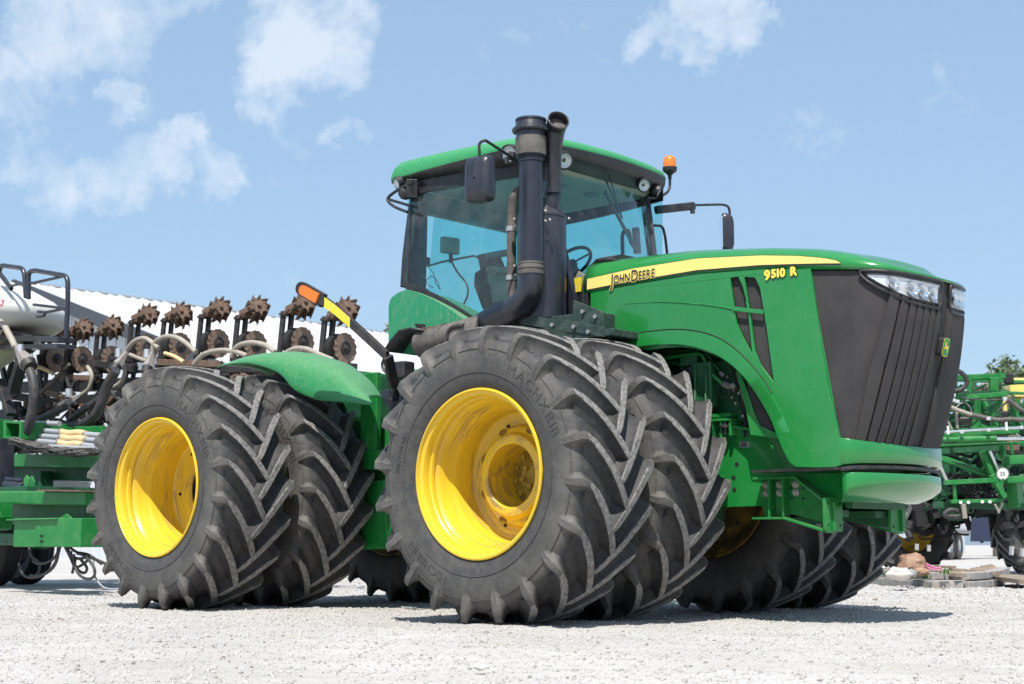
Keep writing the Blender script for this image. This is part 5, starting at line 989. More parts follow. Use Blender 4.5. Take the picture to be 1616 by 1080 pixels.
# steps and plates in front of the cab above the tyre
for pts, y in (([(-0.139, 2.5), (0.119, 2.397), (0.157, 2.373), (0.168, 2.246), (-0.14, 2.331)], -1.0), ([(-0.641, 2.425), (-0.084, 2.319), (0.216, 2.245), (0.222, 2.165), (-0.641, 2.347)], -1.06)):
    q = MB(); q.prism(pts, lambda a, b: (a, y, b), (0, .03, 0)); pp = obj('step_plate', q, 'dark_green_steel', TR, bevel=.003, smooth=0)
for c in [(-0.293, -1.062, 2.308), (-0.07, -1.062, 2.272), (0.078, -1.062, 2.218)] + [(-0.027, -1.002, 2.396), (0.101, -1.002, 2.343)]:
    q = MB(); q.cyl(V(c), V(c) + V((0, -.022, 0)), .018, n=6); obj('plate_bolt', q, 'zinc', TR)
q = MB(); q.box((-.25, -.80, 2.20), (1.1, .5, .06)); q.box((-.2, -.8, 2.3), (.5, .3, .2)); q.box((-1.2, -.75, 2.15), (1.0, .55, .25)); obj('catwalk', q, 'dark_green_steel', TR, bevel=.01)
# front fender strip above the near tyre, hidden by it save for the rear end

# ------------------------------------------------------------------ rear chassis and fenders
for s in (-1, 1):
    q = MB(); q.prism([(-1.9, .85), (-1.8, 1.45), (-2.3, 1.62), (-3.0, 1.70), (-5.2, 1.62), (-5.35, 1.2), (-5.2, .85)], lambda a, b: (a, s * .45, b), (0, -s * .04, 0)); obj('rear_frame_side', q, 'green_frame', TR, smooth=20, bevel=.004)
q = MB(); q.box((-3.7, 0, .9), (2.8, .84, .06)); q.box((-3.2, 0, 1.55), (2.2, .84, .05)); q.box((-5.28, 0, 1.3), (.08, .86, .7)); obj('rear_frame_deck', q, 'green_frame', TR, bevel=.004)
q = MB(); q.box((-1.65, 0, 1.05), (.5, .5, .22)); q.box((-1.65, 0, 1.55), (.5, .5, .16)); q.cyl((-1.75, 0, .8), (-1.75, 0, 1.75), .14); obj('articulation_joint', q, 'green_dark', TR, bevel=.01)
q = MB()
for k in range(5): q.tube(curve([(-1.2, -.36 + k * .04, 1.45), (-1.7, -.52 + k * .02, 1.38 + k * .03), (-2.3, -.48 + k * .02, 1.42 + k * .02), (-2.9, -.40, 1.6)], 6), .018, n=8)
tag(obj('articulation_hoses', q, 'hose_black', TR, smooth=60), kind='stuff')
q = MB(); q.beam((-5.1, 0, .72), (-6.3, 0, .55), .12, .06); q.box((-5.2, 0, .8), (.3, .4, .25)); obj('drawbar', q, 'green_dark', TR, bevel=.01)
q = MB(); q.box(V((-2.894, -0.62, 1.7)), (.22, .06, .9)); q.box(V((-2.863, -0.62, 1.405)), (.3, .08, .05)); obj('frame_riser', q, 'green_frame', TR, bevel=.01)
q = MB(); q.prism([(-3.177, 1.141), (-2.78, 1.159), (-2.72, 0.528), (-3.112, 0.516)], lambda a, b: (a, -.55, b), (0, .1, 0)); obj('frame_skirt', q, 'green_frame', TR, bevel=.02)
# rear fenders: a crowned strip with a drooping outer lip
def fender(s):
    T_ = [((-4.33, 2.265), (-4.36, 2.295)), ((-4.05, 2.275), (-4.12, 2.355)), ((-3.78, 2.25), (-3.86, 2.380)), ((-3.41, 2.14), (-3.50, 2.365)), ((-3.18, 1.97), (-3.24, 2.305)), ((-2.87, 1.865), (-3.0, 2.235)), ((-2.6, 1.83), (-2.79, 2.145)), ((-2.37, 1.80), (-2.55, 2.01)), ((-2.14, 1.77), (-2.40, 1.875))]
    Lc = curve([(a[0], 0, a[1]) for a, b in T_], 5); Cc = curve([(b[0], 0, b[1]) for a, b in T_], 5); rows = []
    for l, c in zip(Lc, Cc):
        dz = c.z - l.z; tq = max(0, min(1, (c.x + 3.2) / .8)); sec = [(c.x - .02, s * lerp(.62, .90, tq), c.z - .05), (c.x - .01, s * lerp(.75, .93, tq), c.z - .012), (c.x, s * lerp(.90, .97, tq), c.z + .002), (c.x, s * 1.02, c.z), (lerp(c.x, l.x, .2), s * 1.13, c.z - dz * .10), (lerp(c.x, l.x, .45), s * 1.21, c.z - dz * .27), (lerp(c.x, l.x, .65), s * 1.255, c.z - dz * .48), (lerp(c.x, l.x, .85), s * 1.285, c.z - dz * .75), (l.x, s * 1.305, l.z), (l.x, s * 1.30, l.z - .015)]
        rows.append(sec)
    q = MB(); q.loft(rows); return obj('rear_fender', q, 'green_fender', TR, smooth=60, solid=.012)
fender(-1); fender(1)
q = MB(); q.box((-3.9, 0, 2.0), (.9, .9, .5)); obj('rear_tank', q, 'green_dark', TR, bevel=.05)

# ------------------------------------------------------------------ planter folded behind the tractor
PT = thing('planter', 'folded green row crop planter with white tank and raised rusty coulters', 'planter', (-10.5, 1.2, 0))
def wavy_disc():
    q = MB(); n = 48; vs = []
    for (r, amp) in ((.05, 0), (.11, 0), (.15, .004), (.20, .012)):
        for i in range(n):
            a = 2 * PI * i / n; rr_ = r * (1 + (.018 * math.cos(14 * a) if r > .19 else 0)); vs.append((amp * math.sin(14 * a), rr_ * math.cos(a), rr_ * math.sin(a)))
    fs = [(k * n + i, k * n + (i + 1) % n, (k + 1) * n + (i + 1) % n, (k + 1) * n + i) for k in range(3) for i in range(n)] + [tuple(range(n))]
    q.add(vs, fs); return q
DISC = share('coulter_disc', wavy_disc(), 'disc', smooth=60)
q = MB(); q.rev([(-.02, .09), (.012, .09), (.016, .085), (.016, .05), (.03, .045), (.035, .028), (.06, .026), (.062, .001)], (0, 0, 0), (1, 0, 0), n=24)
for k in range(5): a = 2 * PI * k / 5; q.cyl((.014, .065 * math.cos(a), .065 * math.sin(a)), (.028, .065 * math.cos(a), .065 * math.sin(a)), .009, n=6)
HUBD = share('disc_hub', q, 'black_frame', smooth=35)
q = MB(); q.rev([(-.05, .05), (-.06, .17), (-.05, .195), (.0, .205), (.05, .195), (.06, .17), (.05, .05)], (0, 0, 0), (1, 0, 0), n=32); GAUGE = share('gauge_wheel', q, 'dark', smooth=40)
q = MB(); q.beam((-.47, -.03, -.42), (-.36, -.03, .44), .03, .085); q.beam((-.40, .05, -.42), (-.29, .05, .44), .03, .085); q.beam((-.42, 0, -.2), (-.05, 0, -.03), .07, .07); q.beam((-.42, .05, -.02), (-.1, .05, 0), .05, .09); q.box((-.42, .02, -.15), (.16, .14, .06)); q.box((-.35, .0, .40), (.12, .14, .035)); q.cyl((-.5, .02, -.33), (.05, .02, -.33), .025, n=10); q.cyl((-.45, -.08, -.25), (-.15, -.08, -.25), .035, n=10); POST = share('post', q, 'black_frame', smooth=30)
q = MB(); 
for dx in (-.13, 0, .13):
    st_pts = []
    for k in range(18):
        a = 2 * PI * k / 18; r = .135 if k % 2 == 0 else .085; st_pts.append((r * math.cos(a), r * math.sin(a)))
    q.prism(st_pts, lambda a, b, dx=dx: (dx, a, b), (.006, 0, 0))
for k in range(9):
    a = 2 * PI * k / 9; c_, s_ = math.cos(a), math.sin(a); q.beam((-.15, .105 * c_, .105 * s_), (.15, .105 * c_, .105 * s_), .075, .007, up=(0, -s_ * .8 + c_ * .6, c_ * .8 + s_ * .6))
q.cyl((-.17, 0, 0), (.17, 0, 0), .022, n=8); CAGE = share('spiked_roller', q, 'rust', smooth=0)
q = MB(); q.beam((-.36, -.02, .40), (-.05, -.20, .44), .03, .06); q.beam((-.36, .02, .40), (-.10, .13, .50), .03, .06); q.beam((-.12, -.20, .42), (.17, -.17, .50), .012, .07); q.beam((-.36, 0, .41), (-.14, 0, .44), .08, .05); ARMR = share('roller_arm', q, 'rust', smooth=0)
def row_unit(x, z, k):
    u = thing('row_unit', parent=PT, loc=(x, 2.6, z)); rs = random.Random(k)
    link('coulter_disc', DISC, u, rot=(rs.random() * 6, 0, .05)); link('disc_hub', HUBD, u); link('gauge_wheel', GAUGE, u, (-.17, .02, .0)); link('post', POST, u)
    link('spiked_roller', CAGE, u, (0, 0, .46 + rs.uniform(-.02, .02)), scale=(1.15, 1.15, 1.15), rot=(rs.random() * 2, -.22 + rs.uniform(-.08, .08), -.55 + rs.uniform(-.1, .1))); link('roller_arm', ARMR, u)
for k, (x, y, z) in enumerate([(-6.843, 2.6, 3.023), (-7.666, 2.6, 3.176), (-8.627, 2.6, 3.218), (-9.441, 2.6, 3.314), (-10.311, 2.6, 3.345), (-11.121, 2.6, 3.396), (-11.997, 2.6, 3.3), (-12.791, 2.6, 3.364), (-13.496, 2.6, 3.42)]): row_unit(x, z, k)
def part(name, m, f, smooth=30, bevel=0, kind=None):
    q = MB(); f(q); o = obj(name, q, m, PT, smooth=smooth, bevel=bevel)
    if kind: o['kind'] = kind
    return o
part('wing_toolbar', 'black_frame', lambda q: (q.beam((-14.553, 2.7, 3.055), (-7.872, 2.7, 2.719), .18, .18), q.beam((-10.683, 2.5, 3.022), (-6.551, 2.5, 2.751), .10, .10)), bevel=.01)
part('wing_beam', 'rust', lambda q: q.beam((-10.618, 2.45, 3.13), (-9.163, 2.45, 2.99), .05, .09), bevel=.006)
part('wing_beam', 'rust', lambda q: q.beam((-13.188, 2.4, 3.105), (-12.122, 2.4, 3.009), .05, .08), bevel=.006)
for a, b, r, m in (((-12.098, 2.3, 3.225), (-10.935, 2.3, 3.051), .09, 'black_frame'), ((-13.491, 2.3, 2.68), (-11.147, 2.3, 2.675), .14, 'dark'), ((-14.238, 2.3, 2.874), (-12.443, 2.3, 2.617), .12, 'dark'), ((-12.496, 2.2, 3.228), (-13.336, 2.2, 2.808), .05, 'pipe'), ((-12.719, 2.2, 3.236), (-12.285, 2.2, 2.6), .05, 'black_frame'), ((-12.31, 2.2, 2.978), (-12.704, 2.2, 2.531), .06, 'black_frame'), ((-11.314, 2.2, 2.679), (-11.777, 2.2, 2.386), .06, 'rust'), ((-12.909, 2.1, 2.822), (-12.559, 2.1, 2.752), .09, 'rust'), ((-14.187, 2.1, 3.034), (-13.55, 2.1, 3.107), .05, 'pvc'), ((-14.145, 2, 3.488), (-13.737, 2, 2.558), .08, 'black_frame'), ((-14.067, 2, 2.547), (-13.552, 2, 2.518), .16, 'black_frame'), ((-13.937, 2.1, 3.381), (-14.229, 2.1, 2.859), .07, 'black_frame'), ((-14.243, 2.2, 3.215), (-13.393, 2.2, 3.591), .06, 'black_frame'), ((-13.716, 2.4, 3.489), (-13.477, 2.4, 2.685), .05, 'black_frame'), ((-11.308, 2.4, 2.922), (-11.047, 2.4, 2.449), .06, 'black_frame'), ((-11.947, 2.2, 2.487), (-11.457, 2.2, 2.414), .1, 'dark')):
    part('frame_member', m, lambda q: q.beam(a, b, r * .8, r), bevel=.006)
rs = random.Random(11)
def clutter(q):
    B = [V(p) for p in [(-15.096, 2.9, 3.231), (-11.534, 2.9, 2.462), (-13.385, 2.9, 2.615), (-14.489, 2.9, 2.78)]]
    x0, x1, z0, z1 = B[0].x, B[1].x, 1.9, 2.95
    for k in range(240):
        x = rs.uniform(min(x0, x1) - .4, max(x0, x1) + 2.2); z = rs.uniform(2.0, 2.85); y = rs.uniform(2.2, 2.8); t = rs.random()
        if t < .5: q.box((x, y, z), (rs.uniform(.05, .25), rs.uniform(.04, .15), rs.uniform(.04, .16)), Matrix.Rotation(rs.uniform(-.6, .6), 3, 'Y'))
        elif t < .85:
            d = V((rs.uniform(-.35, .35), rs.uniform(-.1, .1), rs.uniform(-.2, .2))); q.beam((x, y, z), V((x, y, z)) + d + V((.02, 0, 0)), rs.uniform(.02, .05), rs.uniform(.02, .06))
        else: q.cyl((x, y - .03, z), (x + .01, y + .05, z), rs.uniform(.03, .09), n=12)
part('row_unit_linkage', 'black_frame', clutter, smooth=25, kind='stuff')
def clutter2(q):
    for k in range(150):
        x = rs.uniform(-14, -8.0); z = rs.uniform(2.0, 2.8); y = rs.uniform(2.1, 2.7); q.box((x, y, z), (rs.uniform(.03, .16), rs.uniform(.03, .1), rs.uniform(.03, .1)), Matrix.Rotation(rs.uniform(-.8, .8), 3, 'Y'))
        q.cyl((x + .1, y - .1, z), (x + .1, y - .06, z), .02, n=6)
def wires(q):
    for k in range(46):
        x = rs.uniform(-13.6, -8.6); z = rs.uniform(2.1, 2.8); y = rs.uniform(1.9, 2.3); d = rs.uniform(.2, .8)
        q.tube(curve([(x, y, z), (x + d * .4, y - .08, z - rs.uniform(.05, .35)), (x + d, y, z + rs.uniform(-.15, .2))], 6), rs.uniform(.008, .022), n=6)
part('planter_cabling', 'hose_black', wires, smooth=60, kind='stuff')
part('rusty_brackets', 'rust', clutter2, smooth=0, kind='stuff')
# hoses and funnels
HB = 'hose_beige'
for pts, r, m in (([(-10.754, 2, 3.254), (-10.652, 2, 3.335), (-10.533, 2, 3.387), (-10.338, 2, 3.405), (-10.156, 2, 3.336), (-9.988, 2, 3.234)], .033, HB), ([(-10.133, 2, 3.176), (-10.095, 2, 3.304), (-9.937, 2, 3.369), (-9.734, 2, 3.377), (-9.516, 2, 3.323), (-9.328, 2, 3.229), (-9.142, 2, 3.111)], .033, HB), ([(-9.176, 2, 2.952), (-9.015, 2, 3.049), (-8.838, 2, 3.085), (-8.582, 2, 3.089), (-8.315, 2, 3.05), (-8.052, 2, 2.97)], .033, HB), ([(-8.379, 2, 2.981), (-8.316, 2, 3.075), (-8.188, 2, 3.13), (-7.942, 2, 3.133), (-7.698, 2, 3.08), (-7.495, 2, 2.973)], .033, HB),
    ([(-7.333, 2, 2.928), (-7.127, 2, 2.982), (-6.898, 2, 2.963), (-6.671, 2, 2.881), (-6.389, 2, 2.78)], .033, HB), ([(-11.71, 2, 3.112), (-11.624, 2, 3.032), (-11.586, 2, 2.938), (-11.642, 2, 2.804), (-11.735, 2, 2.747), (-11.863, 2, 2.709)], .030, 'hose_beige'), ([(-10.805, 2, 3.061), (-10.769, 2, 2.96), (-10.854, 2, 2.832), (-11.021, 2, 2.771)], .030, 'hose_beige'), ([(-10.955, 2.2, 3.244), (-10.642, 2.2, 3.146), (-10.413, 2.2, 3.092)], .030, HB), ([(-10.261, 2.3, 3.214), (-10.037, 2.3, 3.151), (-9.814, 2.3, 3.054)], .03, 'hose_tan'), ([(-13.535, 2.3, 3.279), (-13.262, 2.3, 3.199), (-13.099, 2.3, 3.139)], .03, 'hose_tan'),
    ([(-10.237, 1.5, 2.913), (-10.364, 1.5, 2.784), (-10.463, 1.5, 2.661), (-10.544, 1.5, 2.492), (-10.657, 1.5, 2.351), (-10.821, 1.5, 2.265), (-11.065, 1.5, 2.199), (-11.35, 1.5, 2.204), (-11.579, 1.5, 2.252)], .070, 'hose_black'), ([(-10.761, 1.6, 2.556), (-10.942, 1.6, 2.488), (-11.127, 1.6, 2.437), (-11.327, 1.6, 2.36), (-11.483, 1.6, 2.297)], .055, 'hose_black'), ([(-11.609, 1.6, 2.493), (-11.786, 1.6, 2.458), (-12.047, 1.6, 2.409), (-12.311, 1.6, 2.351)], .050, 'hose_black'), ([(-11.026, 1.9, 2.755), (-10.784, 1.9, 2.597), (-10.627, 1.9, 2.525)], .03, 'hose_black'),
    ([(-12.076, 0.8, 3.675), (-11.951, 0.8, 3.6), (-11.842, 0.8, 3.491), (-11.733, 0.8, 3.383), (-11.642, 0.8, 3.278)], .045, HB), ([(-11.241, 0.8, 2.93), (-11.15, 0.8, 2.784), (-11.103, 0.8, 2.591), (-11.133, 0.8, 2.351), (-11.201, 0.8, 2.2), (-11.302, 0.8, 2.05), (-11.453, 0.8, 1.918), (-11.677, 0.8, 1.85), (-11.926, 0.8, 1.851)], .070, 'hose_black')):
    q = MB(); q.tube(curve(pts, 6), r, n=12); obj('hose', q, m, PT, smooth=60)
for a, b, r1, r2 in (((-10.739, 2, 3.244), (-10.675, 1.8, 3.025), .035, .085), ((-10.133, 2, 3.193), (-10.083, 1.9, 2.97), .035, .085), ((-11.864, 2, 2.718), (-11.95, 1.8, 2.572), .030, .085), ((-11.644, 0.8, 3.296), (-11.296, 0.8, 3.021), .03, .13)):
    a, b = V(a), V(b)
    q = MB(); q.cyl(a, b, r1, r2, n=4); fq = obj('seed_funnel', q, 'cast', PT, smooth=0, bevel=.012)
    q = MB(); q.cyl(b, b + (b - a).normalized() * .10, r2 * .9, r2 * .75, n=16); obj('funnel_collar', q, 'black_frame', fq)
    q = MB(); q.cyl(a * .4 + b * .6 + V((-.06, 0, .05)), a * .4 + b * .6 + V((-.06, 0, .17)), .05, n=16); obj('funnel_inlet', q, 'alu', fq)
# air tubes with tan sleeves
for (a, s0, s1, b) in (((33, 668), None, None, (94, 669)), ((33, 676), (96, 681), (136, 685), (162, 687)), ((35, 685), (96, 689), (138, 693), (156, 694)), ((42, 694), (92, 698), (132, 702), (150, 704)), ((56, 703), (70, 704), (90, 706), (136, 708))): pass
for a, b, r, m in (((-11.922, 1.1, 2.255), (-10.933, 1.1, 2.195), .036, 'pvc'), ((-11.83, 1.05, 2.168), (-9.771, 1.05, 1.974), .036, 'pvc'), ((-11.706, 1, 2.08), (-9.763, 1, 1.905), .036, 'pvc'), ((-11.534, 0.95, 1.995), (-9.755, 0.95, 1.828), .036, 'pvc'), ((-11.282, 0.9, 1.907), (-9.749, 0.9, 1.793), .03, 'pvc')):
    q = MB(); q.cyl(a, b, r, n=16); pv = obj('air_tube', q, m, PT)
for pts in ([(-10.813, 1.05, 2.074), (-10.626, 1.05, 2.044), (-10.382, 1.05, 2.041), (-10.2, 1.05, 2.015)], [(-10.728, 1, 1.999), (-10.541, 1, 1.965), (-10.298, 1, 1.958), (-10.088, 1, 1.932)], [(-10.704, 0.95, 1.923), (-10.487, 0.95, 1.884), (-10.275, 0.95, 1.883), (-10.094, 0.95, 1.855)]):
    q = MB(); q.tube(curve(pts, 5), .047, n=14); sl_ = obj('tube_sleeve', q, 'hose_tan', PT, smooth=60)
    for e_, d_ in ((0, 1), (-1, -1)):
        q = MB(); q.cyl(V(pts[e_]), V(pts[e_]) + V((.04 * d_, 0, 0)), .05, n=14); obj('sleeve_clamp', q, 'cast', sl_)
def bundle(q):
    r3 = random.Random(4)
    for k in range(22):
        j = lambda s: r3.uniform(-s, s)
        pts = [V(p) + V((0, j(.08), j(.035))) for p in [(-11.228, 0.6, 1.933), (-10.857, 0.6, 1.858), (-10.465, 0.6, 1.792), (-10.084, 0.6, 1.743), (-9.714, 0.6, 1.713), (-9.285, 0.6, 1.72), (-8.936, 0.6, 1.722)]]
        q.tube(curve(pts, 3), r3.uniform(.010, .018), n=6)
part('cable_bundle', 'hose_black', bundle, smooth=60, kind='stuff')
def bundle2(q):
    r3 = random.Random(5)
    for k in range(6):
        pts = [V(p) + V((0, r3.uniform(-.08, .08), r3.uniform(-.03, .03))) for p in [(-11.027, 0.5, 1.953), (-10.644, 0.5, 1.869), (-10.304, 0.5, 1.83), (-9.927, 0.5, 1.781), (-9.559, 0.5, 1.742), (-9.133, 0.5, 1.741)]]
        q.tube(curve(pts, 3), .012, n=6)
part('grey_cable_bundle', 'pipe', bundle2, smooth=60, kind='stuff')
# green frames
part('toolbar_tube', 'green_frame', lambda q: (q.prism([(-11.702, 2.255), (-11.243, 2.222), (-11.225, 1.981), (-11.682, 2.01)], lambda a, b: (a, .7, b), (0, .9, 0), holes=[[(-11.633, 2.217), (-11.289, 2.19), (-11.275, 2.009), (-11.618, 2.034)]]), q.beam((-13.361, 1, 2.232), (-12.198, 1, 2.174), .3, .28)), bevel=.006)
part('lift_post', 'black_metal', lambda q: q.beam((-11.507, 0.6, 1.98), (-11.436, 0.6, 1.114), .20, .22, up=(0, 1, 0)), bevel=.01)
part('rear_beam', 'green_frame', lambda q: (q.beam((-13.141, 1.3, 1.784), (-10.056, 1.3, 1.655), .3, .18), q.beam((-12.817, 1.5, 2.186), (-10.384, 1.5, 2.095), .2, .12)), bevel=.01)
part('rear_plate', 'green_dark', lambda q: (q.beam((-13.215, 1.35, 1.622), (-10.197, 1.35, 1.51), .05, .22), q.beam((-11.463, 1.2, 1.562), (-11.442, 1.2, 1.273), .2, .2, up=(0, 1, 0)), q.beam((-12.937, 1.4, 1.477), (-11.913, 1.4, 1.431), .1, .18)), bevel=.01)
part('hydraulic_cylinder', 'black_metal', lambda q: (q.cyl((-11.202, 0.5, 1.352), (-10.725, 0.5, 1.306), .07, n=20), q.cyl((-11.209, 0.5, 1.436), (-10.795, 0.5, 1.408), .03, n=12)))
part('cylinder_lug', 'green_frame', lambda q: (q.prism([(-10.431, 1.253), (-10.443, 1.408), (-10.386, 1.456), (-10.321, 1.405), (-10.309, 1.25)], lambda a, b: (a, .3, b), (0, .03, 0)), q.prism([(-10.561, 1.26), (-10.572, 1.408), (-10.514, 1.456), (-10.447, 1.38), (-10.438, 1.257)], lambda a, b: (a, .45, b), (0, .03, 0))), bevel=.004)
part('hitch_beam', 'green_frame', lambda q: (q.beam((-10.143, 0, 1.151), (-8.301, 0, 1.106), .30, .165), q.beam((-11.651, 0.3, 1.188), (-10.532, 0.3, 1.165), .3, .165)), bevel=.02)
part('hitch_core', 'green_dark', lambda q: (q.beam((-11.199, 0.15, 0.96), (-8.546, 0.15, 0.925), .28, .26), q.beam((-11.439, 0.3, 0.647), (-9.816, 0.3, 0.626), .25, .16)), bevel=.02)
part('hitch_box', 'green_frame', lambda q: (q.beam((-8.843, -0.3, 0.705), (-7.869, -0.3, 0.7), .34, .33), q.beam((-9.35, -0.3, 0.708), (-8.857, -0.3, 0.705), .30, .34), q.beam((-9.434, -0.3, 0.861), (-8.352, -0.3, 0.864), .42, .018)), bevel=.012)
part('hitch_rib', 'green_frame', lambda q: q.prism([(-8.783, 0.878), (-8.622, 0.928), (-8.51, 0.875)], lambda a, b: (a, -.2, b), (0, .03, 0)), bevel=.004)
part('hitch_flange', 'green_frame', lambda q: q.beam((-9.777, -0.4, 1.072), (-9.512, -0.4, 1.068), .3, .02))
part('hitch_upright', 'green_frame', lambda q: (q.beam((-9.92, -0.3, 1.061), (-9.894, -0.3, 0.749), .14, .22, up=(0, 1, 0))), bevel=.004)
for p in [(-8.678, -0.475, 0.666), (-8.673, -0.475, 0.6), (-9.462, -0.475, 0.601)]:
    q = MB(); q.cyl(V(p), V(p) + V((0, -.02, 0)), .014, n=10); obj('hitch_bolt', q, 'dark', PT)
part('rusty_plate', 'rust', lambda q: q.beam((-9.192, -0.1, 1.218), (-8.246, -0.1, 1.189), .3, .02))
part('rusty_plate', 'rust', lambda q: q.beam((-8.651, -0.2, 0.555), (-8.118, -0.2, 0.555), .2, .02))
part('shade_deck', 'green_dark', lambda q: q.box((-12.3, 1.3, 1.25), (4.2, 2.2, .12)), bevel=.01)  # slab added to cast shade on the carrying wheels
part('shade_skirt', 'green_dark', lambda q: q.box((-12.3, .35, 1.12), (4.0, .05, .3)), bevel=.01)  # strip added to keep sun off the carrying wheels
def meshpanel(q):
    a, b, c = V((-12.275, 1.8, 1.517)), V((-11.296, 1.8, 1.471)), V((-12.245, 1.8, 1.333)); n = 26
    for k in range(n): 
        t = k / (n - 1); p = a.lerp(b, t); q.beam(p, p + V((.12, 0, c.z - a.z)), .012, .006); q.beam(p + V((.12, 0, 0)), p + V((0, 0, c.z - a.z)), .012, .006)
part('mesh_panel', 'alu', meshpanel, smooth=0, kind='stuff')
# hydraulic hoses hanging off the hitch
for pts in ([(-8.76, -0.2, 0.548), (-8.781, -0.2, 0.458), (-8.886, -0.2, 0.383), (-9.05, -0.2, 0.344), (-9.219, -0.2, 0.343), (-9.306, -0.2, 0.372)], [(-8.746, -0.2, 0.54), (-8.776, -0.2, 0.383), (-8.905, -0.2, 0.263), (-9.151, -0.2, 0.185), (-9.405, -0.2, 0.174), (-9.539, -0.2, 0.225), (-9.62, -0.2, 0.332)], [(-8.718, -0.2, 0.54), (-8.802, -0.2, 0.368), (-8.959, -0.2, 0.247), (-9.179, -0.2, 0.192), (-9.35, -0.2, 0.197)], [(-8.529, -0.25, 0.533), (-8.428, -0.25, 0.43), (-8.341, -0.25, 0.328), (-8.362, -0.25, 0.232)], [(-8.409, -0.3, 0.533), (-8.324, -0.3, 0.446), (-8.162, -0.3, 0.403), (-7.954, -0.3, 0.418), (-7.721, -0.3, 0.377), (-7.567, -0.3, 0.335)],
            [(-8.356, -0.3, 0.533), (-8.193, -0.3, 0.475), (-7.956, -0.3, 0.447), (-7.694, -0.3, 0.348)], [(-8.192, -0.35, 0.454), (-8.143, -0.35, 0.309), (-8.046, -0.35, 0.216), (-7.888, -0.35, 0.175), (-7.761, -0.35, 0.205), (-7.754, -0.35, 0.291), (-7.875, -0.35, 0.39), (-8.008, -0.35, 0.447), (-8.114, -0.35, 0.461)], [(-8.216, -0.3, 0.417), (-8.236, -0.3, 0.329), (-8.126, -0.3, 0.258), (-8.021, -0.3, 0.244), (-7.986, -0.3, 0.303), (-8.109, -0.3, 0.388)], [(-8.326, -0.3, 0.489), (-8.306, -0.3, 0.387), (-8.208, -0.3, 0.308), (-8.054, -0.3, 0.345), (-7.929, -0.3, 0.418)], [(-9.571, -0.1, 0.524), (-9.475, -0.1, 0.409), (-9.328, -0.1, 0.349), (-9.333, -0.1, 0.226), (-9.458, -0.1, 0.179)]):
    q = MB(); q.tube(curve(pts, 6), .017, n=8); obj('hanging_hose', q, 'hose_black', PT, smooth=60)
q = MB(); q.tube(curve([(-7.851, -0.3, 0.419), (-7.842, -0.3, 0.275), (-7.785, -0.3, 0.176), (-7.653, -0.3, 0.092), (-7.488, -0.3, 0.067), (-7.303, -0.3, 0.078)], 6), .010, n=8); obj('hanging_cable', q, 'pvc', PT, smooth=60)
# carrying wheel at the far left
for c_ in ((-12.35, 1.0, .56), (-13.0, 1.9, .56)):
    q = MB(); q.rev([(-.12, .30), (-.17, .40), (-.18, .48), (-.14, .55), (-.10, .575), (-.09, .565), (-.06, .58), (-.01, .582), (0, .57), (.01, .582), (.06, .58), (.09, .565), (.10, .575), (.14, .55), (.18, .48), (.17, .40), (.12, .30), (.02, .28), (.02, .01)], c_, (0, 1, 0), n=48); obj('carrying_wheel', q, 'dark', PT, smooth=30)  # near-black all over: the planter's shade is put into the colour
part('axle_leg', 'green_dark', lambda q: (q.beam((-12.1, 1.45, .56), (-11.6, 1.2, 1.3), .2, .2), q.beam((-12.6, 1.3, .56), (-11.5, 1.3, .56), .12, .12)), bevel=.01)
# white tank
tc_ = V((-13.453, 1.2, 3.689)); K = (V((-11.705, 1.2, 3.529)) - tc_).dot(V((.745, .667, 0)))
q = MB(); q.rev([(-.01, .01), (0, K * .80), (.04, K * .90), (.12, K * .975), (.24, K), (.34, K * .97), (.46, K * .86), (.60, K * .66), (.74, K * .42), (.82, K * .22), (.84, .01)], tc_, (0, 0, 1), n=64); tank = obj('tank', q, 'white_tank', PT, smooth=60)
q = MB(); q.rev([(-.0, K * .72), (-.08, K * .70), (-.55, K * .20), (-.60, .01)], tc_ + V((0, 0, -.06)), (0, 0, 1), n=48); obj('tank_hopper', q, 'cream_tank', PT, smooth=40)
lc = V((-11.901, 0.62, 3.915)); vd = V((.667, -.745, .35)).normalized(); X_ = V((.745, .667, -.18)).normalized(); Z_ = vd.cross(X_) 
q = MB(); q.prism([(-.16, -.055), (.115, -.055), (.115, .055), (-.16, .055)], lambda a, b: lc + X_ * a - Z_ * -b, vd * .004); lab = obj('tank_label', q, 'maroon', tank, smooth=0)
q = MB(); mtx = Matrix((( X_.x, Z_.x, vd.x, 0), (X_.y, Z_.y, vd.y, 0), (X_.z, Z_.z, vd.z, 0), (0, 0, 0, 1))); mtx.translation = lc + vd * .006 + X_ * .01 + Z_ * -.035; add_text(q, 'D', .11, mtx, .001, .002)
q.v = [tuple(p) for p in q.v]; obj('tank_label_letter', q, 'white_panel', tank, smooth=0)
def bars(name, pts_list, r):
    for pts in pts_list:
        q = MB(); q.tube(fillet(pts, .12), r, n=10); obj(name, q, 'black_metal', PT, smooth=60)
bars('guard_rail', ([(-12.156, 1, 4.178), (-12.523, 1, 4.46), (-12.461, 1, 4.554), (-11.838, 1, 4.433), (-11.755, 1, 4.007)], [(-11.687, 1, 3.982), (-11.716, 1, 4.364), (-11.568, 1, 4.374), (-10.707, 1, 4.192), (-10.681, 1, 3.805), (-10.695, 1, 3.329)]), .035)
bars('guard_rail', ([(-11.67, 1, 4.196), (-10.802, 1, 4.203)], [(-11.548, 1, 3.887), (-10.724, 1, 3.748)], [(-11.294, 1, 3.745), (-10.724, 1, 3.748)], [(-12.21, 1, 4.221), (-11.771, 1, 4.217)], [(-11.453, 1, 3.707), (-11.258, 1, 3.697), (-11.246, 1, 3.749), (-11.426, 1, 3.776)]), .020)
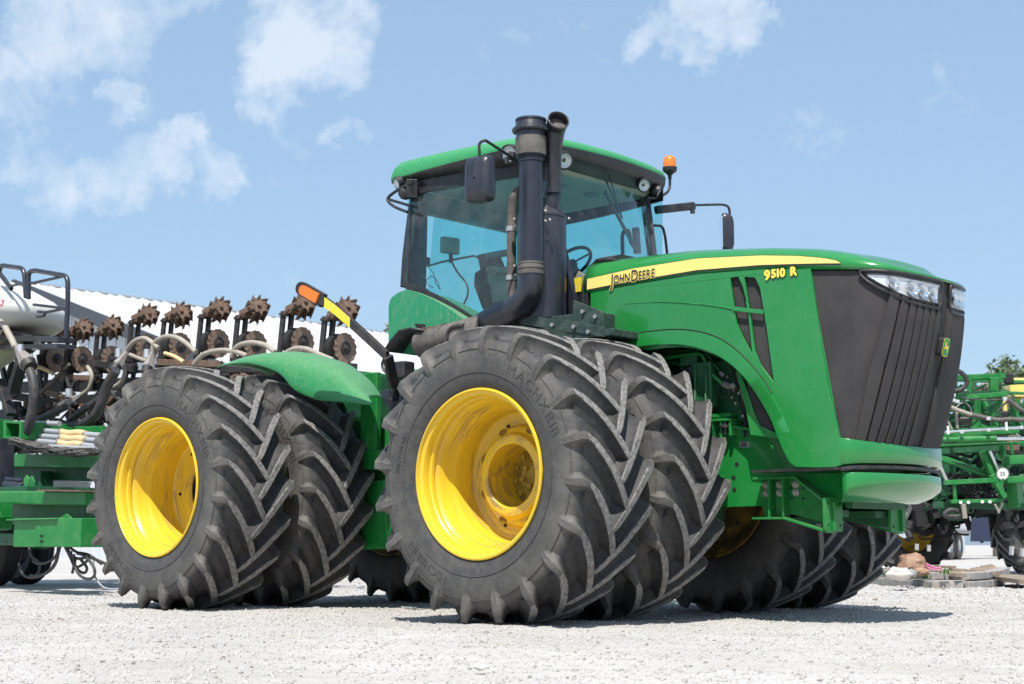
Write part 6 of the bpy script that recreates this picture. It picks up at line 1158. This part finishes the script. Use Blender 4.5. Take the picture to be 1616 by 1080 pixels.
part('platform_beam', 'black_metal', lambda q: (q.beam((-13.665, 1.3, 3.642), (-10.694, 1, 3.311), .25, .075), q.beam((-13.283, 1.3, 3.447), (-10.688, 1, 3.224), .25, .06)), bevel=.005)
part('platform_plate', 'black_frame', lambda q: (q.beam((-13.852, 1.4, 3.727), (-12.239, 1.4, 3.561), .6, .05), q.beam((-11.969, 1.2, 3.507), (-12.347, 1.2, 2.719), .10, .16, up=(0, 1, 0)), q.beam((-12.709, 1.2, 2.927), (-12.356, 1.2, 2.402), .08, .14, up=(0, 1, 0))), bevel=.005)
part('hopper_bracket', 'alu', lambda q: q.cyl((-12.269, 1.4, 3.278), (-12.226, 1.4, 3.165), .05, n=14))

# ------------------------------------------------------------------ sprayer on the right
SP = thing('sprayer', 'green self propelled boom sprayer with round 35 speed sign seen from behind', 'sprayer', (-5.2, 17.2, 0))
def spart(name, m, f, smooth=30, bevel=0.006, kind=None):
    q = MB(); f(q); o = obj(name, q, m, SP, smooth=smooth, bevel=bevel)
    if kind: o['kind'] = kind
    return o
G_ = 'green_frame'
for nm, m, a, b, w, h in (
    ('top_tube', G_, (-5.48, 16.589, 3.67), (-4.878, 17.523, 3.738), .22, .10), ('top_tube', G_, (-6.34, 18.496, 3.847), (-5.064, 19.648, 3.796), .15, .06), ('cross_tube', G_, (-5.404, 16.192, 3.243), (-4.546, 16.943, 3.336), .12, .085), ('cross_tube', G_, (-4.579, 16.909, 3.359), (-4.469, 18.216, 3.423), .12, .05),
    ('upright', G_, (-5.274, 16.355, 3.743), (-5.319, 16.405, 3.229), .08, .08), ('upright', G_, (-4.876, 17.128, 3.682), (-4.899, 17.154, 3.422), .16, .16), ('upright', G_, (-4.777, 17.196, 3.8), (-4.794, 17.215, 3.611), .04, .03), ('upright', G_, (-5.091, 16.877, 3.247), (-5.154, 16.912, 2.73), .10, .09), ('upright', G_, (-5.394, 17.341, 3.688), (-5.429, 17.343, 3.495), .2, .09), ('upright', G_, (-5.013, 18.414, 3.374), (-5.067, 18.456, 2.861), .1, .07),
    ('brace', G_, (-5.018, 16.938, 3.271), (-4.851, 16.872, 2.96), .06, .08), ('brace', G_, (-4.665, 16.982, 3.276), (-4.835, 16.889, 2.948), .06, .08), ('brace', G_, (-5.243, 16.691, 3.53), (-5.178, 16.778, 3.365), .04, .035), ('brace', G_, (-5.144, 16.757, 3.659), (-5.256, 16.687, 3.483), .04, .035), ('brace', G_, (-5.039, 17.095, 3.044), (-4.893, 17.272, 2.784), .06, .06), ('brace', G_, (-4.664, 17.41, 3.162), (-4.564, 17.566, 2.784), .06, .05), ('upright', G_, (-5.01, 16.616, 2.835), (-5.063, 16.604, 2.637), .06, .14), ('brace', G_, (-5.05, 16.723, 2.796), (-4.883, 16.889, 2.703), .06, .05), ('upright', G_, (-4.912, 17.086, 2.977), (-4.933, 17.11, 2.73), .08, .05),
    ('boom_rail', G_, (-5.383, 15.792, 2.539), (-4.272, 16.774, 2.62), .10, .065), ('boom_rail', G_, (-5.509, 15.981, 2.368), (-4.305, 17.049, 2.426), .10, .05), ('boom_rail', 'green_dark', (-5.489, 15.882, 2.258), (-4.548, 16.713, 2.327), .14, .11), ('boom_rail', G_, (-5.542, 16.17, 2.66), (-4.37, 17.204, 2.754), .10, .03),
    ('lower_brace', G_, (-5.417, 15.83, 2.16), (-4.78, 16.456, 1.839), .10, .11), ('lower_brace', G_, (-4.742, 16.281, 2.258), (-4.601, 16.521, 1.617), .12, .16), ('lower_brace', 'green_dark', (-5.527, 15.873, 2.12), (-5.412, 16.092, 1.463), .10, .15), ('lower_tube', G_, (-5.279, 15.766, 1.681), (-4.573, 16.391, 1.727), .12, .085), ('lower_brace', G_, (-4.625, 16.328, 1.818), (-4.49, 16.522, 1.408), .10, .10), ('lower_tube', G_, (-5.224, 15.876, 1.339), (-4.519, 16.503, 1.362), .12, .065), ('lower_tube', 'green_dark', (-5.583, 15.97, 1.29), (-4.365, 17.067, 1.255), .3, .12), ('upright', G_, (-5.145, 15.892, 1.647), (-5.158, 15.941, 1.305), .06, .06),
    ('tool_box', G_, (-4.396, 16.487, 2.08), (-4.154, 16.699, 2.103), .3, .16), ('tool_box', G_, (-4.453, 16.498, 1.727), (-4.117, 16.795, 1.75), .3, .12), ('upright', G_, (-4.517, 16.597, 2.378), (-4.509, 16.691, 1.885), .08, .07), ('upright', G_, (-4.421, 16.801, 1.712), (-4.426, 16.877, 1.253), .2, .3), ('lower_brace', G_, (-4.361, 16.599, 2.395), (-4.355, 16.644, 2.166), .05, .04)):
    q = MB(); q.beam(a, b, w, h); obj(nm, q, m, SP, smooth=0, bevel=.008)
for a, b, r, m in (((-5.269, 15.616, 2.582), (-4.147, 16.605, 2.673), .028, 'steel_rod'), ((-5.277, 15.498, 2.45), (-4.986, 15.758, 2.45), .05, G_), ((-4.986, 15.758, 2.45), (-4.661, 16.047, 2.461), .062, G_), ((-4.661, 16.047, 2.461), (-4.464, 16.222, 2.467), .055, G_), ((-4.482, 16.208, 2.461), (-4.011, 16.627, 2.473), .034, 'steel_rod'), ((-5.251, 15.992, 2.08), (-4.788, 16.447, 1.85), .055, 'green_dark'), ((-5.323, 15.659, 2.069), (-5.241, 15.792, 1.727), .03, 'steel_rod'), ((-4.613, 16.263, 2.252), (-4.517, 16.415, 1.875), .03, 'steel_rod'), ((-5.011, 15.94, 1.291), (-5.008, 15.987, 1.041), .045, 'hose_beige'), ((-4.584, 16.322, 1.291), (-4.539, 16.391, 1.132), .02, 'hose_beige'), ((-4.48, 16.412, 1.314), (-4.547, 16.384, 1.132), .02, 'hose_beige')):
    q = MB(); q.cyl(a, b, r, n=14); obj('boom_cylinder', q, m, SP)
for pts, r, m in (([(-5.251, 15.947, 3.099), (-5.128, 16.072, 3.019), (-4.937, 16.259, 2.927), (-4.836, 16.356, 2.892)], .040, 'hose_beige'), ([(-4.937, 16.259, 2.927), (-4.734, 16.451, 2.869), (-4.582, 16.594, 2.834), (-4.407, 16.748, 2.846), (-4.175, 16.959, 2.834)], .045, 'pipe'), ([(-5.219, 16.137, 3.721), (-5.139, 16.205, 3.744), (-5.066, 16.282, 3.675), (-5.033, 16.332, 3.559), (-5.077, 16.311, 3.454), (-5.152, 16.255, 3.396), (-5.258, 16.162, 3.384)], .045, 'hose_black'), ([(-4.461, 16.769, 3.224), (-4.382, 16.856, 3.132), (-4.303, 16.942, 3.039), (-4.205, 17.043, 2.97)], .045, 'pipe'), ([(-5.315, 16.044, 2.993), (-5.319, 16.065, 2.854), (-5.274, 16.138, 2.669)], .025, 'hose_beige'), ([(-5.171, 16.163, 3.051), (-5.186, 16.18, 2.877), (-5.194, 16.206, 2.692)], .03, 'hose_beige'), ([(-5.21, 16.118, 3.108), (-5.143, 16.166, 3.178), (-5.058, 16.246, 3.155), (-4.996, 16.317, 3.062), (-4.981, 16.352, 2.947)], .015, 'hose_black'), ([(-5.188, 16.146, 3.062), (-5.093, 16.215, 3.155), (-5.01, 16.297, 3.108), (-4.97, 16.358, 2.97)], .012, 'pvc'), ([(-5.111, 16.183, 3.247), (-4.724, 16.537, 3.201), (-4.372, 16.844, 3.247)], .014, 'hose_black'), ([(-4.62, 16.667, 2.993), (-4.512, 16.739, 3.132), (-4.389, 16.829, 3.247)], .02, 'hose_black'), ([(-5.33, 15.822, 1.111), (-5.237, 15.891, 1.191), (-5.111, 16.009, 1.157), (-5.144, 15.994, 1.077), (-5.29, 15.864, 1.077), (-5.328, 15.82, 1.134)], .05, 'hose_black')):
    q = MB(); q.tube(curve(pts, 6), r, n=10); obj('sprayer_hose', q, m, SP, smooth=60)
for c, w, h, m in (((-5.453, 19.99, 3.72), .9, .40, 'stripe'), ((-6.071, 19.496, 3.387), .12, .14, 'stripe'), ((-5.826, 19.726, 3.322), .11, .40, 'stripe'), ((-6.065, 19.431, 3.784), .25, .10, 'hose_beige'), ((-5.629, 19.875, 3.476), .12, .2, 'stripe'), ((-5.352, 16.838, 2.914), .18, .06, 'pipe'), ((-4.727, 17.479, 2.454), .25, .3, 'rust'), ((-4.835, 17.704, 3.701), .18, .2, 'dark')):
    q = MB(); q.box(c, (w, w * .6, h), Matrix.Rotation(.73, 3, 'Z')); obj('sprayer_tank' if m == 'stripe' else 'sprayer_box', q, m, SP, bevel=.03)
vx = V((.745, .667, 0)); vn = V((.661, -.738, -.13)).normalized()
def clut(q):
    r4 = random.Random(8)
    for k in range(230):
        px_ = r4.random(); c = V((-6.069, 16.955, 3.216)).lerp(V((-4.62, 18.253, 3.216)), px_); c.z = r4.uniform(1.0, 3.55) if px_ < .9 else r4.uniform(1.0, 3.3); c += V((-.66, .74, 0)) * r4.uniform(0, .9)
        if r4.random() < .6: q.box(c, (r4.uniform(.04, .35), r4.uniform(.05, .2), r4.uniform(.04, .22)), Matrix.Rotation(.73, 3, 'Z'))
        else: q.tube(curve([c, c + V((r4.uniform(-.3, .3), r4.uniform(-.1, .1), r4.uniform(-.25, .25))), c + V((r4.uniform(-.5, .5), 0, r4.uniform(-.4, .3)))], 4), r4.uniform(.012, .03), n=6)
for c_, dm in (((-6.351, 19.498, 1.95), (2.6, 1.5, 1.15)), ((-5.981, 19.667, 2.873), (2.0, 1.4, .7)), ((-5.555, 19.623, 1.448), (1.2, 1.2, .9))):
    q = MB(); q.box(c_, dm, Matrix.Rotation(.73, 3, 'Z')); obj('sprayer_chassis', q, 'dark', SP, bevel=.05)  # added boxes; shade inside the sprayer is put into their near-black colour
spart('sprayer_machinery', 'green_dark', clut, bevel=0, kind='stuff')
def clut2(q):
    r4 = random.Random(9)
    for k in range(160):
        c = V((-5.431, 16.32, 1.608)).lerp(V((-4.803, 16.883, 1.608)), r4.random()); c.z = r4.uniform(1.50, 1.85); c += V((-.66, .74, 0)) * r4.uniform(0, .3)
        if r4.random() < .5: q.box(c, (r4.uniform(.02, .10), .05, r4.uniform(.02, .10)), Matrix.Rotation(.73, 3, 'Z'))
        else: q.cyl(c, c + V((r4.uniform(-.05, .05), -.05, r4.uniform(-.08, .08))), .018, n=8)
spart('valve_block', 'black_frame', clut2, bevel=0, kind='stuff')
for p in [(-5.042, 15.906, 1.325), (-4.94, 15.998, 1.325), (-4.751, 16.165, 1.336), (-4.649, 16.257, 1.336)]:
    q = MB(); q.box(p, (.05, .03, .05), Matrix.Rotation(.73, 3, 'Z')); obj('valve_tag', q, 'white_panel', SP)
for p in [(-4.87, 15.704, 2.579), (-4.509, 16.021, 2.613), (-4.881, 15.597, 3.123), (-4.923, 15.54, 3.236), (-4.931, 15.549, 3.145), (-4.492, 16.001, 2.817), (-4.063, 16.412, 2.658), (-4.24, 16.164, 3.168)]:
    q = MB(); q.box(p, (.07, .05, .06), Matrix.Rotation(.73, 3, 'Z')); obj('boom_clamp', q, 'alu', SP, bevel=.01)
for p in [(-5.054, 15.533, 2.613), (-4.265, 16.227, 2.681)]:
    q = MB(); q.box(p, (.035, .04, .15), Matrix.Rotation(.73, 3, 'Z')); obj('boom_clip', q, 'white_panel', SP)
# the speed sign
c = V((-4.343, 16.173, 1.827)); q = MB(); q.cyl(c - vn * .01, c, .115, n=36); sg = obj('speed_sign', q, 'cab_grey', SP)
q = MB(); q.cyl(c, c + vn * .004, .098, n=36); obj('sign_face', q, 'white_panel', sg)
up_ = vn.cross(vx) * -1; up_ = up_ if up_.z > 0 else -up_
q = MB(); mtx = Matrix(((vx.x, up_.x, vn.x, 0), (vx.y, up_.y, vn.y, 0), (vx.z, up_.z, vn.z, 0), (0, 0, 0, 1))); mtx.translation = c + vn * .006 - vx * .058 - up_ * .034; add_text(q, '35', .10, mtx, .001, .0); obj('sign_number', q, 'decal_dark', sg, smooth=0)
q = MB(); q.beam(c + up_ * -.08, c + up_ * -.30 - vx * .02, .03, .03); obj('sign_bracket', q, 'green_frame', sg)
q = MB(); q.beam((-4.187, 14.831, 1.017), (-4.195, 14.888, 0.65), .30, .02, up=(.66, -.74, 0)); obj('mud_flap', q, 'navy', SP, bevel=.01)
q = MB(); q.prism([(-.18, -.20), (.17, -.20), (.14, .17), (-.14, .20)], lambda a, b: V((-4.107, 14.666, 0.821)) + vx * a + V((0, 0, b)), vn * .02); obj('mud_flap', q, 'navy', SP)
def swheel(c, sc_, ang):
    w_ = thing('sprayer_wheel', parent=SP, loc=c); w_.rotation_euler = (0, 0, ang); link('tyre', TYRE, w_, scale=(sc_, sc_ * .75, sc_)); link('rim', RIM_R, w_, scale=(sc_ * 1.12, sc_ * .75, sc_ * 1.12))
w1 = V((-4.768, 18.317, 0.564)); swheel((w1.x, w1.y, .93), .86, R(41 + 25)); w2 = V((-7.283, 18.231, 0.564)); swheel((w2.x, w2.y, .93), .86, R(41 + 20))
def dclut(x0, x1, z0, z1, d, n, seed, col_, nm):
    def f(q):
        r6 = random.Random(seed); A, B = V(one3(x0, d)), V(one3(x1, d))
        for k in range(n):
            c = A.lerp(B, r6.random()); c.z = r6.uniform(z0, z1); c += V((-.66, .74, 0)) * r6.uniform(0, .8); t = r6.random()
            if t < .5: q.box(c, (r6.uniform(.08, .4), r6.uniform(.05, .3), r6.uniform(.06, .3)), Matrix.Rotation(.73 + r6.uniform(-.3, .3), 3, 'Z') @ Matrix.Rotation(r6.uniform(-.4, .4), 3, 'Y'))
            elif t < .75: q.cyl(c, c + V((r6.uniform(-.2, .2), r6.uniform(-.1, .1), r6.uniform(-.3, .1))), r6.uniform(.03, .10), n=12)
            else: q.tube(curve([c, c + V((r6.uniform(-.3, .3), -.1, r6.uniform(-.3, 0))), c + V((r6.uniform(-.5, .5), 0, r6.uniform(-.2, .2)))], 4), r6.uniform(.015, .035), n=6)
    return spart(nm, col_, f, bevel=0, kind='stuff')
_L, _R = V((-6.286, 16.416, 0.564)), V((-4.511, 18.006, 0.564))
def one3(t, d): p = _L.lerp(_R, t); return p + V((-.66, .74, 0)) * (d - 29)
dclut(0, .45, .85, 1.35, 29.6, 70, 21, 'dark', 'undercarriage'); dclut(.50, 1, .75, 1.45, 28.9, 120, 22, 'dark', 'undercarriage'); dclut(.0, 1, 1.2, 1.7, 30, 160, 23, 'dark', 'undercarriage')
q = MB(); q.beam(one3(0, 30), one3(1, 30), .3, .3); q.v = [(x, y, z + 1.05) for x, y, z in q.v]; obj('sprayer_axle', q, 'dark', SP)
for a, b in (((-6.221, 16.47, 0.587), (-6.232, 16.481, 0.469)), ((-6.055, 16.623, 0.564), (-6.065, 16.635, 0.446)), ((-2.736, 12.829, 0.544), (-2.756, 12.836, 0.407)), ((-2.614, 12.943, 0.514), (-2.633, 12.949, 0.387))):
    q = MB(); q.cyl(a, b, .035, n=12); obj('wheel_weight_pin', q, 'steel_rod', SP)

# ------------------------------------------------------------------ grain trailer far behind
tb = V((-19.133, 44.245, 0)); dirT = (V((.745, .667, 0)) * .48 + V((-.66, .74, 0)) * .88).normalized(); sideT = V((dirT.y, -dirT.x, 0))
TRL = thing('grain_trailer', 'white ribbed grain trailer with twin axles parked far behind the sprayer', 'trailer', tuple(tb))
ang = math.atan2(dirT.y, dirT.x); rotT = Matrix.Rotation(ang, 3, 'Z')
q = MB(); q.box(tb + sideT * -1.1 + dirT * 2.2 + V((0, 0, 2.1)), (9.5, 2.4, 1.9), rotT); q.box(tb + sideT * -1.1 + dirT * 2.0 + V((0, 0, 1.08)), (9, 1.0, .2), rotT); body = obj('trailer_body', q, 'roofing', TRL, bevel=.03)
for k in range(24):
    q = MB(); q.box(tb + sideT * .12 + dirT * (-2.4 + k * .4) + V((0, 0, 2.1)), (.10, .07, 1.86), rotT); obj('body_rib', q, 'siding', TRL)
for k in range(3, 9):
    q = MB(); q.box(tb + sideT * .165 + dirT * (-2.4 + k * .4 + .0) + V((0, 0, 1.45)), (.09, .012, .12), rotT); obj('red_reflector', q, 'orange', TRL)
for k in range(2):
    c = tb + dirT * (k * 1.30) + V((0, 0, .52)); q = MB(); ax2 = sideT
    q.rev([(-.28, .28), (-.28, .46), (-.24, .51), (.0, .51), (.04, .46), (.04, .30), (.0, .28)], c, ax2, n=32); w_ = obj('trailer_tyre', q, 'pipe', TRL, smooth=40)
    q = MB(); q.rev([(.03, .30), (.0, .28), (-.06, .25), (-.08, .14), (-.02, .12), (-.02, .01)], c, ax2, n=28); obj('trailer_rim', q, 'alu', w_, smooth=40)
q = MB(); q.box(tb + dirT * -.8 + sideT * -.1 + V((0, 0, .7)), (.05, .5, .8), rotT); q.box(tb + dirT * .6 + V((0, 0, 1.15)), (2.6, .4, .06), rotT); q.box(tb + dirT * 2.6 + sideT * -.5 + V((0, 0, .7)), (1.0, .4, .6), rotT); obj('trailer_mudguard', q, 'alu', TRL)

# ------------------------------------------------------------------ planting bed on the right
BED = thing('block_edging', 'low curved edging of grey concrete blocks behind the front tyre', 'edging', (-2, 9, 0))
bp = curve([V(p) for p in [(-8.112, 14.665, 0), (-5.568, 11.951, 0), (-3.396, 10.036, 0), (-1.927, 8.678, 0), (-1.722, 9.274, 0), (-2.236, 11.076, 0), (-3.555, 14.389, 0)]], 30); acc = 0; last_ = bp[0]; pos = [bp[0]]
for p in bp[1:]:
    acc += (p - last_).length; last_ = p
    if acc > .36: pos.append(p.copy()); acc = 0
rb = random.Random(2); nb_ = 0
for course in (0, 1):
    pp = pos if course == 0 else [pos[i].lerp(pos[i + 1], .5) for i in range(len(pos) - 1)]
    for i in range(len(pp) - 1):
        a, b = pp[i], pp[i + 1]; d = (b - a); n_ = V((-d.y, d.x, 0)).normalized(); mid = (a + b) / 2 + n_ * (.02 * course); q = MB()
        q.box(mid + V((0, 0, .045 + course * .105 - (.01 if course == 0 else 0))), (d.length - .012, .20 + rb.uniform(-.01, .01), .100), Matrix.Rotation(math.atan2(d.y, d.x) + rb.uniform(-.02, .02), 3, 'Z')); obj('block', q, 'block', BED, smooth=0, bevel=.012)
inn = [p + V((-.25, .35, 0)) for p in pos]; q = MB(); far_ = [V((p.x - 1.5, p.y + 2.2, 0)) for p in pos]
rws = []
for t in np.linspace(0, 1, 10):
    rws.append([V((a.x + (b.x - a.x) * t, a.y + (b.y - a.y) * t, .15 + .05 * math.sin(t * 3) + .06 * noise.noise(V((a.x * 2 + t * 5, a.y * 2, 0))))) for a, b in zip(pos, far_)])
q.loft(rws); tag(obj('bed_soil', q, 'soil', None, smooth=60), kind='structure')
def rock(name, c, r, sc_, m, seed, label):
    q = MB(); q.ball((0, 0, 0), 1, 20); vs = []
    for v in q.v:
        v = V(v); n_ = noise.noise(v * 1.6 + V((seed, 0, 0))) * .35 + noise.noise(v * 4 + V((0, seed, 0))) * .12; v = v * (1 + n_); vs.append((c[0] + v.x * r * sc_[0], c[1] + v.y * r * sc_[1], c[2] + v.z * r * sc_[2]))
    q.v = vs; return tag(obj(name, q, m, None, smooth=30), label, 'rock')
rock('rock', (-2.292, 8.664, 0.311), .17, (1.25, .9, .8), 'rock_red', 3, 'large rust and cream banded rock on the soil behind the block edging')
rock('rock', (-2.021, 8.381, 0.217), .10, (1.3, .9, .55), 'rock_red', 8, 'small reddish rock just right of the big banded rock')
rock('rock', (-1.844, 7.46, 0.199), .13, (1.3, .9, .62), 'rock_white', 12, 'smooth pale limestone rock lying against the block edging')
rock('rock', (-1.977, 8.018, 0.198), .07, (1.2, .9, .8), 'rock_grey', 15, 'small grey rock wedged between the pale and the banded rock')
def board(a, b, w, h, label):
    q = MB(); q.beam(a, b, w, h); return tag(obj('plank', q, 'wood', None, smooth=0, bevel=.004), label, 'plank')
board((-2.635, 9.582, 0.274), (-2.089, 9.395, 0.264), .22, .03, 'dark thin plank lying on the soil under the pink rope')
board((-2.011, 8.935, 0.202), (-1.63, 8.74, 0.168), .16, .05, 'short weathered plank with a square end in the planting bed')
board((-2.324, 9.871, 0.213), (-1.836, 10.318, 0.16), .16, .06, 'long weathered plank along the back of the planting bed')
board((-2.279, 11.285, 0.105), (-1.039, 9.828, 0.076), .55, .06, 'wide weathered plank lying to the right of the block edging')
q = MB(); q.tube(curve([(-2.19, 8.754, 0.32), (-2.153, 8.788, 0.311), (-2.132, 8.816, 0.261), (-2.083, 8.863, 0.244), (-2.035, 8.91, 0.219), (-2.003, 8.938, 0.227), (-2.006, 8.929, 0.261), (-2.045, 8.896, 0.253), (-2.105, 8.836, 0.286), (-2.158, 8.781, 0.328)], 5), .012, n=8); tag(obj('rope', q, 'pink', None, smooth=60), 'loop of pink rope lying on the planks in the planting bed', 'rope')
def weeds(q):
    r5 = random.Random(3)
    for c in [(-1.786, 8.592, 0.217), (-2.118, 8.303, 0.168), (-2.093, 8.324, 0.176), (-2.332, 8.107, 0.193), (-1.965, 8.443, 0.152)]:
        for k in range(22):
            a = r5.uniform(0, 6.28); l = r5.uniform(.04, .11); b0 = V(c) + V((r5.uniform(-.06, .06), r5.uniform(-.06, .06), -.03)); t_ = b0 + V((math.cos(a) * l * .8, math.sin(a) * l * .8, l)); w_ = V((-math.sin(a), math.cos(a), 0)) * .012
            q.add([b0 - w_, b0 + w_, t_], [(0, 1, 2)])
q = MB(); weeds(q); tag(obj('weeds', q, 'weed', None, smooth=0), 'small green weeds growing in the planting bed', 'weeds', kind='stuff')

# ------------------------------------------------------------------ trees
def tree(c, rad, h, m, seed, label, n=5200, leaf=.16, gaps=.42):
    rt = random.Random(seed); t = thing('tree', label, 'tree', (c[0], c[1], 0)); q = MB(); top = V((c[0], c[1], h - rad * .9))
    q.tube(curve([V((c[0], c[1], -.1)), V((c[0] + .1, c[1], top.z * .5)), top, top + V((0, 0, rad * .3))], 6), .22, n=12, r2=.06)
    cl = []
    for k in range(26):
        d = V((rt.gauss(0, 1), rt.gauss(0, 1), rt.gauss(.1, .8))).normalized() * rad * rt.uniform(.45, 1); p = V((c[0], c[1], h - rad)) + V((d.x * 1.1, d.y * 1.1, d.z * .85)); cl.append((p, rad * rt.uniform(.16, .34)))
        q.tube(curve([top.lerp(V((c[0], c[1], top.z * .8)), rt.random()), top.lerp(p, .5) + V((0, 0, -.2)), p], 4), .07, n=6, r2=.015)
    obj('trunk', q, 'bark', t, smooth=60); q = MB(); vs = []; fs = []
    for k in range(n):
        p, r = cl[rt.randrange(len(cl))]; d = V((rt.gauss(0, 1), rt.gauss(0, 1), rt.gauss(0, 1))).normalized() * r * rt.random() ** .4; o_ = p + d
        a = V((rt.gauss(0, 1), rt.gauss(0, 1), rt.gauss(0, 1))).normalized(); b = a.orthogonal().normalized(); s_ = leaf * rt.uniform(.5, 1.2); i = len(vs)
        vs += [o_ - a * s_, o_ + b * s_ * .45, o_ + a * s_, o_ - b * s_ * .45]; fs.append((i, i + 1, i + 2, i + 3))
    q.add(vs, fs); obj('crown', q, m, t, smooth=0); return t
t1 = V((-18.281, 50.357, 0.567)); tree(t1, 2.3, 8.5, 'leaf', 1, 'green leafy tree rising behind the sprayer at the right edge')
t2 = V((-25.296, 61.676, 0.568)); tree(t2, 1.3, 9.1, 'leaf_pale', 2, 'paler tree just visible over the sprayer frame', n=3000)
t3 = V((-84.57, 76.283, 0.573)); tree(t3, 3.2, 18.5, 'leaf_pale', 5, 'sparse tree top showing above the white shed roof', n=2600, leaf=.3)

# ------------------------------------------------------------------ small litter on the gravel
for p, s_, lab in (((3.212, -5.181, 0), .03, None),): pass
rock('stone', (V((2.753, -5.177, 0)) + V((0, 0, .012))), .028, (1.2, .9, .5), 'rock_white', 21, 'larger pale stone lying on the gravel in the foreground')
